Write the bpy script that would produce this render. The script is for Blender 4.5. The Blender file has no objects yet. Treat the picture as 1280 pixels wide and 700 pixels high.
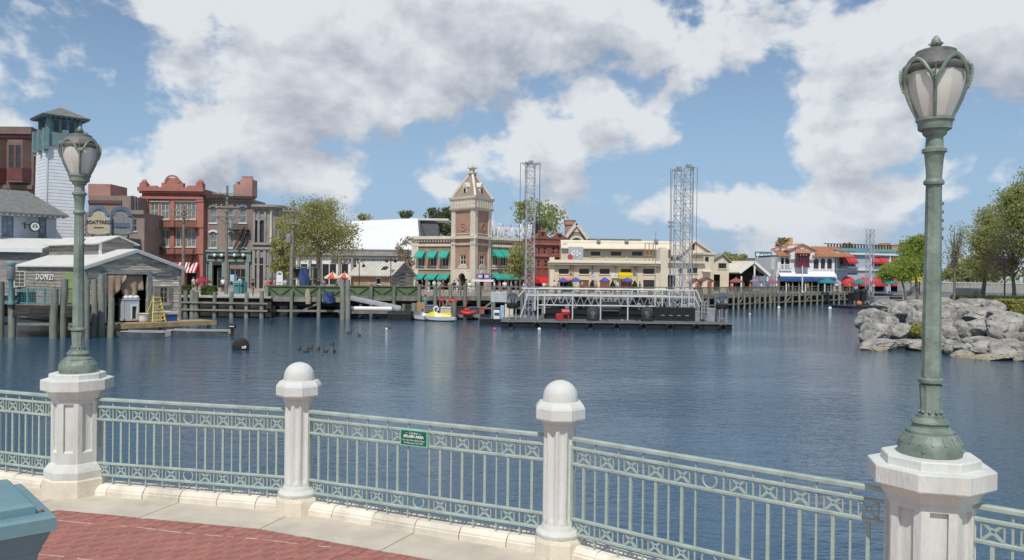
import bpy, math, random
import numpy as np
from mathutils import Vector, Matrix, noise
R = math.radians
rng = random.Random(11)
sc = bpy.context.scene
COL = sc.collection

# ---------------------------------------------------------------- camera
EYE = 2.4; FPX = 1000.0; ROLL = 0.012; PITCH = 0.006
CAMROT = Matrix.Rotation(R(90) - PITCH, 3, 'X') @ Matrix.Rotation(ROLL, 3, 'Z')
cam = bpy.data.cameras.new('camera'); camo = bpy.data.objects.new('camera', cam)
COL.objects.link(camo); sc.camera = camo
cam.sensor_width = 36; cam.lens = 36 * FPX / 1280; cam.clip_start = 0.05; cam.clip_end = 6000
camo.location = (0, 0, EYE); camo.rotation_euler = CAMROT.to_euler()

def ray(px, py): return CAMROT @ Vector(((px - 640) / FPX, (350 - py) / FPX, -1))
def at(px, py, d):
    v = ray(px, py); v = v * (d / v.y); return Vector((v.x, v.y, v.z + EYE))
def onz(px, py, z):
    v = ray(px, py); v = v * ((z - EYE) / v.z); return Vector((v.x, v.y, z))
def hz(px): return 344 + 0.012 * (px - 640)
def gx(px, d): return at(px, hz(px), d).x
WATER = -2.0

# ---------------------------------------------------------------- sky and sun
SUN_EL, SUN_AZ = 54, 189          # azimuth clockwise from +Y (straight ahead): behind the camera, to its left
w = bpy.data.worlds.new('World'); sc.world = w; w.use_nodes = True
wt = w.node_tree; wn = wt.nodes; wl = wt.links; w.cycles.sampling_method = 'NONE'
for n in list(wn): wn.remove(n)

def px_dir(px, py): return ray(px, py).normalized()
# cloud masses: (px, py, half width, half height, amount) -> directions on the sky
CLOUDS = [(330,40,150,70,.55),(480,50,190,80,.7),(380,115,190,50,.55),(640,40,160,80,.6),(520,170,90,45,.6),
 (250,165,130,45,.5),(400,218,70,32,.5),(170,225,90,30,.35),(10,22,75,52,.6),(905,40,110,60,.7),(790,60,120,60,.45),
 (790,150,110,46,.8),(650,190,80,34,.65),(1060,145,85,45,.75),(1050,200,60,20,.6),(1150,45,170,50,.55),
 (1240,20,120,60,.4),(880,255,110,30,.5),(1060,260,120,34,.45),(720,260,110,40,.35),(1230,230,90,30,.25),(20,158,45,16,.5),(560,235,60,24,.3),
 (125,90,75,85,-.6),(600,140,45,40,-.5),(935,165,75,80,-.55),(985,35,45,60,-.5),(700,105,70,20,-.35),(350,262,60,24,-.35),(1210,130,70,40,-.1),(480,255,60,20,-.3)]
g = bpy.data.node_groups.new('cloud_density', 'ShaderNodeTree')
g.interface.new_socket('Vector', in_out='INPUT', socket_type='NodeSocketVector')
g.interface.new_socket('Value', in_out='OUTPUT', socket_type='NodeSocketFloat')
gi = g.nodes.new('NodeGroupInput'); go = g.nodes.new('NodeGroupOutput')
def gmath(op, a, b=None, c=None):
    n = g.nodes.new('ShaderNodeMath'); n.operation = op
    for i, q in enumerate((a, b, c)):
        if q is None: continue
        if isinstance(q, (int, float)): n.inputs[i].default_value = q
        else: g.links.new(q, n.inputs[i])
    return n.outputs[0]
def gvm(op, a, b=None, c=None, out=0):
    n = g.nodes.new('ShaderNodeVectorMath'); n.operation = op
    for i, q in enumerate((a, b, c)):
        if q is None: continue
        if isinstance(q, (tuple, Vector)): n.inputs[i].default_value = tuple(q)
        else: g.links.new(q, n.inputs[i])
    return n.outputs[out]
dirv = gvm('NORMALIZE', gi.outputs[0])
def gnoise(scale, vec, detail, rough, off, dist=0.0):
    n = g.nodes.new('ShaderNodeTexNoise'); n.inputs['Scale'].default_value = scale
    n.inputs['Detail'].default_value = detail; n.inputs['Roughness'].default_value = rough; n.inputs['Distortion'].default_value = dist
    g.links.new(gvm('MULTIPLY_ADD', vec, (1, 1, 1.35), off), n.inputs['Vector']); return n.outputs[0]
n1 = gnoise(7.0, dirv, 5, 0.6, (3.1, 1.7, 0.4), .25)
n2 = gnoise(17, dirv, 4, 0.62, (7.1, 2.7, 5.4))
tot = gmath('MULTIPLY', gmath('SUBTRACT', n1, 0.5), 3.6)
tot = gmath('ADD', tot, gmath('MULTIPLY', gmath('SUBTRACT', n2, 0.5), .9))
vo = g.nodes.new('ShaderNodeTexVoronoi'); vo.feature = 'F1'; vo.normalize = True; vo.inputs['Scale'].default_value = 11; vo.inputs['Detail'].default_value = 2.0; vo.inputs['Roughness'].default_value = .55
vw = g.nodes.new('ShaderNodeTexNoise'); vw.inputs['Scale'].default_value = 9; vw.inputs['Detail'].default_value = 3; g.links.new(dirv, vw.inputs['Vector'])
g.links.new(gvm('MULTIPLY_ADD', gvm('MULTIPLY_ADD', vw.outputs['Color'], (.07, .07, .07), dirv), (1, 1, 1.3), (4.3, 2.2, 8.1)), vo.inputs['Vector'])
tot = gmath('ADD', tot, gmath('MULTIPLY', gmath('SUBTRACT', .40, vo.outputs['Distance']), 1.7))
tot = gmath('SUBTRACT', tot, 0.20)
for (px, py, sx, sy, amp) in CLOUDS:
    c = px_dir(px, py); s = (FPX / (sx * 1.25), FPX / (sx * 1.25), FPX / (sy * 1.25))
    v = gvm('MULTIPLY', gvm('SUBTRACT', dirv, c), s)
    l = gvm('LENGTH', v, out=1)
    f = gmath('MAXIMUM', gmath('SUBTRACT', 1.0, l), 0.0)
    tot = gmath('MULTIPLY_ADD', gmath('MULTIPLY', f, gmath('SUBTRACT', 2.0, f)), amp*.9, tot)
g.links.new(tot, go.inputs[0])

tc = wn.new('ShaderNodeTexCoord')
def cd(off):
    a = wn.new('ShaderNodeVectorMath'); a.operation = 'ADD'; wl.new(tc.outputs['Generated'], a.inputs[0]); a.inputs[1].default_value = off
    k = wn.new('ShaderNodeGroup'); k.node_tree = g; wl.new(a.outputs[0], k.inputs[0]); return k.outputs[0]
def mrange(v, a, b, c, d, smooth=True):
    n = wn.new('ShaderNodeMapRange'); n.interpolation_type = 'SMOOTHSTEP' if smooth else 'LINEAR'
    wl.new(v, n.inputs[0])
    for i, q in enumerate((a, b, c, d)): n.inputs[i + 1].default_value = q
    return n.outputs[0]
def wmix(f, a, b):
    n = wn.new('ShaderNodeMix'); n.data_type = 'RGBA'
    for s, q in ((0, f), (6, a), (7, b)):
        if isinstance(q, (tuple, float)): n.inputs[s].default_value = q
        else: wl.new(q, n.inputs[s])
    return n.outputs[2]
sky = wn.new('ShaderNodeTexSky'); sky.sky_type = 'NISHITA'; sky.sun_disc = False
sky.sun_elevation = R(SUN_EL); sky.sun_rotation = R(SUN_AZ); sky.air_density = 1.0; sky.dust_density = 0.0; sky.ozone_density = 1.0
d0 = cd((0, 0, 0)); d1 = cd((-.012, 0, .045))
def wmath(op, a, b_):
    n = wn.new('ShaderNodeMath'); n.operation = op
    for i, q in enumerate((a, b_)):
        if isinstance(q, float): n.inputs[i].default_value = q
        else: wl.new(q, n.inputs[i])
    return n.outputs[0]
shade = mrange(wmath('ADD', wmath('MULTIPLY', d1, .62), wmath('MULTIPLY', wmath('SUBTRACT', d1, d0), .75)), -.02, 1.35, 0, 1, False)
CW = (7.6, 7.9, 8.25, 1); CG = (4.1, 4.45, 5.2, 1)
ccol = wmix(shade, CW, CG)
alpha = mrange(d0, -.08, .42, 0, .96)
sx_ = wn.new('ShaderNodeSeparateXYZ'); wl.new(tc.outputs['Generated'], sx_.inputs[0])
hazef = mrange(sx_.outputs[2], .0, .30, .85, 0.1)
base = wmix(hazef, sky.outputs[0], (2.55, 4.15, 6.5, 1))
allc = wmix(alpha, base, ccol)
allc = wmix(mrange(sx_.outputs[2], .0,   .10, .30, 0), allc, (4.0, 5.0, 6.2, 1))
bg = wn.new('ShaderNodeBackground'); bg.inputs[1].default_value = 0.1
wo = wn.new('ShaderNodeOutputWorld'); wl.new(allc, bg.inputs[0]); wl.new(bg.outputs[0], wo.inputs[0])

sd = Vector((math.sin(R(SUN_AZ)) * math.cos(R(SUN_EL)), math.cos(R(SUN_AZ)) * math.cos(R(SUN_EL)), math.sin(R(SUN_EL))))
sl = bpy.data.lights.new('sun', 'SUN'); sl.energy = 3.4; sl.angle = R(.53); sl.color = (1, .955, .89)
so = bpy.data.objects.new('sun', sl); COL.objects.link(so); so.rotation_euler = sd.to_track_quat('Z', 'Y').to_euler(); so.location = (0, -30, 60)
sc.view_settings.view_transform = 'Standard'; sc.view_settings.look = 'None'; sc.view_settings.exposure = 0.0; sc.view_settings.gamma = 1
sc.render.resolution_x = 1024; sc.render.resolution_y = 560
sc.render.engine = 'CYCLES'; sc.cycles.max_bounces = 6; sc.cycles.transparent_max_bounces = 6

# ---------------------------------------------------------------- mesh helpers
class MB:
    def __init__(s): s.v = []; s.f = []; s.mi = []; s.m = 0; s.M = None
    def add(s, vs, fs):
        o = len(s.v)
        if s.M is not None: vs = [s.M @ Vector(v) for v in vs]
        s.v.extend(tuple(v) for v in vs)
        for f in fs: s.f.append(tuple(i + o for i in f)); s.mi.append(s.m)
        return s
    def box(s, x0, y0, z0, x1, y1, z1):
        return s.add([(x0,y0,z0),(x1,y0,z0),(x1,y1,z0),(x0,y1,z0),(x0,y0,z1),(x1,y0,z1),(x1,y1,z1),(x0,y1,z1)],
                     [(0,3,2,1),(4,5,6,7),(0,1,5,4),(1,2,6,5),(2,3,7,6),(3,0,4,7)])
    def cbox(s, cx, cy, cz, sx, sy, sz, rz=0, rx=0, ry=0):
        m = Matrix.Translation((cx, cy, cz)) @ Matrix.Rotation(rz, 4, 'Z') @ Matrix.Rotation(ry, 4, 'Y') @ Matrix.Rotation(rx, 4, 'X')
        vs = [m @ Vector((a * sx / 2, b * sy / 2, c * sz / 2)) for c in (-1, 1) for a, b in ((-1,-1),(1,-1),(1,1),(-1,1))]
        return s.add(vs, [(0,3,2,1),(4,5,6,7),(0,1,5,4),(1,2,6,5),(2,3,7,6),(3,0,4,7)])
    def bevbox(s, x0, y0, z0, x1, y1, z1, b=.01, bz=None):
        bz = b if bz is None else bz
        vs = []
        for z, i in ((z0, 0), (z1 - bz, 0), (z1, b)):
            vs += [(x0+i,y0+i,z),(x1-i,y0+i,z),(x1-i,y1-i,z),(x0+i,y1-i,z)]
        fs = [(0,3,2,1),(8,9,10,11)]
        for k in (0, 4):
            for i in range(4): j = (i+1) % 4; fs.append((k+i, k+j, k+4+j, k+4+i))
        return s.add(vs, fs)
    def beam(s, p, q, w, h=None):
        p = Vector(p); q = Vector(q); h = h or w; d = (q - p)
        if d.length < 1e-6: return s
        t = d.normalized(); u = Vector((0,0,1)) if abs(t.z) < .98 else Vector((1,0,0))
        a = t.cross(u).normalized() * (w / 2); b = a.cross(t).normalized() * (h / 2)
        vs = [p-a-b, p+a-b, p+a+b, p-a+b, q-a-b, q+a-b, q+a+b, q-a+b]
        return s.add(vs, [(0,1,2,3),(7,6,5,4),(0,4,5,1),(1,5,6,2),(2,6,7,3),(3,7,4,0)])
    def path(s, pts, rs, n=6, closed=False, caps=True):
        pts = [Vector(p) for p in pts]
        if not isinstance(rs, (list, tuple)): rs = [rs] * len(pts)
        vs = []; N = len(pts); pa = None
        for i, p in enumerate(pts):
            if closed: t = pts[(i+1) % N] - pts[i-1]
            else: t = pts[min(i+1, N-1)] - pts[max(i-1, 0)]
            t = t.normalized() if t.length > 1e-9 else Vector((0,0,1))
            if pa is None:
                u = Vector((0,0,1)) if abs(t.z) < .9 else Vector((1,0,0)); a = t.cross(u).normalized()
            else:
                a = pa - t * pa.dot(t); a = a.normalized() if a.length > 1e-6 else t.orthogonal().normalized()
            pa = a; b = t.cross(a)
            for k in range(n):
                an = 2*math.pi*k/n; vs.append(p + (a*math.cos(an) + b*math.sin(an)) * rs[i])
        fs = []
        for i in range(N if closed else N-1):
            j = (i+1) % N
            for k in range(n): l = (k+1) % n; fs.append((i*n+k, j*n+k, j*n+l, i*n+l))
        if caps and not closed: fs.append(tuple(range(n))); fs.append(tuple((N-1)*n + k for k in reversed(range(n))))
        return s.add(vs, fs)
    def tube(s, p, q, r0, r1=None, n=8): return s.path([p, q], [r0, r0 if r1 is None else r1], n)
    def lathe(s, prof, n=16, c=(0,0,0), rot=0.0, a0=0, a1=None, sx=1, sy=1):
        full = a1 is None; m = n if full else n + 1
        A = [rot + 2*math.pi*k/n for k in range(n)] if full else [a0 + (a1-a0)*k/n for k in range(n+1)]
        vs = [(c[0] + r*math.cos(a)*sx, c[1] + r*math.sin(a)*sy, c[2] + z) for r, z in prof for a in A]
        fs = []
        for i in range(len(prof)-1):
            for k in range(n):
                l = (k+1) % m; fs.append((i*m+k, i*m+l, (i+1)*m+l, (i+1)*m+k))
        if full:
            if prof[0][0] > 1e-5: fs.append(tuple(reversed(range(n))))
            if prof[-1][0] > 1e-5: fs.append(tuple((len(prof)-1)*n + k for k in range(n)))
        return s.add(vs, fs)
    def sphere(s, c, r, n=16, m=8, sx=1, sy=1, sz=1, t0=-90, t1=90):
        return s.lathe([(max(r*math.cos(R(t0+(t1-t0)*i/m)), 1e-6), r*sz*math.sin(R(t0+(t1-t0)*i/m))) for i in range(m+1)], n, c, 0, sx=sx, sy=sy)
    def prism(s, poly, y0, y1):
        n = len(poly); vs = [(x, y0, z) for x, z in poly] + [(x, y1, z) for x, z in poly]
        fs = [tuple(range(n)), tuple(reversed(range(n, 2*n)))]
        for i in range(n): j = (i+1) % n; fs.append((i, i+n, j+n, j))
        return s.add(vs, fs)
    def slab(s, poly, z0, z1):
        n = len(poly); vs = [(p[0], p[1], z0) for p in poly] + [(p[0], p[1], z1) for p in poly]
        fs = [tuple(reversed(range(n))), tuple(range(n, 2*n))]
        for i in range(n): j = (i+1) % n; fs.append((i, j, j+n, i+n))
        return s.add(vs, fs)
    def sheet(s, pts, off):
        """solid slab between a quad/polygon and the same polygon moved by off"""
        n = len(pts); pts = [Vector(p) for p in pts]; off = Vector(off)
        vs = pts + [p + off for p in pts]; fs = [tuple(range(n)), tuple(reversed(range(n, 2*n)))]
        for i in range(n): j = (i+1) % n; fs.append((i, i+n, j+n, j))
        return s.add(vs, fs)
    def wall(s, x0, x1, z0, z1, holes, t=.3, y=0.0):
        xs = sorted({x0, x1} | {min(max(q, x0), x1) for h in holes for q in (h[0], h[2])})
        zs = sorted({z0, z1} | {min(max(q, z0), z1) for h in holes for q in (h[1], h[3])})
        for i in range(len(xs)-1):
            for j in range(len(zs)-1):
                a, b, c, d = xs[i], xs[i+1], zs[j], zs[j+1]
                if b-a < 1e-4 or d-c < 1e-4: continue
                mx, mz = (a+b)/2, (c+d)/2
                if any(h[0] < mx < h[2] and h[1] < mz < h[3] for h in holes): continue
                s.add([(a,y,c),(b,y,c),(b,y,d),(a,y,d)], [(0,1,2,3)])
        for h in holes:
            a, c, b, d = max(h[0],x0), max(h[1],z0), min(h[2],x1), min(h[3],z1)
            s.add([(a,y,c),(b,y,c),(b,y,d),(a,y,d),(a,y+t,c),(b,y+t,c),(b,y+t,d),(a,y+t,d)], [(0,4,5,1),(1,5,6,2),(2,6,7,3),(3,7,4,0)])
        return s
    def spandrel(s, x0, x1, zt, y0, y1, k=8, rise=None):
        c = (x0+x1)/2; r = (x1-x0)/2; rise = r if rise is None else rise
        for sg in (-1, 1):
            arc = [(c + sg*r*math.cos(R(90*i/k)), zt - rise + rise*math.sin(R(90*i/k))) for i in range(k+1)]
            s.prism(arc + [(c + sg*r, zt)], y0, y1)
        return s
    def arch(s, c, zc, r, w, y0, y1, k=10, a0=0, a1=180):
        vs = []; fs = []
        for i in range(k+1):
            a = R(a0 + (a1-a0)*i/k)
            for rr in (r, r+w):
                for y in (y0, y1): vs.append((c + rr*math.cos(a), y, zc + rr*math.sin(a)))
        for i in range(k):
            a = i*4; b = a+4; fs += [(a,b,b+2,a+2),(a+1,a+3,b+3,b+1),(a+2,b+2,b+3,a+3),(a,a+1,b+1,b)]
        fs += [(0,2,3,1),(k*4,k*4+1,k*4+3,k*4+2)]
        return s.add(vs, fs)
    def mesh(s, name, mats, smooth=None):
        me = bpy.data.meshes.new(name); me.from_pydata(s.v, [], s.f)
        for m in (mats if isinstance(mats, (list, tuple)) else [mats]): me.materials.append(m)
        if any(s.mi): me.polygons.foreach_set('material_index', s.mi)
        if smooth:
            me.polygons.foreach_set('use_smooth', [True]*len(s.f)); me.update(); me.set_sharp_from_angle(angle=R(smooth))
        me.update(); return me
    def build(s, name, mats, parent=None, loc=None, smooth=None, label=None):
        return ob(name, s.mesh(name, mats, smooth), parent, loc, label=label)

def ob(name, data, parent=None, loc=None, rz=0, label=None):
    o = bpy.data.objects.new(name, data); COL.objects.link(o)
    if parent: o.parent = parent
    if loc is not None: o.location = loc
    if rz: o.rotation_euler = (0, 0, rz)
    if label: o['label'] = label
    return o
def tag(o, label, cat, group=None):
    o['label'] = label; o['category'] = cat
    if group: o['group'] = group
    return o
def thing(name, label, cat, loc=(0,0,0), rz=0, group=None):
    return tag(ob(name, None, None, loc, rz), label, cat, group)
def struct(o): o['kind'] = 'structure'; return o
def stuff(o): o['kind'] = 'stuff'; return o
def clone(root, loc=None, rz=None, label=None):
    def cp(o, par):
        c = o.copy(); COL.objects.link(c)
        if par: c.parent = par
        for ch in kids.get(o.name, ()): cp(ch, c)
        return c
    kids = {}
    def gather(o):
        kids[o.name] = list(o.children)
        for ch in o.children: gather(ch)
    gather(root); r = cp(root, None)
    if loc is not None: r.location = loc
    if rz is not None: r.rotation_euler = (0, 0, rz)
    if label: r['label'] = label
    return r

# ---------------------------------------------------------------- materials
MATS = {}
def mat(name, col, rough=.75, var=.18, scale=2.0, bump=0.0, bscale=30., metal=0., col2=None, grime=0.0, gcol=(.10,.09,.07), spec=.5, rnd=0.0, stretch=(1,1,1), cov=.5):
    if name in MATS: return MATS[name]
    m = bpy.data.materials.new(name); m.use_nodes = True; MATS[name] = m
    nt = m.node_tree; N = nt.nodes; L = nt.links; b = N['Principled BSDF']
    b.inputs['Roughness'].default_value = rough; b.inputs['Metallic'].default_value = metal; b.inputs['Specular IOR Level'].default_value = spec
    tc = N.new('ShaderNodeTexCoord'); mp = N.new('ShaderNodeMapping'); mp.inputs['Scale'].default_value = stretch
    L.new(tc.outputs['Object'], mp.inputs[0])
    def nz(sc_, det=5, ro=.6):
        n = N.new('ShaderNodeTexNoise'); n.inputs['Scale'].default_value = sc_; n.inputs['Detail'].default_value = det; n.inputs['Roughness'].default_value = ro
        L.new(mp.outputs[0], n.inputs['Vector']); return n.outputs[0]
    def mix(f, a, c):
        x = N.new('ShaderNodeMix'); x.data_type = 'RGBA'
        for s_, q in ((0, f), (6, a), (7, c)):
            if isinstance(q, (tuple, float)): x.inputs[s_].default_value = q
            else: L.new(q, x.inputs[s_])
        return x.outputs[2]
    def ramp(v, a, c):
        r = N.new('ShaderNodeMapRange'); L.new(v, r.inputs[0]); r.inputs[1].default_value = a; r.inputs[2].default_value = c; return r.outputs[0]
    A = tuple(max(0, q*(1-var)) for q in col) + (1,)
    C = (tuple(col2) if col2 else tuple(min(1, q*(1+var)) for q in col)) + (1,)
    c = mix(ramp(nz(scale), cov-.18, cov+.18), A, C)
    if grime:
        gsrc = nz(scale*.35, 8, .7); c = mix(ramp(gsrc, .62 - .25*grime, .85), c, tuple(gcol) + (1,))
    if rnd:
        oi = N.new('ShaderNodeObjectInfo'); hs = N.new('ShaderNodeHueSaturation')
        L.new(ramp2(nt, oi.outputs['Random'], 1-rnd, 1+rnd), hs.inputs['Value']); L.new(c, hs.inputs['Color']); c = hs.outputs[0]
    L.new(c, b.inputs['Base Color'])
    if bump:
        bp = N.new('ShaderNodeBump'); bp.inputs['Strength'].default_value = min(1, bump); bp.inputs['Distance'].default_value = .02
        L.new(nz(bscale, 6), bp.inputs['Height']); L.new(bp.outputs[0], b.inputs['Normal'])
    m['tail'] = 1
    return m
def ramp2(nt, v, a, c):
    r = nt.nodes.new('ShaderNodeMapRange'); nt.links.new(v, r.inputs[0]); r.inputs[3].default_value = a; r.inputs[4].default_value = c; return r.outputs[0]
def brickmat(name, col, col2, mortar, rows=.09, length=.26, var=.2):
    """masonry seen from far: courses too small to tell apart"""
    if name in MATS: return MATS[name]
    m = bpy.data.materials.new(name); m.use_nodes = True; MATS[name] = m
    nt = m.node_tree; N = nt.nodes; L = nt.links; b = N['Principled BSDF']; b.inputs['Roughness'].default_value = .85
    tc = N.new('ShaderNodeTexCoord'); sx = N.new('ShaderNodeSeparateXYZ'); L.new(tc.outputs['Object'], sx.inputs[0])
    ad = N.new('ShaderNodeMath'); L.new(sx.outputs[0], ad.inputs[0]); L.new(sx.outputs[1], ad.inputs[1])
    cx = N.new('ShaderNodeCombineXYZ'); L.new(ad.outputs[0], cx.inputs[0]); L.new(sx.outputs[2], cx.inputs[1])
    bt = N.new('ShaderNodeTexBrick'); L.new(cx.outputs[0], bt.inputs['Vector'])
    bt.inputs['Scale'].default_value = 1; bt.inputs['Brick Width'].default_value = length; bt.inputs['Row Height'].default_value = rows
    bt.inputs['Mortar Size'].default_value = .008; bt.inputs['Color1'].default_value = tuple(col) + (1,); bt.inputs['Color2'].default_value = tuple(col2) + (1,); bt.inputs['Mortar'].default_value = tuple(mortar) + (1,)
    nz = N.new('ShaderNodeTexNoise'); nz.inputs['Scale'].default_value = .5; nz.inputs['Detail'].default_value = 8; L.new(tc.outputs['Object'], nz.inputs['Vector'])
    hs = N.new('ShaderNodeHueSaturation'); L.new(ramp2(nt, nz.outputs[0], .62, 1.38), hs.inputs['Value']); L.new(bt.outputs[0], hs.inputs['Color'])
    L.new(hs.outputs[0], b.inputs['Base Color']); return m
def foliage(name, c1, c2, scale=.7, trans=.35):
    if name in MATS: return MATS[name]
    m = bpy.data.materials.new(name); m.use_nodes = True; MATS[name] = m
    nt = m.node_tree; N = nt.nodes; L = nt.links; b = N['Principled BSDF']; b.inputs['Roughness'].default_value = .6; b.inputs['Specular IOR Level'].default_value = .3
    tc = N.new('ShaderNodeTexCoord'); nz = N.new('ShaderNodeTexNoise'); nz.inputs['Scale'].default_value = scale; nz.inputs['Detail'].default_value = 9; nz.inputs['Roughness'].default_value = .75
    L.new(tc.outputs['Object'], nz.inputs['Vector'])
    r = N.new('ShaderNodeMapRange'); r.inputs[1].default_value = .33; r.inputs[2].default_value = .67; L.new(nz.outputs[0], r.inputs[0])
    x = N.new('ShaderNodeMix'); x.data_type = 'RGBA'; L.new(r.outputs[0], x.inputs[0]); x.inputs[6].default_value = tuple(c1) + (1,); x.inputs[7].default_value = tuple(c2) + (1,)
    L.new(x.outputs[2], b.inputs['Base Color'])
    t = N.new('ShaderNodeBsdfTranslucent'); L.new(x.outputs[2], t.inputs[0]); ms = N.new('ShaderNodeMixShader'); ms.inputs[0].default_value = trans
    L.new(b.outputs[0], ms.inputs[1]); L.new(t.outputs[0], ms.inputs[2]); L.new(ms.outputs[0], N['Material Output'].inputs[0]); return m

def text(s, size, m, parent, loc, name='lettering', ext=.01, fat=0.0, rz=0, align='CENTER', space=1.0, wx=1.0):
    cu = bpy.data.curves.new('t', 'FONT'); cu.body = s; cu.size = size; cu.extrude = ext; cu.offset = fat; cu.space_character = space
    cu.align_x = align; cu.align_y = 'CENTER'; cu.resolution_u = 2
    t = bpy.data.objects.new('t', cu); COL.objects.link(t)
    bpy.context.view_layer.update()
    me = bpy.data.meshes.new_from_object(t); bpy.data.objects.remove(t)
    me.transform(Matrix.Rotation(R(90), 4, 'X') @ Matrix.Diagonal((wx,1,1,1))); me.name = name
    me.materials.clear(); me.materials.append(m)
    return ob(name, me, parent, loc, rz)
# ================================================================ WATER
def water_mat():
    m = bpy.data.materials.new('lagoon_water'); m.use_nodes = True
    nt = m.node_tree; N = nt.nodes; L = nt.links; b = N['Principled BSDF']
    b.inputs['Base Color'].default_value = (.026, .082, .140, 1); b.inputs['Roughness'].default_value = .05; b.inputs['IOR'].default_value = 1.33
    tc = N.new('ShaderNodeTexCoord')
    def nz(sx, sy, sc_, det, ro=.55):
        mp = N.new('ShaderNodeMapping'); mp.inputs['Scale'].default_value = (sx, sy, 1); mp.inputs['Rotation'].default_value = (0, 0, .35); L.new(tc.outputs['Object'], mp.inputs[0])
        n = N.new('ShaderNodeTexNoise'); n.inputs['Scale'].default_value = sc_; n.inputs['Detail'].default_value = det; n.inputs['Roughness'].default_value = ro; n.inputs['Distortion'].default_value = .4
        L.new(mp.outputs[0], n.inputs['Vector']); return n.outputs[0]
    a = nz(1, 2.1, 1.5, 4); c = nz(1, 1.5, 5.5, 3); big = nz(1, 1.6, .045, 4)
    # gusts: patches of stronger and weaker ripple
    g_ = N.new('ShaderNodeMapRange'); L.new(big, g_.inputs[0]); g_.inputs[1].default_value = .35; g_.inputs[2].default_value = .65; g_.inputs[3].default_value = .28; g_.inputs[4].default_value = 1.0
    lw = nz(.8, 2.4, .42, 5, .62)
    ad0 = N.new('ShaderNodeMath'); ad0.operation = 'MULTIPLY_ADD'; L.new(c, ad0.inputs[0]); ad0.inputs[1].default_value = .35; L.new(a, ad0.inputs[2])
    ad = N.new('ShaderNodeMath'); ad.operation = 'MULTIPLY_ADD'; L.new(lw, ad.inputs[0]); ad.inputs[1].default_value = 1.2; L.new(ad0.outputs[0], ad.inputs[2])
    bp = N.new('ShaderNodeBump'); bp.inputs['Distance'].default_value = .052; L.new(g_.outputs[0], bp.inputs['Strength']); L.new(ad.outputs[0], bp.inputs['Height']); L.new(bp.outputs[0], b.inputs['Normal'])
    return m
wmb = MB(); wmb.add([(-700,-2,WATER),(700,-2,WATER),(700,420,WATER),(-700,420,WATER)], [(0,1,2,3)])
struct(wmb.build('water', water_mat()))

# ================================================================ FOREGROUND PROMENADE
M_mortar = mat('paving_bed', (.17,.12,.10), .9, .3, 8)
M_conc = mat('walkway_concrete', (.54,.485,.395), .85, .13, 2.5, .35, 60, grime=.25, gcol=(.30,.28,.24))
M_kerb = mat('kerb_stone', (.72,.66,.55), .8, .12, 4, .4, 40, grime=.4, gcol=(.36,.31,.23), rnd=.06)
M_brick = mat('paver_brick', (.35,.145,.115), (.85), .22, 9, .4, 60, rnd=.09, grime=.2, gcol=(.42,.25,.21))
M_paint = mat('white_masonry_paint', (.665,.675,.63), .66, .07, 3.2, .4, 38, grime=.55, gcol=(.37,.335,.27), stretch=(1,1,.3))
M_cream = mat('cream_plinth_paint', (.74,.67,.53), .7, .09, 3, .3, 40, grime=.35, gcol=(.46,.40,.30))
M_rail = mat('pale_green_paint', (.36,.435,.38), .5, .16, 6, .2, 60, grime=.45, gcol=(.27,.27,.21))
M_lamp = mat('verdigris_paint', (.155,.215,.175), .5, .3, 6, .3, 40, col2=(.28,.34,.28), grime=.4, gcol=(.09,.10,.075))
M_lampdk = mat('lamp_roof_metal', (.10,.10,.095), .5, .3, 5, .2, 30, col2=(.2,.2,.18))
M_rust = mat('rust', (.20,.09,.04), .9)

ENDS = [(-9.4,10.7), (-7.15,9.55), (-4.69,8.66), (-2.13,8.05), (.43,6.9), (2.68,5.1), (4.75,3.35), (6.2,1.2)]
ENDS = [Vector((a, b, 0)) for a, b in ENDS]
pv = []       # land side of the kerb, quay behind the fence
def offs(pl, d):
    out = []
    for i, p in enumerate(pl):
        t = (pl[min(i+1, len(pl)-1)] - pl[max(i-1, 0)]).normalized(); nrm = Vector((-t.y, t.x, 0)); out.append(p + nrm*d)
    return out
quay = offs(ENDS, .2)      # + = towards the water
front = offs(ENDS, -.06)    # kerb face on the walkway side
strip = offs(ENDS, -.62)
base = [(p.x, p.y) for p in quay] + [(8,-6),(40,-20),(40,-60),(-60,-60),(-60,0),(-25,14)]
b = MB(); b.slab(list(reversed(base)), -4, -.07); struct(b.build('ground', M_conc))

# kerb stones
kerb = struct(ob('kerb', None))
for i in range(len(ENDS)-1):
    A, B2 = ENDS[i], ENDS[i+1]; t = (B2-A); Ln = t.length; t.normalize(); ang = math.atan2(t.y, t.x)
    n = max(2, round(Ln/.44))
    for k in range(n):
        s0 = k*Ln/n + .004; s1 = (k+1)*Ln/n - .004
        mb = MB(); j = rng.uniform(-.006,.006); h = .128 + rng.uniform(-.005,.005)
        prof = [(-.075+j, -.06), (-.075+j, .05), (-.062+j, .056), (-.062+j,.072), (-.02+j, h-.02), (.17, h-.016), (.17, -.06)]
        vs = [(x, y, z) for x in (s0, s1) for y, z in prof]; m_ = len(prof)
        fs = [tuple(range(m_)), tuple(reversed(range(m_, 2*m_)))] + [(q, q+m_, (q+1) % m_ + m_, (q+1) % m_) for q in range(m_)]
        fs = [tuple(reversed(f)) for f in fs]
        mb.add(vs, fs); o = mb.build('kerb_stone', M_kerb, kerb, A); o.rotation_euler = (0,0,ang)

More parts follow.
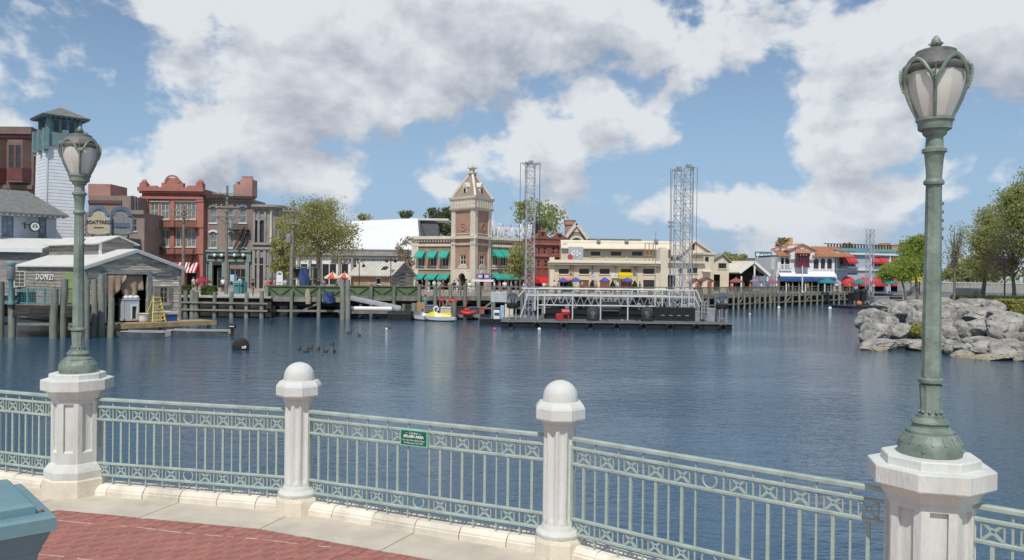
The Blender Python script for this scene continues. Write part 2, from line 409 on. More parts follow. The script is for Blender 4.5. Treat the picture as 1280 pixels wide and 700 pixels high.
# concrete walkway slabs between kerb and brick
walk = struct(ob('walkway', None))
for i in range(1, len(ENDS)-1):
    A, B2, C2, D2 = front[i], front[i+1], strip[i+1], strip[i]
    n = 2
    for k in range(n):
        f0, f1 = k/n + .002, (k+1)/n - .002
        q = [A.lerp(B2, f0) + Vector((0,0,0)), A.lerp(B2, f1), D2.lerp(C2, f1), D2.lerp(C2, f0)]
        mb = MB(); mb.slab([(p.x, p.y) for p in reversed(q)], -.06, 0); mb.build('concrete_slab', M_conc, walk)
# extra wedge of concrete left of the brick field
side0 = Vector((-4.30, 8.28, 0)); sdir = Vector((-.58, -.81, 0))
p1 = strip[2]; p2 = strip[1]
q = [side0, side0 + sdir*6, (-12, 4), (-9.4, 9.6), p2, p1]
mb = MB(); mb.slab([(p[0], p[1]) for p in reversed([(v[0], v[1]) for v in q])], -.06, -.002); mb.build('concrete_slab', M_conc, walk)

# brick field: running bond, long side towards the fence
bu = Vector((.50,.866,0)); bv = Vector((.866,-.50,0)); O = Vector((-4.30,8.28,0))
FPOLY = [side0, side0 + sdir*9.5] + [Vector((3.8,.5,0))] + [strip[k] for k in (5,4,3)]
lastx = strip[5]
def cut(poly, a, b2):
    d = b2 - a; out = []
    for k in range(len(poly)):
        p, q = poly[k-1], poly[k]
        sp = d.x*(p.y-a.y) - d.y*(p.x-a.x); sq = d.x*(q.y-a.y) - d.y*(q.x-a.x)
        if (sp >= 0) != (sq >= 0): out.append(p.lerp(q, sp/(sp-sq)))
        if sq >= 0: out.append(q)
    return out
def strip_y(x):
    for k in range(len(strip)-1):
        a, b2 = strip[k], strip[k+1]
        if a.x <= x <= b2.x: return k
    return None
BL, BW = .205, .104; G = .0027
bricks = []
for i in range(-70, 100):
    for j in range(-60, 40):
        c = O + bv*((i+.5)*BW) + bu*((j + (.5 if i % 2 else 0))*BL)
        if c.y < .4 or c.x < -7.5 or c.x > 2.6: continue
        poly = [c + bu*a*(BL/2-G) + bv*e*(BW/2-G) for a, e in ((-1,-1),(-1,1),(1,1),(1,-1))]
        if (poly[1]-poly[0]).cross(poly[2]-poly[1]).z < 0: poly.reverse()
        full = True; k = strip_y(c.x)
        if k is None: continue
        for a, b2 in ((side0, side0 + sdir), (strip[k+1], strip[k])):
            p2 = cut(poly, a + Vector((0,0,0)), b2); 
            if len(p2) != len(poly) or any((u-v).length > 1e-6 for u, v in zip(sorted(p2, key=lambda q: (q.x, q.y)), sorted(poly, key=lambda q: (q.x, q.y)))): full = False
            poly = p2
            if len(poly) < 3: break
        if len(poly) < 3: continue
        area = abs(sum(poly[q-1].x*poly[q].y - poly[q].x*poly[q-1].y for q in range(len(poly))))/2
        if area < .0012: continue
        pxx = 640 + c.x/c.y*1000; vis = c.y > 1 and 40 < pxx < 680 and hz(pxx) + EYE/c.y*1000 < 715
        bricks.append((0 if vis else 1, -c.y if vis else c.y, c, None if full else poly))
bricks.sort(key=lambda q: (q[0], q[1]))
fld = struct(ob('brick_paving', None)); mb = MB(); mb.slab([(-4.6,7.9),(-.5,6.4),(2.5,4.2),(2.9,.6),(-7.6,.6),(-7.6,3.9)][::-1], -.068, -.05); mb.build('paving_bed', M_mortar, fld); bang = math.atan2(bu.y, bu.x)
bms = []
for k in range(6):
    mb = MB(); e = [rng.uniform(-.0012,.0012) for _ in range(4)]
    mb.bevbox(-BL/2+G+e[0], -BW/2+G+e[1], -.06, BL/2-G+e[2], BW/2-G+e[3], 0, .003, .0025); bms.append(mb.mesh('brick', M_brick))
rest = MB()
for k, (v_, _, c, poly) in enumerate(bricks):
    dz = rng.uniform(-.0018,.0015)
    if k < 300:
        if poly:
            mb = MB(); mb.slab([tuple((p-c)[:2]) for p in poly], -.06, 0); mb.build('brick', M_brick, fld, c + Vector((0,0,dz)))
        else:
            o = ob('brick', rng.choice(bms), fld, c + Vector((0,0,dz))); o.rotation_euler = (rng.uniform(-.004,.004), rng.uniform(-.003,.003), bang)
    elif poly: rest.M = None; rest.slab([tuple(p[:2]) for p in poly], -.06, dz)
    else:
        rest.M = Matrix.Translation(c + Vector((0,0,dz))) @ Matrix.Rotation(bang, 4, 'Z'); rest.bevbox(-BL/2+G,-BW/2+G,-.06,BL/2-G,BW/2-G,0,.003,.0025)
rest.M = None
if rest.v: stuff(rest.build('brick', M_brick, fld))
print('bricks', len(bricks), sum(1 for q in bricks if q[0] == 0))
# thin whitish salt lines that follow some joints
M_salt = mat('salt_bloom', (.54,.43,.37), .9, .2, 20)
mb = MB()
for off_, x0, x1 in ((.62, .1, 3.2), (1.45, -.2, 2.6)):
    s_ = x0
    while s_ < x1:
        l_ = rng.uniform(.03,.13)
        if rng.random() < .6:
            p = side0 + (strip[3]-strip[2]).normalized()*s_ + Vector((-.30,-.95,0))*(off_ + .012*math.sin(s_*5)); t = (strip[3]-strip[2]).normalized(); n_ = Vector((-t.y,t.x,0))*rng.uniform(.002,.0055)
            mb.slab([tuple((p-n_)[:2]), tuple((p+t*l_-n_)[:2]), tuple((p+t*l_+n_)[:2]), tuple((p+n_)[:2])], -.02, .0045)
        s_ += l_
stuff(mb.build('salt_line', M_salt, fld))

# ---------------------------------------------------------------- octagonal lamp pedestals
def octo(r): return r/math.cos(math.pi/8)
def pedestal(loc, rz, label, k):
    t = thing('pedestal', label, 'pedestal', loc, rz, 'octagonal lamp pedestals'); t.scale = (k,k,1)
    O8 = math.pi/8
    mb = MB(); mb.lathe([(octo(.40),-.05),(octo(.40),.17),(octo(.385),.19)], 8, rot=O8); mb.build('plinth', M_cream, t)
    mb = MB(); mb.lathe([(octo(.385),.192),(octo(.385),.26),(octo(.365),.29),(octo(.325),.335),(octo(.30),.345)], 8, rot=O8); mb.build('base_moulding', M_paint, t)
    sh = MB(); r = .305; z0, z1 = .34, 1.03; hw = r*math.tan(math.pi/8)
    for k in range(8):
        sh.M = Matrix.Rotation(k*math.pi/4, 4, 'Z')
        pw, a, c = hw*.52, z0+.12, z1-.05
        vs = [(r,-hw,z0),(r,hw,z0),(r,hw,z1),(r,-hw,z1),(r,-pw,a),(r,pw,a),(r,pw,c),(r,-pw,c),(r-.035,-pw,a+.02),(r-.035,pw,a+.02),(r-.035,pw,c),(r-.035,-pw,c)]
        fs = [(0,1,5,4),(1,2,6,5),(2,3,7,6),(3,0,4,7)] + [(4,5,9,8),(5,6,10,9),(6,7,11,10),(7,4,8,11),(8,9,10,11)]
        sh.add(vs, fs)
    sh.M = None; sh.build('shaft', M_paint, t)
    mb = MB(); mb.lathe([(octo(.30),1.025),(octo(.335),1.03),(octo(.335),1.055),(octo(.35),1.08),(octo(.385),1.115)], 8, rot=O8); mb.build('neck_moulding', M_paint, t)
    mb = MB(); mb.lathe([(octo(.40),1.11),(octo(.425),1.117),(octo(.43),1.125),(octo(.43),1.225),(octo(.425),1.232),(octo(.335),1.236),(octo(.335),1.285),(octo(.328),1.293)], 8, rot=O8); mb.build('capstone', M_paint, t)
    return t
ped_l = pedestal(ENDS[2], .12, 'white octagonal pedestal under the lamp post near the teal newel', .76)
ped_r = pedestal(ENDS[5], -.25, 'white octagonal pedestal under the nearest lamp post at the right', .80)

# ---------------------------------------------------------------- lamp posts
M_glass = mat('frosted_lamp_glass', (.72,.70,.62), .25, .1, 3.5, col2=(.86,.84,.77), spec=.6); M_glass.node_tree.nodes['Principled BSDF'].inputs['Transmission Weight'].default_value = .2
def lamp(loc, rz, label):
    t = thing('lamp_post', label, 'lamp post', loc, rz, 'verdigris green lamp posts'); t.scale = (.93,.93,1)
    mb = MB(); mb.lathe([(0.1972,0),(0.2009,.012),(0.2009,.075),(0.1860,.10),(0.1628,.13),(0.1535,.135),(0.1535,.15),(0.1256,.165),(0.1116,.175),(0.1116,.19),(0.1209,.20),(0.1163,.215),(0.0930,.235),(0.0911,.25)], 28)
    mb.build('base', M_lamp, t, smooth=40)
    mb = MB()
    for k in range(16):
        a = 2*math.pi*k/16; mb.beam((.199*math.cos(a), .199*math.sin(a), .078), (.165*math.cos(a), .165*math.sin(a), .128), .014, .012)
    for k in range(4):
        a = k*math.pi/2 + .5; mb.sphere((.201*math.cos(a), .201*math.sin(a), .04), .012, 8, 5)
    stuff(mb.build('bolt_ring', M_lamp, t, smooth=40))
    mb = MB(); fl = []
    N_ = 20; prof = [(0.0764,.245),(0.0640,.262),(0.0671,.28),(0.0593,.30),(0.0655,.40),(0.0686,.44)]
    vs = [(r*(1 + (.07 if k % 2 else -.05))*math.cos(2*math.pi*k/N_), r*(1 + (.07 if k % 2 else -.05))*math.sin(2*math.pi*k/N_), z) for r, z in prof for k in range(N_)]
    mb.add(vs, [(i*N_+k, i*N_+(k+1) % N_, (i+1)*N_+(k+1) % N_, (i+1)*N_+k) for i in range(len(prof)-1) for k in range(N_)])
    for k in range(10):
        a = 2*math.pi*k/10; mb.sphere((.07*math.cos(a), .07*math.sin(a), .27), .012, 6, 4)
    mb.build('fluted_collar', M_lamp, t, smooth=50)
    mb = MB(); prof = [(0.0532,.43),(0.0593,.445),(0.0806,.455),(0.0806,.475),(0.0593,.485),(0.0555,.50)]
    mb.lathe(prof, 20); mb.build('collar', M_lamp, t, smooth=40)
    DN = Matrix.Translation((0,0,-.235))
    mb = MB(); N_ = 8; mb.lathe([(0.0627,.49),(0.0573,1.0),(0.0502,1.72)], 8); mb.build('pole', M_lamp, t)
    mb = MB(); mb.M = DN; mb.lathe([(0.0480,1.945),(0.0632,1.95),(0.0664,1.962),(0.0632,1.975),(0.0520,1.985),(0.0496,2.0),(0.0528,2.05),(0.0608,2.13),(0.0656,2.15),(0.0784,2.155),(0.0784,2.175),(0.0640,2.18),(0.0560,2.19),(.056,2.215),(.053,2.25),(.066,2.262),(.075,2.27),(.078,2.285),(.105,2.30),(.108,2.335),(.112,2.35),(.12,2.353),(.12,2.372),(.105,2.375)], 24)
    mb.build('capital', M_lamp, t, smooth=35)
    gl = MB(); gl.M = DN; prof = [(.104,2.375),(.126,2.42),(.152,2.48),(.173,2.54),(.185,2.60),(.187,2.65),(.182,2.70)]
    gl.lathe(prof, 10); glass = gl.build('lantern_glass', M_glass, t, smooth=20)
    # five ribs that fork into arches over the panes
    n = 5; RP = [(.114,2.372),(.140,2.42),(.168,2.48),(.188,2.535),(.199,2.58)]
    def P(r, a, z): return (r*math.cos(a), r*math.sin(a), z)
    for k in range(n):
        a = 2*math.pi*k/n + math.atan2(-loc[1], -loc[0]) - rz
        rb = MB(); rb.M = DN; rb.path([P(r, a, z) for r, z in RP], [.010,.011,.012,.012,.013], 6)
        for sg in (-1, 1):
            pts = []
            for i in range(10):
                f = i/9; aa = a + sg*math.pi/n*f
                z = 2.56 + .165*math.sin(f*math.pi/2)**.85; r = .196 + .016*math.sin(min(1,f*1.6)*math.pi)
                pts.append(P(r, aa, z))
            rb.path(pts, [.0125]*10, 6)
        for i in range(8):   # cast leaf crest on the outside of each rib
            f = i/7; r = .196 + .022*math.sin(f*2.2); z = 2.545 + .125*f
            rb.M = DN @ Matrix.Translation(P(r+.006, a, z)) @ Matrix.Rotation(a, 4, 'Z') @ Matrix.Rotation(.5, 4, 'Y'); rb.sphere((0,0,0), .013, 6, 4, 1, .5, 1.4); rb.M = None
        rb.build('rib', M_lamp, t, smooth=50)
    mb = MB(); mb.M = DN; mb.lathe([(.19,2.655),(.205,2.672),(.207,2.69),(.192,2.712),(.172,2.745),(.150,2.768),(.13,2.777),(.128,2.795),(.105,2.805),(.06,2.815),(.03,2.82)], 20)
    mb.build('lantern_roof', M_lampdk, t, smooth=35)
    mb = MB(); mb.M = DN; mb.lathe([(.03,2.815),(.022,2.825),(.032,2.832),(.04,2.838),(.024,2.845),(.03,2.858),(.027,2.875),(.012,2.892),(.001,2.90)], 12)
    for k in range(8):
        a = k*math.pi/4; mb.beam((.025*math.cos(a), .025*math.sin(a), 2.835), (.047*math.cos(a), .047*math.sin(a), 2.848), .014, .006)
    mb.build('finial', M_lamp, t, smooth=40)
    mb = MB(); mb.M = DN
    for k in range(5): z = 1.62 + .055*k; mb.path([(.045,0,z),(.075,0,z-.012),(.09,0,z-.008),(.095,0,z+.004)], [.006,.007,.008,.005], 6)
    stuff(mb.build('hook_strip', M_lampdk, t))
    return t
lamp(ENDS[2] + Vector((0,0,1.294)), -.35, 'weathered green lamp post standing in front of the white belvedere tower')
lamp(ENDS[5] + Vector((0,0,1.294)), .40, 'tall weathered green lamp post nearest the camera at the right')

# ---------------------------------------------------------------- fluted ball-top posts
def ball_post(loc, label):
    t = thing('bollard_post', label, 'post', loc, 0, 'ball topped fence posts')
    mb = MB(); mb.lathe([(octo(.20),-.05),(octo(.20),.13),(octo(.19),.165)], 8, rot=math.pi/8); mb.build('plinth', M_cream, t)
    mb = MB(); mb.lathe([(.19,.16),(.198,.18),(.198,.20),(.18,.222),(.158,.23),(.15,.255),(.14,.275)], 28); mb.build('base_moulding', M_paint, t, smooth=35)
    sh = MB(); nf = 10; K = 8; pr = []
    for f in range(nf):
        for k in range(K):
            u = k/K; a = 2*math.pi*(f+u)/nf
            d = 0 if u < .22 else .026*math.sin((u-.22)/.78*math.pi)**.6
            pr.append((a, d))
    n = len(pr); lev = [(.272,0),(.285,0),(.315,.8),(.34,1),(1.02,1),(1.06,.9),(1.085,0),(1.11,0)]
    vs = [((.139-d*q)*math.cos(a), (.139-d*q)*math.sin(a), z) for z, q in lev for a, d in pr]
    sh.add(vs, [(i*n+k, i*n+(k+1) % n, (i+1)*n+(k+1) % n, (i+1)*n+k) for i in range(len(lev)-1) for k in range(n)])
    sh.build('fluted_shaft', M_paint, t, smooth=35)
    mb = MB(); mb.lathe([(.139,1.105),(.15,1.112),(.155,1.125),(.15,1.135),(.165,1.15),(.18,1.17)], 28); mb.build('neck_moulding', M_paint, t, smooth=35)
    mb = MB(); o8 = math.pi/8; mb.lathe([(octo(.18),1.168),(octo(.205),1.175),(octo(.208),1.185),(octo(.208),1.265),(octo(.20),1.285),(octo(.175),1.318),(octo(.15),1.322)], 8, rot=o8); mb.build('capstone', M_paint, t)
    mb = MB(); mb.lathe([(.15,1.318),(.153,1.335),(.149,1.365)] + [(.149*math.cos(R(q)), 1.365 + .135*math.sin(R(q))) for q in (12,25,38,50,62,74,83)] + [(.0001,1.50)], 28)
    mb.build('ball', M_paint, t, smooth=50)
    return t
ball_post(ENDS[3], 'white fluted ball topped post between the splash area railing and the lamp pedestal')
ball_post(ENDS[4], 'white fluted ball topped post nearest the middle, right of the green sign')
ball_post(ENDS[1], 'white fluted ball topped post just outside the left picture edge')
ball_post(ENDS[6], 'white fluted ball topped post just outside the right picture edge')

# ---------------------------------------------------------------- railing panels
def ornament():
    mb = MB(); w_, h_ = .062, .056
    for sx_ in (-1, 1):
        mb.box(sx_*w_-.005, -.006, -h_-.004, sx_*w_+.005, .006, h_+.004)
        for sz_ in (-1, 1): mb.beam((sx_*.012, 0, sz_*.011), (sx_*(w_-.006), 0, sz_*(h_-.002)), .011, .019)
    pts = [(.0165*math.cos(2*math.pi*k/10), 0, .0165*math.sin(2*math.pi*k/10)) for k in range(10)]
    mb.path(pts, .006, 5, closed=True)
    return mb.mesh('cross_ornament', M_rail)
def ringmesh():
    mb = MB(); mb.path([(.056*math.cos(2*math.pi*k/20), 0, .056*math.sin(2*math.pi*k/20)) for k in range(20)], .008, 6, closed=True); return mb.mesh('ring_ornament', M_rail, 50)
ORN, RING = ornament(), ringmesh()
mb = MB(); mb.box(-.007,-.007,.09,.007,.007,1.005); THIN = mb.mesh('baluster', M_rail)
mb = MB(); mb.box(-.012,-.010,.338,.012,.010,.795); THICK = mb.mesh('baluster', M_rail)
def railing(i, label, r0, r1, sign=False):
    A, B2 = ENDS[i], ENDS[i+1]; t_ = (B2-A).normalized(); L_ = (B2-A).length; ang = math.atan2(t_.y, t_.x)
    t = thing('railing_panel', label, 'railing', A, ang, 'pale green quay railings')
    x0, x1 = r0, L_-r1; n = 11; p = (x1-x0)/n
    mb = MB(); mb.bevbox(x0,-.026,1.0,x1,.026,1.03,.008); mb.build('top_rail', M_rail, t)
    for z in (.935,.80,.33,.205):
        mb = MB(); mb.bevbox(x0-.01,-.016,z-.011,x1+.01,.016,z+.011,.005); mb.build('rail', M_rail, t)
    for s_ in (x0-.004, x1+.004):
        mb = MB(); mb.box(s_-.012,-.014,.10,s_+.012,.014,.96); mb.build('stile', M_rail, t)
    for k in range(n):
        c = x0 + (k+.5)*p; mid = k == 5
        for zc in (.8675, .2675):
            if mid: ob('ring_ornament', RING, t, (c,0,zc)) if not (sign and zc > .5) else None
            else: ob('cross_ornament', ORN, t, (c,0,zc))
        if not mid: ob('baluster', THICK, t, (c,0,0))
        if k: ob('baluster', THIN, t, (x0 + k*p,0,0))
    return t, x0, x1, p
railing(1, 'pale green railing panel left of the lamp pedestal at the left edge', .14, .25)
railing(2, 'pale green railing panel between the left lamp pedestal and the ball topped post', .25, .14)
pn, x0, x1, p_ = railing(3, 'pale green railing panel that carries the green splash area sign', .14, .14, True)
railing(4, 'pale green railing panel between the middle ball topped post and the right pedestal', .14, .25)
railing(5, 'pale green railing panel running out of frame right of the big pedestal', .25, .14)

# caution sign on the third panel
M_sgn = mat('sign_green', (.008,.115,.078), .4, .08, 4); M_sgnedge = mat('sign_border', (.22,.50,.36), .5, .05); M_ltr = mat('sign_lettering', (.78,.84,.78), .5, .02)
A, B2 = ENDS[3], ENDS[4]; t_ = (B2-A).normalized(); ang = math.atan2(t_.y, t_.x)
s_c = A + t_*(x0 + 5.42*p_ - .02) + Vector((t_.y, -t_.x, 0))*.032; s_c.z = .868
sg = thing('caution_sign', 'small green caution splash area sign fixed to the railing', 'sign', s_c, ang)
mb = MB(); mb.bevbox(-.150,-.004,-.078,.150,.006,.078,.004,.004); mb.build('border', M_sgnedge, sg)
mb = MB(); mb.box(-.136,-.0065,-.065,.136,.004,.065); mb.build('board', M_sgn, sg)
text('— Caution —', .030, M_ltr, sg, (0,-.008,.046), ext=.001)
text('SPLASH AREA', .036, M_ltr, sg, (0,-.008,.013), ext=.001, fat=.0012)
text('For Your Own Safety, Please', .0205, M_ltr, sg, (0,-.008,-.022), ext=.001)
text('Do Not Lean Over Wall', .0205, M_ltr, sg, (0,-.008,-.047), ext=.001)

# ---------------------------------------------------------------- blue-green newel at the near left corner
M_newel = mat('blue_green_paint', (.165,.285,.315), .45, .10, 3, .2, 25, grime=.25, gcol=(.08,.10,.1))
nl = thing('newel_post', 'blue green painted wooden newel post at the near left corner', 'newel post', (-2.12,3.02,0), R(42))
h_ = .30
mb = MB(); mb.bevbox(-.24,-.24,1.478,.24,.24,1.522,.012); mb.build('cap_block', M_newel, nl)
mb = MB(); mb.bevbox(-h_,-h_,1.422,h_,h_,1.48,.010); mb.build('cap_slab', M_newel, nl)
mb = MB(); mb.lathe([(a*math.sqrt(2), z) for a, z in ((.245,1.30),(.25,1.335),(.255,1.34),(.26,1.36),(.275,1.395),(.285,1.424))], 4, rot=math.pi/4); mb.build('cap_moulding', M_newel, nl)
mb = MB(); mb.box(-.245,-.245,-.05,.245,.245,1.31); mb.build('shaft', M_newel, nl)
mb = MB(); mb.bevbox(-.29,-.29,-.05,.29,.29,.2,.015); mb.build('foot_block', M_newel, nl)
for (x, y, z) in ((.265,-.22,1.481),(-.03,-.27,1.481)):
    mb = MB(); mb.sphere((x,y,z),.009,8,5); mb.build('bolt', M_rust, nl)
# ================================================================ MIDDLE DISTANCE: helpers
CAMO = Vector((0, 0, EYE))
class Bd:
    """a local frame on a facade (x along it, y into the building, z up), rooted at its left foot"""
    def __init__(s, name, label, cat, pl, dl, pr, dr, group=None, root=None):
        s.A = Vector((gx(pl, dl), dl, 0)); q = Vector((gx(pr, dr), dr, 0))
        s.t = (q - s.A).normalized(); s.W = (q - s.A).length; s.n = Vector((-s.t.y, s.t.x, 0)); s.ang = math.atan2(s.t.y, s.t.x)
        s.root = root or thing(name, label, cat, s.A, s.ang, group)
    def p(s, px, py, y=0.0):
        v = ray(px, py); k = ((s.A + s.n*y - CAMO).dot(s.n)) / v.dot(s.n); P = CAMO + v*k
        return (P - s.A).dot(s.t), P.z
    def r(s, x0, y0, x1, y1, y=0.0):
        my, mx = (y0+y1)/2, (x0+x1)/2
        return (s.p(x0, my, y)[0], s.p(mx, y1, y)[1], s.p(x1, my, y)[0], s.p(mx, y0, y)[1])
    def world(s, x, y, z=0): return s.A + s.t*x + s.n*y + Vector((0,0,z))
    def shell(s, m, top, depth, holes=(), x0=0.0, x1=None, z0=-.2, arched=(), roofm=None, t=.3, parapet=.0, label=None):
        x1 = s.W if x1 is None else x1; mb = MB(); mb.wall(x0, x1, z0, top, holes, t)
        mb.add([(x0,0,z0),(x0,depth,z0),(x0,depth,top),(x0,0,top)], [(0,3,2,1)][::-1]); mb.add([(x1,0,z0),(x1,depth,z0),(x1,depth,top),(x1,0,top)], [(0,1,2,3)])
        mb.add([(x0,depth,z0),(x1,depth,z0),(x1,depth,top),(x0,depth,top)], [(3,2,1,0)])
        for h in arched: mb.spandrel(h[0], h[2], h[3], 0, t)
        o = mb.build('wall', m, s.root, label=label)
        mb = MB(); zt = top - parapet; mb.box(x0+.02, .02, zt-.15, x1-.02, depth-.02, zt - .004 if parapet == 0 else zt)
        mb.build('roof', roofm or M_rooftar, s.root); return o
    def part(s, name, m, rect, yo, yi=0.0, label=None, parent=None):
        mb = MB(); mb.box(rect[0], -yo, rect[1], rect[2], yi, rect[3]); return mb.build(name, m, parent or s.root, label=label)
    def px(s, name, m, x0, y0, x1, y1, yo, yi=0.0, label=None): return s.part(name, m, s.r(x0, y0, x1, y1), yo, yi, label)
WINC = {}
def window(parent, rect, fm, gm, nx=1, nz=2, sill=None, arch=False, fw=.07, y0=.10, name='window', label=None):
    w_, h_ = round(rect[2]-rect[0], 2), round(rect[3]-rect[1], 2); key = (w_, h_, fm.name, nx, nz, arch, fw)
    if key not in WINC:
        mb = MB()
        for a, c, b2, d in ((0,0,fw,h_),(w_-fw,0,w_,h_),(fw,0,w_-fw,fw),(fw,h_-fw,w_-fw,h_)): mb.box(a,0,c,b2,.08,d)
        for i in range(1, nx): x = w_*i/nx; mb.box(x-fw*.35,.01,fw,x+fw*.35,.07,h_-fw)
        for i in range(1, nz): z = h_*i/nz; mb.box(fw,.015,z-fw*.35,w_-fw,.065,z+fw*.35)
        if arch: mb.arch(w_/2, h_-w_/2, w_/2-fw, fw, .0, .08)
        WINC[key] = mb.mesh(name, fm)
    if ('p', w_, h_, gm.name) not in WINC:
        mb = MB(); mb.box(.01,.035,.01,w_-.01,.05,h_-.01); WINC[('p', w_, h_, gm.name)] = mb.mesh('pane', gm)
    o = ob(name, WINC[key], parent, (rect[0], y0, rect[1]), label=label)
    ob('pane', WINC[('p', w_, h_, gm.name)], o)
    if sill:
        k2 = ('s', w_, sill.name)
        if k2 not in WINC:
            mb = MB(); mb.box(-.12,-y0-.12,-.16,w_+.12,.02,-.003); WINC[k2] = mb.mesh('sill', sill)
        ob('sill', WINC[k2], o)
    return o
def awning(parent, rect, proj, m, name='awning', m2=None, n=1, valance=.25, label=None):
    """sloping canvas between wall line (top of rect) and its front edge, with closed sides and a hanging valance"""
    x0, z0, x1, z1 = rect; mb = MB(); k = n if m2 else 1
    for i in range(k):
        a, b2 = x0 + (x1-x0)*i/k, x0 + (x1-x0)*(i+1)/k; mb.m = i % 2 if m2 else 0
        mb.sheet([(a,-.02,z1),(a,-proj,z0+valance),(b2,-proj,z0+valance),(b2,-.02,z1)], (0,.03,-.05))
        mb.box(a,-proj-.02,z0,b2,-proj+.02,z0+valance)
    mb.m = 0
    for x in (x0, x1-.03): mb.sheet([(x,-.02,z1),(x,-.02,z0+valance),(x,-proj,z0+valance)], (.03,0,0))
    return mb.build(name, [m, m2] if m2 else m, parent, label=label)
def dome_awning(parent, c, z0, r, proj, m, name='awning'):
    mb = MB(); n = 10; vs = []; fs = []; K = 5
    for j in range(K+1):
        e = R(90*j/K)
        for i in range(n+1):
            a = R(180*i/n); vs.append((c + r*math.cos(a)*math.cos(e*.0) * (math.cos(e)**.6 if j else 1) , -proj*math.sin(e), z0 + r*1.05*math.sin(a)*max(math.cos(e), .0)**.5))
    vs2 = []
    for j in range(K+1):      # quarter dome: rim on the wall is a half circle, front edge a flat lip
        e = j/K
        for i in range(n+1):
            a = R(180*i/n); vs2.append((c + r*math.cos(a), -.02 - proj*math.sin(R(90*e))*max(.05, math.sin(a))**.35, z0 + r*1.05*math.sin(a)*math.cos(R(90*e))))
    for j in range(K):
        for i in range(n): fs.append((j*(n+1)+i, j*(n+1)+i+1, (j+1)*(n+1)+i+1, (j+1)*(n+1)+i))
    mb.add(vs2, fs); f_ = K*(n+1)
    mb.add(vs2[f_:] + [(x, y, z-.35) for x, y, z in vs2[f_:]], [(i, i+1, n+2+i, n+1+i) for i in range(n)])
    return mb.build(name, m, parent, smooth=50)

M_rooftar = mat('roof_felt', (.20,.19,.18), .9, .2)
M_glassdk = mat('window_glass_dark', (.035,.04,.045), .12, .5, .8, spec=.6)
M_glassmd = mat('window_glass_sky_pale', (.17,.21,.23), .12, .55, .9, spec=.6)  # reflected sky and curtains put into the pale base colour
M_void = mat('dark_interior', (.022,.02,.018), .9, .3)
M_wood = mat('weathered_timber', (.235,.215,.175), .88, .3, 1.6, .4, 14, stretch=(1,1,1), grime=.35, gcol=(.09,.085,.06), rnd=.16)
M_pile = mat('timber_pile', (.235,.235,.19), .9, .3, 1.2, .5, 10, stretch=(2,2,.5), grime=.4, gcol=(.08,.09,.06), rnd=.18)
M_darkwood = mat('shade_dark_timber', (.040,.035,.028), .8, .4, 1.5, .4, 10, grime=.3, gcol=(.03,.03,.025), rnd=.2)  # dark timber, lowered to near black to stand in for under-deck shade
M_siding = mat('grey_board_siding', (.30,.275,.24), .88, .3, 1.5, .5, 12, stretch=(.6,.6,3), grime=.35, gcol=(.13,.11,.09))
M_whiteroof = mat('white_metal_roof', (.67,.65,.60), .55, .08, 1.2, grime=.2, gcol=(.42,.40,.35))
M_white = mat('white_paint', (.78,.78,.76), .6, .05, 1.5, grime=.12, gcol=(.5,.49,.45))
M_whitesid = mat('white_siding', (.74,.75,.76), .65, .06, 1.5, grime=.12, gcol=(.5,.5,.48))
M_teal = mat('teal_trim', (.17,.265,.265), .6, .15, 2)
M_greyshg = mat('grey_shingle', (.17,.175,.165), .92, .22, 2.5, .4, 15)
M_bluetrim = mat('slate_blue_trim', (.10,.16,.20), .6, .1)
M_metalgrey = mat('grey_metal', (.33,.34,.34), .45, .12, 2, metal=.3)
M_steel = mat('galvanised_steel', (.47,.48,.49), .45, .12, 2, metal=.2)
M_black = mat('black_paint', (.022,.022,.024), .5, .3, 2)
M_rubber = mat('black_rubber', (.018,.018,.018), .7, .2)

# ================================================================ LAND
def P2(px, d): return (gx(px, d), d)
LAND = [(-900,58),P2(-60,76),P2(228,77.5),P2(338,77.5),P2(345,90),P2(520,91),P2(652,96),P2(872,109),P2(1068,155),P2(1128,168),(1000,172),(1600,3800),(-1600,3800)]
M_land = mat('far_ground', (.34,.30,.25), .9, .15, .08, grime=.3, gcol=(.22,.21,.16))
b = MB(); b.slab(list(LAND), -4, -.06); struct(b.build('terrain', M_land))
# ---------------------------------------------------------------- timber sea walls
def seawall(pl, dl, pr, dr, wood, rows=8, coping=True):
    a = Vector((gx(pl,dl),dl,0)); q = Vector((gx(pr,dr),dr,0)); t = (q-a).normalized(); L_ = (q-a).length
    r = struct(ob('seawall', None, None, a, math.atan2(t.y, t.x))); n = max(1, round(L_/3.2)); hgt = 2.5/rows
    ms = []
    for k in range(4):
        mb = MB(); mb.box(.01,-.08,.012,L_/n-.01,.06,hgt-.012); ms.append(mb.mesh('plank', wood))
    for j in range(rows):
        for k in range(n):
            o = ob('plank', ms[rng.randrange(4)], r, (k*L_/n, rng.uniform(-.03,.03), -2.6 + j*hgt)); o.rotation_euler = (0, rng.uniform(-.006,.006), 0)
    if coping:
        mb = MB(); mb.box(-.02,-.35,-.1,L_+.02,.5,.04); mb.build('coping', M_cope, r)
    return r, L_
M_cope = mat('pale_concrete_coping', (.42,.41,.37), .85, .12, 1, grime=.2)
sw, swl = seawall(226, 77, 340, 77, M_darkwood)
PILEM = []
for k in range(3):
    mb = MB(); r0 = .17
    mb.path([(0,0,-3.2),(.02*k,0,-1.2),(0,.01*k,0),(0,0,1.0)], [r0*1.06,r0*1.03,r0,r0*.96], 10); PILEM.append(mb.mesh('pile', M_pile, 40))
def pile(parent, loc, top, sc_=1.0):
    o = ob('pile', rng.choice(PILEM), parent, (loc[0], loc[1], top-1.0)); o.scale = (sc_,sc_,1.0); o.rotation_euler = (rng.uniform(-.012,.012), rng.uniform(-.02,.02), rng.uniform(0,6)); return o
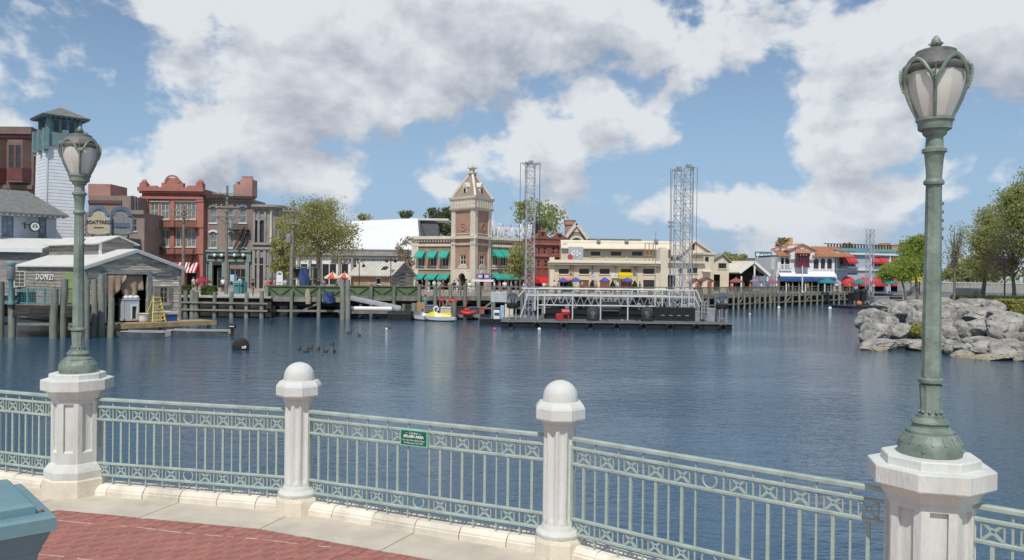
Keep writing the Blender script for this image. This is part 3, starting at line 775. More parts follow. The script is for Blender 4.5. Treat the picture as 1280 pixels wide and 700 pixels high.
for px, top, sc_ in ((233,.55,1.3),(241,.62,1.35),(246,.45,1.4),(269,.45,1.1),(290,.5,1.2),(309,.4,1.15),(328,.6,1.2)):
    x = gx(px, 76.7) - gx(226, 77); pile(sw, (x, -.35), top, sc_)
for z in (-1.25, -.55):
    mb = MB(); mb.beam((.2,-.62,z),(swl-.2,-.6,z-.05),.12,.16); mb.build('waler', M_wood, sw)
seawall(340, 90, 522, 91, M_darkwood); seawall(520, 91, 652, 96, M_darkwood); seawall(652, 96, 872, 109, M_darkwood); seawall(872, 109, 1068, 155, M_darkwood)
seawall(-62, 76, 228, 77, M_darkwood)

# ================================================================ LEFT: building behind, belvedere tower
M_maroon = mat('maroon_panel', (.15,.045,.045), .6, .2, 1.5); M_brown = brickmat('brown_brick', (.20,.125,.098), (.165,.10,.08), (.24,.18,.15))
F = Bd('bay_window_building', 'dark brown block with maroon bay windows at the far left edge', 'building', -70, 106, 41, 106)
zt = F.p(20, 160)[1]; F.shell(M_brown, zt, 12)
F.px('cornice', M_brown, -72, 159, 43, 168, .7, -.02); F.px('cornice_moulding', M_maroon, -71, 168.5, 42.3, 172, .45, -.02)
for (a, c) in ((-58,-24),(-18,8),(11,39)):
    x0, z0, x1, z1 = F.r(a, 180, c, 225); mb = MB(); mb.slab([(x0,-.02),(x0+.5,-1.1),(x1-.5,-1.1),(x1,-.02)], z0-.4, z1+.4); bay = mb.build('bay', M_brown, F.root)
    mb = MB(); mb.slab([(x0-.05,-.02),(x0+.46,-1.16),(x1-.46,-1.16),(x1+.05,-.02)], z0-.1, z0+1.5); mb.build('bay_panel', M_maroon, bay)
    w3 = (x1-x0-1.2)/2
    for k in range(2):
        xx = x0+.6+k*w3; window(bay, (xx+.1, z0+1.6, xx+w3-.1, z1-.3), M_maroon, M_glassdk, 1, 2, y0=-1.17)
F.px('string_course', M_brown, -71, 231, 42, 236, .35, -.02)

# belvedere tower, a corner of it turned to the water
TW = at(74, 297, 92); TW.z = 0
tw = thing('belvedere_tower', 'tall white clapboard tower with teal belvedere and grey pyramid roof', 'tower', TW, R(45))
def zpx(px, py, d): return at(px, py, d).z
zb, ztp, zbl, zev, zap = -.2, zpx(74,186,92), zpx(74,182,92), zpx(74,150,92), zpx(74,135,92)
mb = MB(); nb = 44; h0, h1 = 2.05, 1.80
for k in range(nb):
    a, c = zb + (ztp-zb)*k/nb, zb + (ztp-zb)*(k+1)/nb; f = k/nb; hh = h0 + (h1-h0)*f
    mb.lathe([((hh+.045)*math.sqrt(2), a),((hh+.012)*math.sqrt(2), c)], 4, rot=math.pi/4)
stuff(mb.build('siding', M_whitesid, tw))
for sx_, sy_ in ((-1,-1),(1,-1),(1,1),(-1,1)):
    mb = MB(); mb.beam((sx_*(h0+.03),sy_*(h0+.03),zb),(sx_*(h1+.02),sy_*(h1+.02),ztp),.2); mb.build('corner_board', M_whitesid, tw)
mb = MB(); mb.box(-2.0,-2.0,ztp,2.0,2.0,zbl+1.15); mb.build('gallery_wall', M_teal, tw)
for sx_ in (-1,0,1):
    for sy_ in (-1,0,1):
        if sx_ == 0 and sy_ == 0: continue
        mb = MB(); mb.box(sx_*2.0-.28,sy_*2.0-.28,ztp-.5,sx_*2.0+.28,sy_*2.0+.28,zbl+1.5); mb.box(sx_*2.0-.18,sy_*2.0-.18,ztp-.9,sx_*2.0+.18,sy_*2.0+.18,ztp-.49); mb.build('gallery_post', M_teal, tw)
mb = MB(); mb.box(-1.45,-1.45,zbl+1.1,1.45,1.45,zev+.1); mb.build('lantern_core', M_teal, tw)
for k in range(4):
    for j in (-.8,.0,.8):
        mb = MB(); mb.M = Matrix.Rotation(k*math.pi/2, 4, 'Z'); mb.box(j-.24,-1.50,zbl+1.35,j+.24,-1.447,zev-.35); o = mb.build('louvre_opening', M_glassdk, tw)
for sx_ in (-1,1):
    for sy_ in (-1,1):
        mb = MB(); mb.box(sx_*1.62-.18,sy_*1.62-.18,zbl+1.1,sx_*1.62+.18,sy_*1.62+.18,zev+.05); mb.build('corner_post', M_teal, tw)
mb = MB(); mb.lathe([(2.45*math.sqrt(2), zev-.02),(2.5*math.sqrt(2), zev+.12),(.12, zap+.02),(.001, zap+.1)], 4, rot=math.pi/4); mb.build('roof', M_greyshg, tw)
mb = MB()
for k in range(4):
    mb.M = Matrix.Rotation(k*math.pi/2, 4, 'Z')
    for j in range(9): x = -2.2 + j*.55; mb.box(x-.06,-2.4,zev-.16,x+.06,-1.4,zev-.022)
mb.M = None; stuff(mb.build('rafter_tail', M_teal, tw))
wz0, wz1 = zpx(90,291,92), zpx(90,272,92)
f_ = ob('window', None, tw); bpy.data.objects.remove(f_)
o = window(tw, (0,0,1.25,wz1-wz0), M_bluetrim, M_glassdk, 2, 2, y0=0); o.location = (2.06,-.3,wz0); o.rotation_euler = (0,0,R(90))

# white sided house with a grey hipped roof in front of the tower
M_housew = mat('blue_grey_white_siding', (.50,.53,.57), .7, .06)
H = Bd('white_sided_house', 'white clapboard house with grey shingle hipped roof at the left edge', 'house', -90, 77, 70, 86)
ze = H.p(35, 267)[1]; zr = H.p(20, 233)[1]; dp = 9.0
hl = [H.r(-50,271,-33,298), H.r(2,270,17,296), H.r(48,270,58,296)]
H.shell(M_housew, ze, dp, hl); 
for h in hl: window(H.root, h, M_bluetrim, M_glassmd, 2 if h is not hl[2] else 1, 2, sill=M_bluetrim, fw=.13, y0=.02)
mb = MB()
for k in range(16):
    z = -.2 + (ze+.2)*k/16
    for a, c in ((0,H.W),):
        xs = [0.0]; 
        for h in sorted(hl): xs += [h[0]-.02, h[2]+.02]
        xs.append(H.W)
        for q in range(0, len(xs), 2): mb.box(xs[q],-.03,z,xs[q+1],-.003,z+.08)
stuff(mb.build('clapboard', M_housew, H.root))
rx1 = H.W + .9; xr = H.p(35, 238, 4.5)[0]
mb = MB(); v = [(-.9,-.9,ze),(rx1,-.9,ze),(rx1,dp+.9,ze),(-.9,dp+.9,ze),(2,dp/2,zr),(xr,dp/2,zr)]
mb.add(v + [(x,y,z-.18) for x,y,z in v[:4]], [(0,1,5,4),(1,2,5),(2,3,4,5),(3,0,4),(0,6,7,1),(1,7,8,2),(2,8,9,3),(3,9,6,0),(9,8,7,6)]); mb.build('roof', M_greyshg, H.root)
mb = MB()
for k in range(26): x = -.6 + k*(H.W+1.2)/25; mb.box(x-.07,-.85,ze-.32,x+.07,-.05,ze-.182)
stuff(mb.build('rafter_tail', M_whitesid, H.root))
M_cgreen = mat('sign_dark_green', (.01,.05,.03), .5); M_cwhite = mat('sign_white', (.75,.77,.73), .5, .03)
cxs, czs = H.p(39.8, 283.5); cs = thing('round_sign', 'round white and dark green bracket sign on the white house', 'sign', H.world(cxs, -.75, czs), H.ang)
mb = MB(); mb.M = Matrix.Rotation(R(90), 4, 'X'); mb.lathe([(.54,-.08),(.54,.08)], 24); mb.build('rim', M_cgreen, cs)
mb = MB(); mb.M = Matrix.Rotation(R(90), 4, 'X'); mb.lathe([(.42,-.09),(.42,.09)], 24); mb.build('face', M_cwhite, cs)
mb = MB(); mb.M = Matrix.Rotation(R(90), 4, 'X'); mb.lathe([(.20,-.10),(.20,.10)], 16, c=(0,.06,0)); mb.M = None; mb.box(-.3,-.1,-.07,-.12,.1,-.01); mb.box(.12,-.1,-.07,.3,.1,-.01); mb.build('emblem', M_cgreen, cs)
mb = MB(); mb.M = Matrix.Rotation(R(90), 4, 'X'); mb.lathe([(.09,-.11),(.09,.11)], 12, c=(0,.09,0)); mb.M = None; mb.box(-.06,-.11,-.12,.06,.11,.02); mb.build('emblem_figure', M_cwhite, cs)
mb = MB(); mb.box(-.95,-.06,.12,-.5,.06,.2); mb.box(-1.0,-.1,-.25,-.9,.1,.4); mb.box(-.95,0,.2,-.9,.74,.28); mb.build('bracket', M_black, cs)

# lower store roofs between that house and the boathouse
S = Bd('harbour_shed', 'long low shed with pale metal roof below the white house', 'shed', -110, 76.5, 50, 78)
zs = S.p(20, 312)[1]; S.shell(M_siding, zs, 5)
mb = MB(); mb.sheet([(-.4,-.5,zs+.02),(S.W+.4,-.5,zs+.02),(S.W+.4,5.4,zs+1.2),(-.4,5.4,zs+1.2)], (0,0,.12)); mb.build('metal_roof', M_whiteroof, S.root)
mb = MB(); mb.box(-.4,-.55,zs-.25,S.W+.4,-.42,zs+.15); mb.build('fascia', M_white, S.root)

# ================================================================ BOATHOUSE
CB = Vector((gx(107,53.5),53.5,0)); RB = Vector((gx(226,58.8),58.8,0)); tB = (RB-CB).normalized(); WB = (RB-CB).length
BH = Bd('boathouse', 'weathered grey board boathouse with white roof and open boat door', 'boathouse', 107, 53.5, 226, 58.8)
DB = 11.2
zeB = 2.60; zaB = BH.p(170, 314)[1]; zfl = -1.18; mid = WB/2
hx0, hz0, hx1, hz1 = BH.r(133, 343, 184, 404); hz0 = zfl
wx0, wz0, wx1, wz1 = BH.r(200, 358, 210, 379)
def gz(x): return zeB + (zaB-zeB)*(1 - abs(x-mid)/mid)
holes = [(hx0,zfl,hx1,hz1),(wx0,wz0,wx1,wz1)]
# front: individual boards laid between the openings, each with its own tone and offset
mb = MB(); mb.wall(0, WB, zfl, zeB, holes, .18, .06); mb.add([(0,.06,zeB),(WB,.06,zeB),(mid,.06,zaB)], [(0,1,2)])
mb.add([(WB,.06,zfl),(WB,DB,zfl),(WB,DB,zeB),(WB,.06,zeB)], [(0,1,2,3)]); mb.add([(0,DB,zfl),(WB,DB,zfl),(WB,DB,zeB),(0,DB,zeB)], [(0,1,2,3)]); mb.add([(0,.06,zfl),(0,DB,zfl),(0,DB,zeB),(0,.06,zeB)], [(3,2,1,0)])
mb.build('wall', M_siding, BH.root)
M_board = mat('board_grey', (.55,.48,.385), .9, .38, 2.2, .5, 16, stretch=(.7,.7,4), rnd=.38, grime=.25, gcol=(.14,.11,.09))
rows = 26; zh = (zaB - zfl)/rows
for j in range(rows):
    z = zfl + j*zh; zc = z + zh/2
    if zc < zeB: spans = [(0.0, WB)]
    else:
        f = (zaB-zc)/(zaB-zeB); spans = [(mid-mid*f, mid+mid*f)]
    for h in holes:
        ns = []
        for a, c in spans:
            if h[1]-.02 < zc < h[3]+.02 and a < h[2] and c > h[0]:
                if h[0]-a > .05: ns.append((a, h[0]))
                if c-h[2] > .05: ns.append((h[2], c))
            else: ns.append((a, c))
        spans = ns
    for a, c in spans:
        x = a
        while x < c - .02:
            l = min(rng.uniform(1.1,3.4), c-x); l = c-x if c-x-l < .4 else l
            mb = MB(); tl = rng.uniform(-.012,.012); y_ = rng.uniform(0,.02)
            mb.M = Matrix.Translation((x, 0, z)) @ Matrix.Rotation(tl/ max(l,.5), 4, 'Y'); mb.add([(.008,-.005-y_,0),(l-.008,-.005-y_,0),(l-.008,.055,0),(.008,.055,0),(.008,.025-y_,zh+.02),(l-.008,.025-y_,zh+.02),(l-.008,.055,zh+.02),(.008,.055,zh+.02)], [(0,3,2,1),(4,5,6,7),(0,1,5,4),(1,2,6,5),(2,3,7,6),(3,0,4,7)])
            mb.build('board', M_board, BH.root); x += l
for (a, c) in ((-.04,.13),(WB-.13,WB+.04)): BH.part('corner_board', M_siding, (a, zfl, c, zeB-.05), .05, .2)
for (a, c, z0, z1) in ((hx0-.32,hx0-.02,zfl,hz1+.25),(hx1+.02,hx1+.28,zfl,hz1+.25)): BH.part('door_jamb', mat('grey_blue_board', (.21,.23,.235), .85, .2), (a, z0, c, z1), .07, .1)
BH.part('door_lintel', M_siding, (hx0-.3, hz1+.01, hx1+.27, hz1+.22), .05, .1)
o = window(BH.root, (wx0,wz0,wx1,wz1), M_siding, M_glassdk, 2, 3, sill=M_cope, y0=.0)
BH.part('window_shutter', M_wood, (wx1+.03, wz0-.15, wx1+.28, wz1), .08, .05)
BH.part('window_shutter', M_wood, (wx0-.42, wz0+.25, wx0-.03, wz1), .07, .05)
# roof with metal sheets
ov = .22; sl_ = (zaB-zeB)/mid
mb = MB(); mb.sheet([(-ov,-ov,zeB-sl_*ov+.06),(mid,-ov,zaB+.06),(mid,DB+ov,zaB+.06),(-ov,DB+ov,zeB-sl_*ov+.06)], (0,0,.1)); mb.build('roof_slope', M_whiteroof, BH.root)
mb = MB(); mb.sheet([(mid,-ov,zaB+.06),(WB+ov,-ov,zeB-sl_*ov+.06),(WB+ov,DB+ov,zeB-sl_*ov+.06),(mid,DB+ov,zaB+.06)], (0,0,.1)); mb.build('roof_slope', M_whiteroof, BH.root)
for a, c in (((-ov,-ov-.02,zeB-sl_*ov),(mid,-ov-.02,zaB)),((mid,-ov-.02,zaB),(WB+ov,-ov-.02,zeB-sl_*ov))):
    mb = MB(); mb.beam(a, c, .05, .2); mb.build('barge_board', mat('pale_grey_trim', (.48,.48,.46), .7, .1), BH.root)
# raised monitor on the ridge
mw = 2.35; mz0 = zeB+.35; md = 2.7
mzE = at(133,304,57.6).z; mzA = at(153,297,58.4).z
mb = MB(); mb.box(mid-mw/2, md, mz0, mid+mw/2, DB, mzE); mb.add([(mid-mw/2,md-.002,mzE),(mid+mw/2,md-.002,mzE),(mid,md-.002,mzA)], [(0,1,2)]); mo = mb.build('monitor', M_siding, BH.root)
for sg in (-1, 1):
    mb = MB(); mb.sheet([(mid, md-.3, mzA+.03),(mid+sg*(mw/2+.35), md-.3, mzE-.12),(mid+sg*(mw/2+.35), DB+.3, mzE-.12),(mid, DB+.3, mzA+.03)], (0,0,.09)); mb.build('monitor_roof', M_whiteroof, mo)
mb = MB()
for k in range(6):
    z = mz0 + (mzE-mz0)*k/6; mb.box(mid-mw/2-.03, md+.05, z, mid-mw/2-.004, DB, z+(mzE-mz0)/6-.03); mb.box(mid-mw/2, md-.03, z, mid+mw/2, md-.004, z+(mzE-mz0)/6-.03)
stuff(mb.build('monitor_board', M_siding, mo))
mb = MB(); mb.beam((mid-mw/2-.02,md-.02,mz0),(mid-mw/2-.02,md-.02,mzE-.05),.16); mb.build('corner_post', M_white, mo)
# side wall boards, window, green door, painted name (the side faces the camera's left)
SB = Bd('', '', '', 20, 68.6, 107, 60, root=None) if False else None
sm = Matrix.Rotation(-math.pi/2, 4, 'Z')
mb = MB()
for j in range(16):
    z = zfl + (zeB-zfl)*j/16; mb.add([(-.045,.0,z),(-.012,.0,z+(zeB-zfl)/16),(-.012,DB,z+(zeB-zfl)/16),(-.045,DB,z)], [(0,1,2,3)]); mb.add([(-.045,0,z),(-.045,DB,z),(0,DB,z),(0,0,z)], [(0,1,2,3)])
stuff(mb.build('side_siding', M_siding, BH.root))
def side(px, py):
    v = ray(px, py); n_ = BH.t; k = (BH.A - CAMO).dot(n_) / v.dot(n_); P = CAMO + v*k; return (P - BH.A).dot(BH.n), P.z
ya, za = side(20, 358); yb, zb2 = side(33, 339)
def side_obj(o, y, z): o.location = (-.05, y, z); o.rotation_euler = (0,0,-math.pi/2)
o = window(BH.root, (0,0,abs(ya-yb),zb2-za), M_cream, M_glassdk, 2, 4, y0=0, fw=.055, label='cream framed small paned side window'); side_obj(o, max(ya,yb), za); o.location.x = -.13
ya, za = side(81, 380); yb, zb2 = side(95, 341)
mb = MB(); w_ = abs(ya-yb); mb.box(0,-.06,0,w_,.0,zb2-za); o = mb.build('door', mat('lime_green_door', (.27,.36,.12), .7, .15), BH.root); side_obj(o, max(ya,yb), za)
mb2 = MB()
for k in range(1, 5): mb2.box(k*w_/5-.012,-.075,.05,k*w_/5+.012,-.058,zb2-za-.05)
stuff(mb2.build('door_batten', M_siding, o))
yc, zc = side(57.5, 346.5)
o = text('DONZI', .60, M_white, BH.root, (0,0,0), ext=.02, fat=.0, space=1.15, wx=1.4); side_obj(o, yc, zc); o.location.x = -.09
# emblem board over the small window, tarp and interior
ex, ez = BH.p(205.5, 343.5)
mb = MB(); mb.prism([(ex+.78*math.cos(a)*1.15, ez+.2*math.sin(a)) for a in [2*math.pi*k/14 for k in range(14)]], -.09, -.01); mb.build('name_board', mat('dark_grey_board', (.12,.13,.13), .7), BH.root)
BH.part('name_strip', M_siding, (ex-.55, ez-.05, ex+.55, ez+.05), .105, -.088)
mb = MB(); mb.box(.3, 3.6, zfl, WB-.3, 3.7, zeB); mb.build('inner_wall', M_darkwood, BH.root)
M_tarp = mat('brown_tarp', (.33,.235,.165), .85, .2, 1.5)
M_flr = mat('boathouse_floor', (.1,.085,.07), .9); mb = MB(); mb.box(.1,.1,zfl-.2,WB-.1,DB-.1,zfl); mb.build('floor', M_flr, BH.root)
def drape(x0, x1, ztop, sag, y0, name, label):
    mb = MB(); nx_, nz_ = 14, 8; vs = []; fs = []
    for j in range(nz_+1):
        for i in range(nx_+1):
            u, q = i/nx_, j/nz_; x = x0+(x1-x0)*u; low = sag(u)
            vs.append((x, y0 + .14*math.sin(u*17+q)*q - .1*q, ztop - low*q))
    mb.add(vs, [(j*(nx_+1)+i, j*(nx_+1)+i+1, (j+1)*(nx_+1)+i+1, (j+1)*(nx_+1)+i) for j in range(nz_) for i in range(nx_)])
    o = mb.build(name, M_tarp, None, smooth=60); o.location = BH.A; o.rotation_euler = (0,0,BH.ang); me = o.data
    md_ = o.modifiers.new('s', 'SOLIDIFY'); md_.thickness = .03
    return tag(o, label, 'tarpaulin')
drape(hx0+.05, hx0+1.3, hz1-.02, lambda u: 1.95*(1-u)**.8 + .15, .02, 'tarpaulin', 'pale edge of tarpaulin pulled aside in the boathouse doorway')
drape(hx0+1.1, hx1-.25, hz1-.02, lambda u: 1.1+.95*math.sin(min(1,u*1.25)*math.pi), .22, 'tarpaulin', 'brown tarpaulin sagging across the top of the boathouse doorway')
# grey kiosk inside the doorway
M_kiosk = mat('pale_grey_panel', (.50,.53,.56), .5, .06)
kx0, kz0, kx1, kz1 = BH.r(156, 375, 174, 404.5, -.4); kz0 = zfl+.1
k_ = thing('kiosk', 'pale grey cabin with a dark doorway parked in the boathouse entrance', 'kiosk', BH.world(kx0, -.4, kz0), BH.ang)
kw, kh = kx1-kx0, kz1-kz0; kd0 = kw*.5; kd1 = kw*.82
mb = MB(); mb.wall(0, kw, 0, kh, [(kd0,.12,kd1,kh*.68)], .12); mb.box(0,.121,0,.1,.8,kh); mb.box(kw-.1,.121,0,kw,.8,kh); mb.box(0,.8,0,kw,.9,kh); mb.box(-.03,-.04,kh+.002,kw+.03,.93,kh+.08); mb.build('cabin', M_kiosk, k_)
mb = MB(); mb.box(kd0-.08,-.03,.1,kd0-.002,.1,kh*.7); mb.box(kd1+.002,-.03,.1,kd1+.08,.1,kh*.7); mb.box(kd0-.08,-.03,kh*.7+.002,kd1+.08,.1,kh*.7+.1); mb.build('door_frame', M_white, k_)
mb = MB()
for x_ in (.3, 1.0, kw-.4): mb.sphere((x_,.5,kh+.18), .19, 8, 5, 1.4, 1, .7)
stuff(mb.build('white_bundle', M_white, k_))
# landing stage in front of the boathouse
M_newwood = mat('yellow_pine', (.40,.30,.155), .8, .22, 2, .3, 14, rnd=.12)
st = thing('landing_stage', 'yellowish timber landing stage in front of the boathouse', 'landing stage', BH.world(hx0+.3, 0, 0), BH.ang)
sx1 = WB - hx0 + 1.3
for k in range(5): y = -2.0 + k*.40; mb = MB(); mb.box(-.2,y,zfl-.10,sx1,y+.385,zfl); mb.build('deck_plank', M_newwood, st)
mb = MB(); mb.box(-.25,-2.1,zfl-.32,sx1+.05,-2.003,zfl+.01); mb.build('edge_beam', M_newwood, st)
for x_ in (.3, 2.6, sx1-.4):
    mb = MB(); mb.tube((x_,-1.8,-3),(x_,-1.8,zfl-.11),.12,n=8); mb.build('pile', M_pile, st, smooth=40)
for px, pt, ln in ((127,343,0),(118,349,.0),(139,372,-.22)):
    p_ = at(px, pt, 52.9); o = pile(st, (0,0), 0, 1.15); d_ = p_ - BH.A; o.location = (d_.dot(BH.t) - (hx0+.3), d_.dot(BH.n), p_.z-1.0); o.rotation_euler.y = ln
# step ladder, cooler, sack
M_yel = mat('yellow_fibreglass', (.62,.50,.10), .5, .08)
lx, lz = BH.p(196.5, 404, -1.0)
ld = thing('step_ladder', 'yellow step ladder standing on the landing stage', 'ladder', BH.world(lx, -.9, zfl), BH.ang)
LH = BH.p(196, 372, -.9)[1] - zfl
for sg in (-1, 1):
    mb = MB(); mb.beam((sg*.48,-.35,0),(sg*.22,0,LH),.07,.12); mb.build('front_rail', M_yel, ld)
    mb = MB(); mb.beam((sg*.52,.75,0),(sg*.24,.08,LH-.1),.05,.07); mb.build('rear_rail', M_yel, ld)
for k in range(6):
    f = (k+.6)/6.6; mb = MB(); mb.box(-.48+.26*f,-.42+.35*f,LH*f-.03,.48-.26*f,-.2+.35*f,LH*f+.03); mb.build('step', M_yel, ld)
mb = MB(); mb.box(-.27,-.1,LH-.02,.27,.2,LH+.06); mb.build('top_cap', M_yel, ld)
M_blue = mat('royal_blue_plastic', (.03,.07,.26), .45, .1)
cx_, _ = BH.p(213, 402, -.9); co = thing('cool_box', 'royal blue cool box on the landing stage right of the ladder', 'cool box', BH.world(cx_, -.8, zfl), BH.ang)
mb = MB(); mb.bevbox(-.42,-.28,0,.42,.28,.40,.03); mb.build('box', M_blue, co); mb = MB(); mb.bevbox(-.45,-.31,.402,.45,.31,.50,.03); mb.build('lid', M_blue, co)
bx_, _ = BH.p(179, 404, -.9); mb = MB(); mb.lathe([(.02,0),(.22,.01),(.33,.16),(.30,.40),(.36,.58),(.42,.62),(.33,.60),(.25,.42)], 10); o = mb.build('sack', M_white, None, BH.world(bx_, -.9, zfl), smooth=60); tag(o, 'open white sack on the landing stage between cabin and ladder', 'sack')
# moored flat boats
M_alu = mat('grey_aluminium', (.20,.205,.19), .5, .3, 1.4, metal=.4, grime=.3)
def jonboat(px0, px1, d, label, motor):
    a = Vector((gx(px0,d),d,WATER)); L_ = gx(px1,d+.6)-gx(px0,d); t = thing('jon_boat', label, 'boat', a, .06, 'flat grey work boats by the landing stage')
    mb = MB(); st_ = [(0,.45,.10,.42),(.08,.6,.0,.40),(.4,.68,-.08,.36),(.85,.66,-.08,.36),(1,.62,-.02,.36)]
    vs = []
    for f, hw, zb_, zt_ in st_:
        vs += [(f*L_,-hw,zt_),(f*L_,-hw*.8,zb_),(f*L_,hw*.8,zb_),(f*L_,hw,zt_),(f*L_,hw-.06,zt_),(f*L_,hw*.75,zb_+.06),(f*L_,-hw*.75,zb_+.06),(f*L_,-hw+.06,zt_)]
    n = len(st_); fs = [(i*8+k, (i+1)*8+k, (i+1)*8+(k+1) % 8, i*8+(k+1) % 8) for i in range(n-1) for k in range(8)] + [tuple(range(8)), tuple(reversed(range((n-1)*8, n*8)))]
    mb.add(vs, fs); mb.build('hull', M_alu, t)
    for f in (.25,.52,.78):
        mb = MB(); mb.box(f*L_-.14,-.6,.2,f*L_+.14,.6,.26); mb.build('thwart', M_alu, t)
    for y in (-.69,.69):
        mb = MB(); mb.beam((.1*L_,y*.92,.41),(.99*L_,y*.95,.375),.04,.05); mb.build('gunwale', M_steel, t)
    if motor:
        m_ = ob('outboard_motor', None, t, (L_+.08,0,.2)); m_['label'] = 'black outboard motor'
        mb = MB(); mb.bevbox(-.16,-.17,.3,.26,.17,.68,.07); mb.build('cowl', M_black, m_); mb = MB(); mb.bevbox(-.05,-.07,-.6,.12,.07,.31,.02); mb.build('leg', M_black, m_)
        mb = MB(); mb.box(-.12,-.172,.44,.2,.172,.5); mb.build('stripe', M_white, m_); mb = MB(); mb.tube((-.15,0,.45),(-.6,.1,.52),.03); mb.build('tiller', M_black, m_)
    return t
jonboat(150, 214, 52.9, 'flat grey work boat moored under the landing stage, the left one', False)
jonboat(206, 291, 54.6, 'flat grey work boat with black outboard motor pointing right', True)

# ---------------------------------------------------------------- left deck with teal railing and mooring piles
D = Bd('timber_deck', 'dark timber deck on piles left of the boathouse', 'deck', -60, 51.5, 104, 51.5)
zd = D.p(50, 381)[1]; zf = D.p(50, 396)[1]
mb = MB(); mb.box(0,.05,zd-.18,D.W-.2,7,zd); mb.build('deck_board', M_wood, D.root)
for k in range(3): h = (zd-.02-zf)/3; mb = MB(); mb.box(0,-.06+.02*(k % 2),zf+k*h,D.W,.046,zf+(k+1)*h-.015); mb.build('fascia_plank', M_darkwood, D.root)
for z in (-1.15,): mb = MB(); mb.beam((0,.3,z),(D.W,.3,z+.06),.14,.22); mb.build('brace', M_wood, D.root)
mb = MB(); mb.beam((D.W-2.0,.25,-.9),(D.W-.3,.25,-1.7),.12,.16); mb.build('brace', M_wood, D.root)
for px, pt, sc_ in ((-30,345,1.2),(5,352,1.35),(13.5,360,1.25),(72,361,1.35),(79.5,349,1.25),(101,355,1.2),(108,352,1.2),(113,350,1.0)):
    x, z = D.p(px, pt); pile(D.root, (x, -.35 if px not in (79.5,13.5) else .1), z, sc_).name = 'pile'
M_tealrail = mat('teal_rail_paint', (.12,.27,.27), .5, .1)
zr_ = D.p(50, 361)[1]; dr = thing('deck_railing', 'teal wire mesh railing on the timber deck', 'railing', D.world(0,.5,zd), D.ang)
for z in (zr_-zd, .08): mb = MB(); mb.box(.1,-.03,z-.035,D.W-.3,.03,z+.035); mb.build('rail', M_tealrail, dr)
for k in range(8): x = .2 + k*(D.W-.8)/7; mb = MB(); mb.box(x-.05,-.05,0,x+.05,.05,zr_-zd+.05); mb.build('post', M_tealrail, dr)
mb = MB(); n_ = int((D.W-.5)/.16)
for k in range(n_): x = .2 + k*.16; mb.box(x-.008,-.006,.1,x+.008,.006,zr_-zd-.04)
for k in range(1, 7): z = (zr_-zd)*k/7; mb.box(.1,.007,z-.008,D.W-.3,.015,z+.008)
stuff(mb.build('wire_mesh', M_tealrail, dr))
# things on the deck behind the railing
for (a, c, y0_, y1_, m_, nm, lb) in ((25,41,370,380.5,mat('teal_crate', (.05,.16,.19), .6, .15),'crate','dark teal crate behind the deck railing, left of the orange post'),(33,37,361,380.5,mat('tan_post', (.40,.24,.12), .7),'stanchion','brown short stanchion behind the deck railing'),(59,63.5,358,381,mat('ochre_post', (.42,.29,.12), .7),'stanchion','ochre stanchion behind the deck railing near the green door')):
    x0_, z0_, x1_, z1_ = D.r(a, y0_, c, y1_, 1.2); t = thing(nm, lb, nm, D.world((x0_+x1_)/2, 1.2 + (.5 if nm == 'stanchion' else 0), zd), D.ang)
    w_ = (x1_-x0_)/2; mb = MB()
    if nm == 'crate': mb.bevbox(-w_,-.35,0,w_,.35,.72,.02); mb.build('box', m_, t); mb = MB(); mb.bevbox(-w_-.03,-.38,.722,w_+.03,.38,.80,.02); mb.build('lid', m_, t)
    else: mb.lathe([(w_*.8,0),(w_*.8,z1_-z0_-.1),(w_*1.05,z1_-z0_-.09),(w_*.9,z1_-z0_),(.01,z1_-z0_+.03)], 10); mb.build('shaft', m_, t, smooth=40); mb = MB(); mb.lathe([(w_*1.4,0),(w_*1.4,.06)], 10); mb.build('foot', m_, t)
# dark teal pillar lamp at the left edge
px_ = at(9, 340, 51); pl = thing('pillar_light', 'short teal pillar light with grey cap at the left edge', 'light', (px_.x, 51.4, zd), 0)
hh = at(9, 327, 51.2).z - zd
mb = MB(); mb.lathe([(.22,0),(.22,.15),(.13,.3),(.12,hh-1.3),(.2,hh-1.15)], 12); mb.build('post', M_tealrail, pl, smooth=40)
mb = MB(); mb.lathe([(.2,hh-1.15),(.24,hh-1.1),(.24,hh-.2)], 12); mb.build('lamp_body', M_metalgrey, pl, smooth=40)
mb = MB(); mb.lathe([(.3,hh-.2),(.3,hh-.08),(.1,hh+.06),(.01,hh+.08)], 12); mb.build('cap', M_teal, pl, smooth=30)

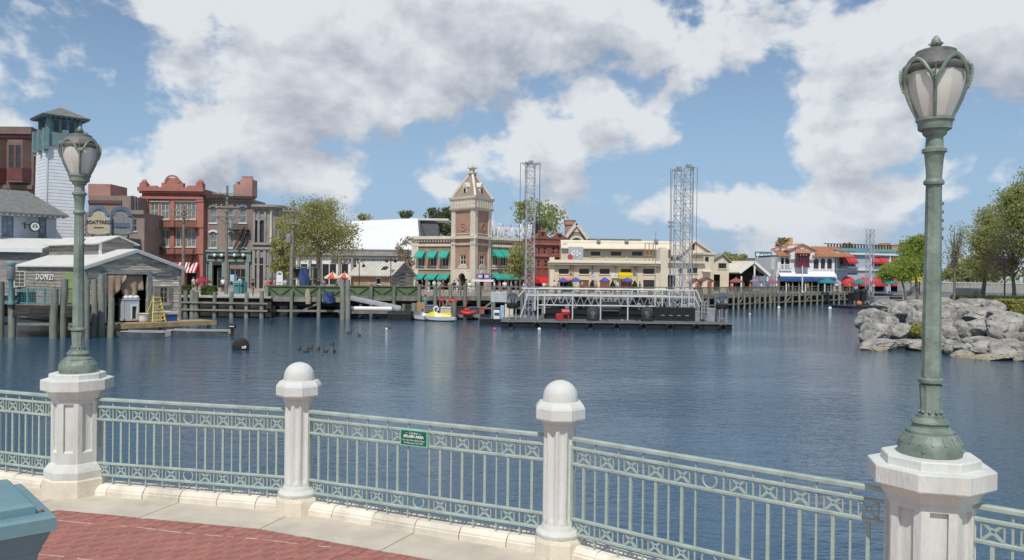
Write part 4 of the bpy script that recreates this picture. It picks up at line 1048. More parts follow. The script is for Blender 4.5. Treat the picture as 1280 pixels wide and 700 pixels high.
# ---------------------------------------------------------------- twin boatyard sign boards on the roof
M_sigtan = mat('sign_tan', (.47,.40,.27), .7, .12, 3); M_sigblu = mat('sign_slate_blue', (.13,.16,.22), .7, .15, 3); M_sigdk = mat('sign_letter_dark', (.08,.075,.07), .7)
def arched(w_, h_, b_):
    p = [(-w_/2,b_),(-w_/2+.3,b_-.12),(0,b_-.22),(w_/2-.3,b_-.12),(w_/2,b_)] ; q = [(w_/2,h_*.72),(w_/2-.35,h_*.74)] + [((w_/2-.35)*math.cos(R(k)), h_*.74 + h_*.26*math.sin(R(k))) for k in range(15,180,15)] + [(-w_/2+.35,h_*.74),(-w_/2,h_*.72)]
    return p + q
def yardsign(px, d, rz, w_, m_, label, face):
    p = at(px, 293, d); z0_ = p.z; h_ = at(px, 260, d).z - z0_
    t = thing('yard_sign', label, 'sign', (p.x, d, z0_), rz, 'arched boatyard sign boards')
    mb = MB(); mb.prism(arched(w_, h_, .1), 0, .14); mb.build('board', M_sigblu, t)
    mb = MB(); mb.prism([(x*.9, z*.9+.08) for x, z in arched(w_, h_*.93, .1)], -.03, -.003); mb.build('face', m_, t)
    mb = MB(); mb.arch(0, h_*.70, w_*.26, .36, -.06, -.032, 12); mb.build('arch_band', M_sigblu, t)
    for x in (-w_*.3, w_*.3): mb = MB(); mb.box(x-.06,.16,-2.6,x+.06,.28,h_*.6); mb.build('support_post', M_black, t)
    if face: text('BOATYARD', .47, M_sigdk, t, (0,-.06,h_*.46), ext=.02, fat=.012)
    mb = MB(); mb.box(-w_*.2,-.06,h_*.24,w_*.2,-.032,h_*.28); mb.build('lower_strip', M_sigdk, t)
    if not face: mb = MB(); mb.box(-w_*.36,-.06,h_*.26,w_*.36,-.034,h_*.44); mb.build('panel', M_sigblu, t)
yardsign(123.5, 74, R(-6), 2.45, M_sigtan, 'tan arched sign board reading BOATYARD above the boathouse roof', True)
yardsign(151, 74.6, R(32), 2.15, mat('sign_grey_tan', (.27,.265,.245), .7, .25, 3), 'bluish arched sign board turned away beside the tan boatyard board', False)
# ================================================================ LEFT SHORE: street of brick houses
M_redpaint = brickmat('red_painted_brick', (.37,.15,.115), (.32,.125,.10), (.36,.17,.14))
M_redtrim = mat('red_painted_stone', (.40,.165,.13), .75, .12, 1.2, grime=.2, gcol=(.25,.09,.07))
M_brbrick = brickmat('brown_pink_brick', (.285,.215,.185), (.24,.175,.15), (.34,.29,.26))
M_pinkbrick = brickmat('pink_brick', (.46,.24,.19), (.40,.20,.155), (.46,.32,.27))
M_stone = mat('grey_stone', (.30,.285,.26), .85, .18, .9, .3, 8, grime=.4, gcol=(.15,.14,.125))
M_creamtrim = mat('cream_stone_trim', (.60,.53,.42), .75, .1, 1, grime=.15)
M_shopgreen = mat('blue_green_shopfront', (.20,.29,.28), .6, .12, 1)
M_iron = mat('rusty_iron', (.055,.035,.03), .7, .3)
M_globe = mat('white_lamp_globe', (.8,.8,.76), .3, .03)

K = Bd('back_brick_building', 'brown brick building with pinkish roof block behind the boatyard signs', 'building', 100, 116, 180, 116)
zt = K.p(170, 266)[1]; wn_ = K.r(164, 274, 171, 289); K.shell(M_brbrick, zt, 10, [wn_]); window(K.root, wn_, M_creamtrim, M_glassdk, 1, 2, sill=M_creamtrim)
K.px('cornice', M_brbrick, 157, 263, 181, 268, .4, -.02); r_ = K.r(108, 244, 161, 266); K.part('upper_block', M_brbrick, r_, -.6, 7.0); r_ = K.r(108,250,150,254); K.part('corbel_band', mat('dark_corbel', (.14,.08,.06), .8), r_, -.4, .595)
r_ = K.r(106, 229, 134, 246); K.part('roof_block', M_pinkbrick, r_, -.9, 6.0)
for a in (143, 155):
    x, z = K.p(a+4, 262); x2, z2 = K.p(a+8, 243.5); w_ = x2-x; hp = ob('roof_ladder_hoop', None, K.root)
    bpy.data.objects.remove(hp)
    for y in (1.5, 2.3):
        mb = MB(); mb.path([(x-w_,y,z-.5),(x-w_,y,z2-w_)] + [(x+w_*math.cos(R(k)),y,z2-w_+w_*math.sin(R(k))) for k in range(165,0,-15)] + [(x+w_,y,z2-w_),(x+w_,y,z-.5)], .055, 5); mb.build('ladder_hoop', M_metalgrey, K.root)
blu = K.px('slate_roof', mat('slate_blue_roof', (.09,.12,.16), .6), 160, 299, 176, 316, 3.5, -.05)

RD = Bd('red_brick_building', 'red painted three storey brick building with rounded parapet', 'building', 176.5, 122, 254.5, 122)
zt = RD.p(215, 236)[1]; wins = []
for a, c in ((187.5,198),(201,211.5),(219.5,231),(233.5,244.5)):
    for y0_, y1_ in ((253,274),(287,308.5)): wins.append(RD.r(a,y0_,c,y1_))
shop = RD.r(186, 331, 246, 364)
RD.shell(M_redpaint, zt, 12, wins + [shop])
for k, h in enumerate(wins): window(RD.root, h, M_creamtrim, M_glassmd, 2, 2, sill=M_creamtrim, fw=.12)
for a, c in ((187,212.3),(219,245.3)):
    for y0_ in (250.5, 284.5): RD.px('lintel', M_creamtrim, a, y0_, c, y0_+2.0, .14, -.02)
for a, c in ((176.3,185.5),(246.3,254.7),(213.3,218.3)): RD.px('pilaster', M_redtrim, a, 249, c, 362, .22, -.02)
for y_ in (249, 281, 314): 
    for a, c in ((175.9,186),(245.9,255.1)): RD.px('pilaster_cap', M_redtrim, a, y_, c, y_+3.4, .34, .215)
RD.px('cornice', M_redtrim, 174.5, 234.5, 256.5, 239.5, .8, -.02); RD.px('frieze_moulding', M_redtrim, 176, 246, 255, 249, .4, -.03); RD.px('dentil_course', M_redtrim, 175.5, 240, 255.5, 242, .5, -.03)
RD.px('belt_course', M_redtrim, 186, 318, 246, 331, .25, -.02)
for a, c in ((176,184.5),(246.5,254.5)):
    x0_, z0_, x1_, z1_ = RD.r(a, 229, c, 234.6); mb = MB(); mb.box(x0_,-.5,z0_,x1_,.7,z1_); mb.lathe([(.45,0),(.5,.15),(.3,.5),(.01,.62)], 10, c=((x0_+x1_)/2,.1,z1_)); mb.build('parapet_pedestal', M_redtrim, RD.root)
for a, c in ((184.5,196),(234,246.5)): RD.px('parapet', M_redtrim, a, 232, c, 234.6, .1, .5)
x0_, z0_, x1_, z1_ = RD.r(203, 222.5, 230, 234.6); cx_ = (x0_+x1_)/2; rr = (x1_-x0_)*.37
mb = MB(); mb.box(x0_,-.35,z0_,x1_,.5,z0_+.7); mb.prism([(cx_+rr*math.cos(R(k)), z0_+.7+(z1_-z0_-.7)*math.sin(R(k))) for k in range(0,181,12)], -.30, .45); mb.arch(cx_, z0_+.7, rr-.3, .3, -.42, -.301, 12); mb.build('rounded_pediment', M_redtrim, RD.root)
# fire escape
def escape(B_, x0p, x1p, ys, lad, proj=1.0):
    for i, (ya, yb) in enumerate(ys):
        x0_, z0_, x1_, z1_ = B_.r(x0p, ya, x1p, yb, -proj); f = ob('fire_escape', None, B_.root)
        mb = MB(); mb.box(x0_,-proj-.1,z0_-.05,x1_,-.02,z0_+.05); mb.build('platform', M_iron, f)
        mb = MB(); mb.box(x0_,-proj-.08,z1_-.04,x1_,-proj-.02,z1_+.04)
        for k in range(28): x = x0_ + (x1_-x0_)*k/27; mb.box(x-.02,-proj-.07,z0_+.05,x+.02,-proj-.03,z1_-.04)
        stuff(mb.build('balustrade', M_iron, f))
        for x in (x0_+.3, (x0_+x1_)/2, x1_-.3): mb = MB(); mb.beam((x,-.05,z0_-.9),(x,-proj,z0_-.06),.07); mb.build('bracket', M_iron, f)
    for (xa, ya, xb, yb) in lad:
        a = B_.p(xa, ya, -.6); c = B_.p(xb, yb, -.6); mb = MB()
        for y in (-.9,-.35): mb.beam((a[0],y,a[1]),(c[0],y,c[1]),.06,.12)
        for k in range(1, 12): q = k/12; mb.box(a[0]+(c[0]-a[0])*q-.1,-.9,a[1]+(c[1]-a[1])*q-.015,a[0]+(c[0]-a[0])*q+.1,-.35,a[1]+(c[1]-a[1])*q+.015)
        mb.build('stair_flight', M_iron, B_.root)
escape(RD, 187, 245.5, [(276,284),(310.5,317.5)], [(191,283,203,314),(243,312,236,340)])
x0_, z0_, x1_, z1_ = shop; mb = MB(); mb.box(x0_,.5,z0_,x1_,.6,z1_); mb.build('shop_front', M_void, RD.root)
for q in (.28,.5,.76): x = x0_+(x1_-x0_)*q; mb = MB(); mb.box(x-.16,.1,z0_,x+.16,.4,z1_); mb.build('shop_pier', M_redtrim, RD.root)
M_awr = mat('red_canvas', (.42,.035,.045), .8, .08); M_aww = mat('white_canvas', (.74,.70,.68), .8, .05)
awning(RD.root, RD.r(221, 326, 247.5, 341, -.7), 1.5, M_awr, m2=M_aww, n=13, label='red and white striped awning')

BR = Bd('brown_brick_building', 'brown brick three storey building with white arched hoods and teal shopfront', 'building', 254.7, 123, 316, 123)
zt = BR.p(285, 249)[1]; wins = [BR.r(a,y0_,c,y1_) for a, c in ((262,271),(285,292),(299,308)) for y0_, y1_ in ((260,278.5),(291.5,309.5))]
shopb = [BR.r(266,331,278,362), BR.r(287,336,307,357)]
BR.shell(M_brbrick, zt, 6, wins + shopb)
for h in wins:
    window(BR.root, h, M_cope, M_glassmd, 1, 2, sill=M_white, fw=.12); mb = MB(); c_ = (h[0]+h[2])/2; w_ = (h[2]-h[0])/2
    mb.arch(c_, h[3]-.75*w_, w_*1.22, .26, -.16, -.003, 10, 38, 142); mb.build('arched_hood', M_white, BR.root)
BR.px('cornice', M_iron, 254.2, 245.5, 319.5, 249, 1.1, -.02); BR.px('cornice_bed', M_brbrick, 254.9, 249.2, 317, 252, .5, -.02)
BR.px('shop_fascia', M_shopgreen, 254.9, 315, 314.5, 327, .35, -.02); BR.px('shop_cornice', M_shopgreen, 254.6, 312.8, 315, 315, .6, -.02)
for a, c in ((255,259.5),(262,266),(278,286.6),(307.2,312)): BR.px('shop_pier', M_shopgreen, a, 327.2, c, 362, .3, -.02)
BR.px('stall_riser', M_shopgreen, 286.7, 357.2, 307, 363, .26, -.02); BR.px('name_strip', M_void, 261, 319.5, 309, 324, .38, -.345)
window(BR.root, shopb[1], M_cope, M_glassdk, 3, 2); x0_, z0_, x1_, z1_ = shopb[0]; mb = MB(); mb.box(x0_,1.2,z0_,x1_,1.3,z1_); mb.build('entrance', M_void, BR.root)
window(BR.root, (x0_+.5,z0_,x0_+2.0,z1_-.5), M_shopgreen, M_glassdk, 1, 2, name='door', y0=.6)
for a in (268, 277, 293, 304):
    x, z = BR.p(a, 319, -.8); mb = MB(); mb.sphere((x,-.8,z), .26, 12, 8); g_ = mb.build('globe_lamp', M_globe, BR.root, smooth=60); mb = MB(); mb.path([(x,-.36,z+.1),(x,-.6,z+.45),(x,-.8,z+.27)], .035, 5); mb.build('bracket', M_iron, g_)
escape(BR, 284, 310, [(280,287)], [(292,311,306,284),(298,316,308,291)])
for (a, c, ya, yb) in ((293,301,231,246),(301,316.5,224.5,246),(296,299,227,231)): BR.part('chimney', M_pinkbrick, BR.r(a,ya,c,yb,3), -2.5, 5)
for a in (302.5,306,309.5,313): x, z = BR.p(a, 224.5, 3); mb = MB(); mb.lathe([(.28,0),(.22,.5),(.26,.55)], 8, c=(x,3.6,z)); mb.build('chimney_pot', M_pinkbrick, BR.root)

# grey stone bank with a rounded corner
GS = Bd('grey_stone_building', 'grey stone building with rounded corner and tall arched windows', 'building', 315.5, 121, 344, 121)
rc = 1.35; x0 = 0; W_ = GS.W; zt = GS.p(330, 258)[1]
def gpoly(o_): return [(0,-o_),(W_-1.2,-o_)] + [(W_-1.2+(rc+o_)*math.sin(R(k)), rc-(rc+o_)*math.cos(R(k))) for k in range(9,91,9)] + [(W_-1.2+rc+o_, 11),(0,11)]
ar = [GS.r(a,275,c,303) for a, c in ((317,322.3),(325,330.5))]
mb = MB(); mb.wall(0, W_-1.2, -.2, zt, ar, .35); pp = gpoly(0)
for a, c in zip(pp[1:-1], pp[2:]): mb.add([(a[0],a[1],-.2),(c[0],c[1],-.2),(c[0],c[1],zt),(a[0],a[1],zt)], [(0,1,2,3)])
for h in ar: mb.spandrel(h[0], h[2], h[3], -.001, .35)
mb.build('wall', M_stone, GS.root)
for h in ar: window(GS.root, h, M_iron, M_glassdk, 1, 3, arch=True, y0=.2); mb = MB(); mb.arch((h[0]+h[2])/2, h[3]-(h[2]-h[0])/2, (h[2]-h[0])/2, .18, -.12, -.004); mb.build('arch_moulding', M_stone, GS.root)
for ya, yb, o_ in ((256,259,.75),(259.2,261.5,.4),(303.5,306,.5),(309,312,.3),(330,331.5,.2)):
    z0_, z1_ = GS.p(330,yb)[1], GS.p(330,ya)[1]; mb = MB(); mb.slab(gpoly(o_), z0_, z1_); mb.build('cornice' if ya < 300 else 'string_course', M_stone, GS.root)
zb0, zb1, zb2_ = GS.p(330,303)[1], GS.p(330,262)[1], GS.p(330,313)[1]
for k in (20, 70):
    x, y = W_-1.2+(rc+.1)*math.sin(R(k)), rc-(rc+.1)*math.cos(R(k))
    mb = MB(); mb.lathe([(.26,zb0),(.2,zb0+.3),(.17,zb1-.4),(.26,zb1-.02)], 10, c=(x,y,0)); mb.build('column', M_creamtrim if k == 20 else M_stone, GS.root, smooth=40)
    mb = MB(); mb.lathe([(.36,-.2),(.36,.5),(.26,.6),(.25,zb2_-.4),(.36,zb2_-.02)], 10, c=(x,y,0)); mb.build('column', M_stone, GS.root, smooth=40)
for a in (317.8, 323.5, 331.5):
    x, z = GS.p(a, 300); mb = MB(); mb.box(x-.15,-.2,zb0,x+.15,-.003,zb1-.02); mb.build('pilaster', M_stone, GS.root); mb = MB(); mb.box(x-.2,-.25,-.2,x+.2,-.004,zb2_-.02); mb.build('pilaster', M_stone, GS.root)
for h in (GS.r(319.4,322,322.4,360), GS.r(325.2,322,330,360)):
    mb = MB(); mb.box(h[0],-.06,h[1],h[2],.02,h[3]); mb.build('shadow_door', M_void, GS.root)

# ================================================================ promenade furniture on the left shore
def util_pole(px, d, ytop, label, arms, lean=0.0, zb=-.1):
    p = at(px, hz(px), d); h = at(px, ytop, d).z - zb
    t = thing('utility_pole', label, 'utility pole', (p.x, d, zb), .25, 'wooden utility poles'); t.rotation_euler = (0, lean, .25)
    mb = MB(); mb.tube((0,0,0),(0,0,h),.20,.13,9); mb.build('pole', M_wood, t, smooth=50)
    for f, wd in arms:
        z = h - f; mb = MB(); mb.box(-wd,-.22,z-.08,wd,-.13,z+.08); a = mb.build('crossarm', M_wood, t)
        for q in (-.9,-.45,.45,.9): mb = MB(); mb.lathe([(.05,0),(.07,.1),(.04,.2)], 6, c=(q*wd,-.17,z+.08)); mb.build('insulator', M_metalgrey, a)
        mb = MB(); mb.beam((-wd*.6,-.2,z-.06),(0,-.15,z-.7),.05); mb.build('arm_brace', M_iron, t); mb = MB(); mb.beam((wd*.6,-.2,z-.06),(0,-.15,z-.7),.05); mb.build('arm_brace', M_iron, t)
    return t, h
t, h = util_pole(283, 86, 232, 'tall wooden utility pole in front of the brown brick building', [(.9,1.5),(2.3,1.2),(3.4,1.6)])
mb = MB(); mb.lathe([(.26,0),(.28,.1),(.28,.75),(.1,.86)], 10, c=(.42,-.1,h-4.6)); mb.build('transformer', M_metalgrey, t, smooth=40)
t, h = util_pole(229, 90, 257, 'shorter wooden utility pole in front of the red brick building', [(.5,1.4),(1.3,1.2)])
t, h = util_pole(364, 86, 250, 'leaning wooden utility pole beside the leafy willow tree', [(1.2,1.1),(2.5,.6)], .015)
mb = MB(); mb.lathe([(.3,0),(.32,.1),(.32,.8),(.1,.95)], 10, c=(-.38,-.1,h-4.6)); mb.build('transformer', M_metalgrey, t, smooth=40)

def umbrella(px, d, ytop, wpx, m1, m2, label, yr=None, group='café umbrellas on the far shore', zb=0, cat='umbrella', tilt=0):
    p = at(px, hz(px), d); zt_ = at(px, ytop, d).z - zb; r = wpx/2*d/1000; hc = min(r*.62, at(px,ytop,d).z - at(px,(yr or ytop+wpx*.33),d).z)
    t = thing('umbrella', label, cat, (p.x, d, zb), tilt, group)
    mb = MB(); mb.tube((0,0,0),(0,0,zt_-.05),.035,n=6); mb.build('pole', M_metalgrey, t)
    mb = MB(); n = 8
    for k in range(n):
        a, c = 2*math.pi*(k-.5)/n, 2*math.pi*(k+.5)/n; mb.m = k % 2
        P0 = (0,0,zt_); q = [(r*.55*math.cos(a), r*.55*math.sin(a), zt_-hc*.5), (r*math.cos(a), r*math.sin(a), zt_-hc), (r*math.cos(c), r*math.sin(c), zt_-hc), (r*.55*math.cos(c), r*.55*math.sin(c), zt_-hc*.5)]
        mb.add([P0,q[0],q[3]], [(0,1,2)]); mb.add(q, [(0,1,2,3)]); mb.add([q[1],q[2],(q[2][0],q[2][1],q[2][2]-.16),(q[1][0],q[1][1],q[1][2]-.16)], [(0,3,2,1)])
    mb.build('canopy', [m1, m2 or m1], t)
    mb = MB(); mb.lathe([(.05,zt_-.02),(.05,zt_+.08),(.01,zt_+.16)], 6); mb.build('finial', M_metalgrey, t)
    mb = MB(); mb.lathe([(.3,0),(.3,.06),(.06,.1)], 10); mb.build('foot', M_black, t)
    return t
M_umred = mat('dark_red_canvas', (.28,.02,.035), .8, .1); M_umcor = mat('coral_canvas', (.60,.10,.075), .8, .08); M_umcrm = mat('cream_canvas', (.72,.60,.45), .8, .06)
umbrella(252.5, 104, 345, 23, M_umred, None, 'dark red umbrella in front of the brown brick building', 352)
umbrella(416, 96, 340, 22, M_umcor, M_umcrm, 'red and cream umbrella left one of the pair by the tree', 348.5)
umbrella(431, 95, 340.5, 19, M_umcor, M_umcrm, 'red and cream umbrella right one of the pair by the hut', 348.5)

# people: one continuous skinned body per pose, clothes as separate shells
def skin_mesh(verts, edges, rad, m, sub=1):
    me = bpy.data.meshes.new('person'); me.from_pydata(verts, edges, []); o = bpy.data.objects.new('tmp', me); COL.objects.link(o)
    sk = o.modifiers.new('s', 'SKIN'); o.modifiers.new('u', 'SUBSURF').levels = sub
    for i, r in enumerate(rad):
        me.skin_vertices[0].data[i].radius = (r if isinstance(r, tuple) else (r, r)); me.skin_vertices[0].data[i].use_root = i == 0
    bpy.context.view_layer.update(); dg = bpy.context.evaluated_depsgraph_get(); r_ = bpy.data.meshes.new_from_object(o.evaluated_get(dg))
    bpy.data.objects.remove(o); r_.materials.clear(); r_.materials.append(m); r_.polygons.foreach_set('use_smooth', [True]*len(r_.polygons)); return r_
M_skin = mat('skin', (.45,.27,.19), .6, .1); M_hair = mat('dark_hair', (.04,.028,.02), .7)
SK = {}
def make_pose(key):
    st, arm = key
    lx = {'stand':(.10,.0,-.10,.0), 'walk':(.10,-.28,-.10,.26)}[st]
    ay = {'down':(.05,.02), 'bent':(-.28,-.10)}[arm]
    V = [(0,0,.94),(0,0,1.15),(0,.01,1.38),(0,.0,1.50),(0,-.02,1.60),(0,-.02,1.72),
         (.10,lx[1]*.25,.88),(lx[0],lx[1]*.5-.03,.5),(lx[0],lx[1],.09),(lx[0],lx[1]-.14,.04),
         (-.10,lx[3]*.25,.88),(lx[2],lx[3]*.5-.03,.5),(lx[2],lx[3],.09),(lx[2],lx[3]-.14,.04),
         (.19,.0,1.40),(.24,.03,1.14),(.25,ay[0],.93),(.25,ay[0]-.04,.80),
         (-.19,.0,1.40),(-.24,.03,1.14),(-.25,ay[1],.93),(-.25,ay[1]-.04,.80)]
    if arm == 'bent': V[16] = (.20,-.22,1.16); V[17] = (.18,-.28,1.20)
    E = [(0,1),(1,2),(2,3),(3,4),(4,5),(0,6),(6,7),(7,8),(8,9),(0,10),(10,11),(11,12),(12,13),(2,14),(14,15),(15,16),(16,17),(2,18),(18,19),(19,20),(20,21)]
    rad = [(.15,.11),(.13,.10),(.16,.11),.055,(.085,.10),(.075,.09),.085,.06,.045,.035,.085,.06,.045,.035,.06,.045,.035,.03,.06,.045,.035,.03]
    body = skin_mesh(V, E, rad, M_skin)
    Vs = [(0,0,.92),(0,0,1.15),(0,.01,1.38),(.19,0,1.40),V[15],(-.19,0,1.40),V[19],(0,0,1.46)]
    shirt = skin_mesh(Vs, [(0,1),(1,2),(2,3),(3,4),(2,5),(5,6),(2,7)], [(.185,.14),(.165,.13),(.185,.135),.085,.07,.085,.07,.085], M_skin)
    Vp = [(0,0,.96),V[6],V[7],(V[8][0],V[8][1],.14),V[10],V[11],(V[12][0],V[12][1],.14)]
    long = skin_mesh(Vp, [(0,1),(1,2),(2,3),(0,4),(4,5),(5,6)], [(.18,.135),.115,.085,.075,.115,.085,.075], M_skin)
    Vq = [Vp[0],V[6],(V[7][0],V[7][1],.55),V[10],(V[11][0],V[11][1],.55)]
    short = skin_mesh(Vq, [(0,1),(1,2),(0,3),(3,4)], [(.18,.135),.12,.10,.12,.10], M_skin)
    mb = MB(); mb.sphere((0,-.005,1.70), .108, 10, 6, .92, 1.08, 1.0, -25, 90); hair = mb.mesh('hair', M_hair, 60)
    mb = MB()
    for sx in (-.038,.038): mb.sphere((sx,-.115,1.665), .014, 5, 3)
    mb.beam((0,-.115,1.66),(0,-.135,1.63),.022); mb.box(-.03,-.118,1.592,.03,-.108,1.602); mb.m = 0
    face = mb.mesh('face', mat('face_detail', (.25,.12,.09), .6)); SK[key] = (body, shirt, long, short, hair, face)
for key in (('stand','down'),('walk','down'),('stand','bent')): make_pose(key)
CLO = {n: mat('cloth_'+n, c, .85, .1, 4) for n, c in dict(white=(.75,.75,.73), black=(.03,.03,.035), red=(.45,.04,.05), blue=(.06,.13,.35), yellow=(.65,.48,.04), pink=(.6,.22,.28), grey=(.25,.26,.27), teal=(.06,.28,.28), khaki=(.36,.30,.2), denim=(.07,.10,.18), lightblue=(.30,.45,.60), orange=(.6,.2,.05)).items()}
npers = 0
def person(px, d, shirt, pants, where, pose=None, zb=0.0, short=None, rz=None, hgt=None):
    global npers; npers += 1
    keys = [("stand","down"),("walk","down"),("stand","bent")]; key = keys[npers % 3] if pose is None else pose; S_ = SK[key]; short = npers % 2 == 0 if short is None else short
    t = thing('person', f'person in {shirt} top and {pants} {"shorts" if short else "trousers"} {where}', 'person', (gx(px, d), d, zb), rng.uniform(-2.2,2.2) if rz is None else rz, 'visitors on the far shore')
    s_ = hgt or rng.uniform(.93,1.04); t.scale = (s_,s_,s_)
    ob('body', S_[0], t)
    for nm, me, m in (('shirt', S_[1], CLO[shirt]), ('shorts' if short else 'trousers', S_[3] if short else S_[2], CLO[pants])):
        k = (nm, m.name, key)
        if k not in SK: q = me.copy(); q.materials.clear(); q.materials.append(m); SK[k] = q
        ob(nm, SK[k], t)
    ob('hair', S_[4], t); ob('face', S_[5], t); return t
# ================================================================ boardwalks on piles
def boardwalk(name, label, pl, dl, pr, dr, wid, gap, style, ztop=0.0, pile_top=.3, railh=1.1, n2=True, rail_m=None):
    a = Vector((gx(pl,dl),dl,0)); q = Vector((gx(pr,dr),dr,0)); t_ = (q-a).normalized(); L_ = (q-a).length
    t = thing(name, label, 'boardwalk', a, math.atan2(t_.y, t_.x))
    mb = MB(); mb.box(0,0,ztop-.14,L_,wid,ztop); mb.build('deck', M_wood, t)
    nb = max(2, round(L_/4))
    for k in range(nb):
        mb = MB(); mb.box(k*L_/nb+.01,-.09,ztop-.45,(k+1)*L_/nb-.01,-.004,ztop+.02); mb.build('fascia_plank', M_wood, t)
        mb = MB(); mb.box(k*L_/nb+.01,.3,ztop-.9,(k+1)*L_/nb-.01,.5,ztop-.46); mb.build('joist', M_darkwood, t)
    n = max(2, round(L_/gap))
    for k in range(n+1):
        x = k*L_/n + rng.uniform(-.2,.2); pile(t, (x, -.28), ztop + pile_top + rng.uniform(-.15,.2), 1.0 + rng.uniform(-.1,.25))
        if n2: pile(t, (x+.4, wid*.55), ztop-.15, 1.0)
        if k < n and k % 3 == 1: mb = MB(); mb.beam((x,-.05,WATER+.2),(x+L_/n,-.05,ztop-.6),.1,.18); mb.build('brace', M_wood, t)
    mb = MB(); mb.beam((.1,-.30,WATER+.65),(L_-.1,-.30,WATER+.7),.1,.2); mb.build('waler', M_wood, t)
    m = rail_m or M_wood; npst = max(2, round(L_/2.4))
    for k in range(npst+1):
        x = min(L_-.08, max(.08, k*L_/npst)); mb = MB(); mb.box(x-.07,.05,ztop,x+.07,.19,ztop+railh); mb.build('rail_post', m, t)
    if style == 'wood':
        for z in (.25,.5,.75,railh): mb = MB(); mb.box(0,.02,ztop+z-.07,L_,.048 if z < railh else .26,ztop+z-.0 if z < railh else ztop+z+.04); mb.build('rail', m, t)
    elif style == 'balusters':
        for z in (.12, railh): mb = MB(); mb.box(0,.06,ztop+z-.05,L_,.18,ztop+z+.03); mb.build('rail', m, t)
        mb = MB(); nn = int(L_/.22)
        for k in range(nn): x = k*L_/nn; mb.box(x,.09,ztop+.15,x+.05,.14,ztop+railh-.05)
        stuff(mb.build('baluster', m, t))
    elif style == 'green':
        for z in (.1, railh): mb = MB(); mb.box(0,-.02,ztop+z-.07,L_,.10,ztop+z+.05); mb.build('rail', M_green, t)
        for k in range(npst):
            x0_, x1_ = k*L_/npst+.08, (k+1)*L_/npst-.08; mb = MB(); mb.box(x0_,.10,ztop+.15,x1_,.14,ztop+railh-.08); pn_ = mb.build('infill_panel', M_green, t)
            xm = (x0_+x1_)/2
            for xa, xb in ((x0_,xm),(x1_,xm)): mb = MB(); mb.beam((xa,.04,ztop+railh-.1),(xb,.04,ztop+.15),.05,.1); mb.build('diagonal', M_greendk, pn_)
    return t, L_
M_green = mat('green_rail_paint', (.105,.165,.08), .7, .25, 1.5, grime=.6, gcol=(.15,.145,.09)); M_greendk = mat('dark_green_paint', (.05,.10,.045), .6, .15)
boardwalk('boardwalk', 'timber boardwalk with green panelled railing on piles below the willow tree', 334, 78.5, 432, 78.5, 11, 2.5, 'green', pile_top=.75)
boardwalk('boardwalk', 'timber boardwalk with green railing in front of the low tan hut', 432, 84, 524, 85, 6, 2.2, 'green', pile_top=1.15)
boardwalk('boardwalk', 'grey timber boardwalk with rails below the brick clock tower', 524, 86.5, 652, 91, 4.5, 1.7, 'wood', pile_top=1.2)
boardwalk('boardwalk', 'grey timber boardwalk behind the black show barge', 652, 92, 870, 104, 4.5, 2.6, 'wood', pile_top=.6)
boardwalk('boardwalk', 'grey timber pier on many piles in front of the open pavilion', 868, 105, 972, 126, 5, 1.9, 'balusters', pile_top=-.05)
boardwalk('boardwalk', 'grey timber pier receding in front of the white restaurant', 972, 126.5, 1066, 151, 5, 2.6, 'wood', pile_top=.1)
# promenade walk strip of the left shore above the sea wall
b = MB(); a = P2(226,77.2); c = P2(340,77.2); b.slab([a, c, P2(345,92), P2(226,92)], -.055, -.02); struct(b.build('pavement', M_cope))
# planter bed with flowers left of the brown building
M_hedge = foliage('hedge_leaves', (.05,.09,.02), (.13,.17,.045), 2.0, .2)
def leafbox(name, label, cat, c, sx, sy, sz, m, n=2500, s=.10, rz=0, shape='box', group=None, soil=None):
    r_ = np.random.default_rng(abs(hash((round(c[0],2), round(sx,2)))) % 99999 if False else int(abs(c[0]*100)+n))
    p = r_.uniform(-1,1,(n,3)); 
    if shape == 'box': ax = r_.integers(0,3,n); sg = np.where(r_.random(n) < .5, -1, 1); p[np.arange(n),ax] = sg*r_.uniform(.8,1.0,n)
    else:
        p /= np.linalg.norm(p,axis=1)[:,None]+1e-9; p *= r_.uniform(.75,1.05,n)[:,None]
        if shape == 'cone': f = (p[:,2]+1)/2; p[:,0] *= (1-f)**.7*1.4; p[:,1] *= (1-f)**.7*1.4
    p = p*np.array([sx/2,sy/2,sz/2]) + np.array([0,0,sz/2])
    o = leaf_mesh('foliage', p, s, m, r_); 
    t = thing(name, label, cat, c, rz, group); o.parent = t
    mb = MB()
    if shape == 'box': mb.box(-sx*.42,-sy*.42,0,sx*.42,sy*.42,sz*.88)
    elif shape == 'cone': mb.lathe([(sx*.40,.05),(sx*.34,sz*.35),(.02,sz*.9)], 8)
    else: mb.sphere((0,0,sz/2), .42, 10, 6, sx, sy, sz)
    mb.build('inner_mass', m, t); return t
def leaf_mesh(name, p, s, m, r_, flat=.35, elong=1.7):
    n = len(p); d = r_.normal(size=(n,3)); d[:,2] *= .6; d /= np.linalg.norm(d,axis=1)[:,None]
    u = r_.normal(size=(n,3)); u = np.cross(d,u); u /= np.linalg.norm(u,axis=1)[:,None]; v = np.cross(d,u)
    sz = s*r_.uniform(.35,1.6,n)[:,None]; u = u*sz*elong*.5; v = v*sz*.5
    V = np.empty((n,4,3)); V[:,0] = p-u; V[:,1] = p+v*.9-u*.1; V[:,2] = p+u; V[:,3] = p-v*.9-u*.1
    me = bpy.data.meshes.new(name); me.vertices.add(4*n); me.vertices.foreach_set('co', V.reshape(-1).astype(np.float32))
    me.loops.add(4*n); me.loops.foreach_set('vertex_index', np.arange(4*n, dtype=np.int32)); me.polygons.add(n)
    me.polygons.foreach_set('loop_start', np.arange(0,4*n,4,dtype=np.int32)); me.materials.append(m); me.update(calc_edges=True); me.validate(); return ob(name, me)
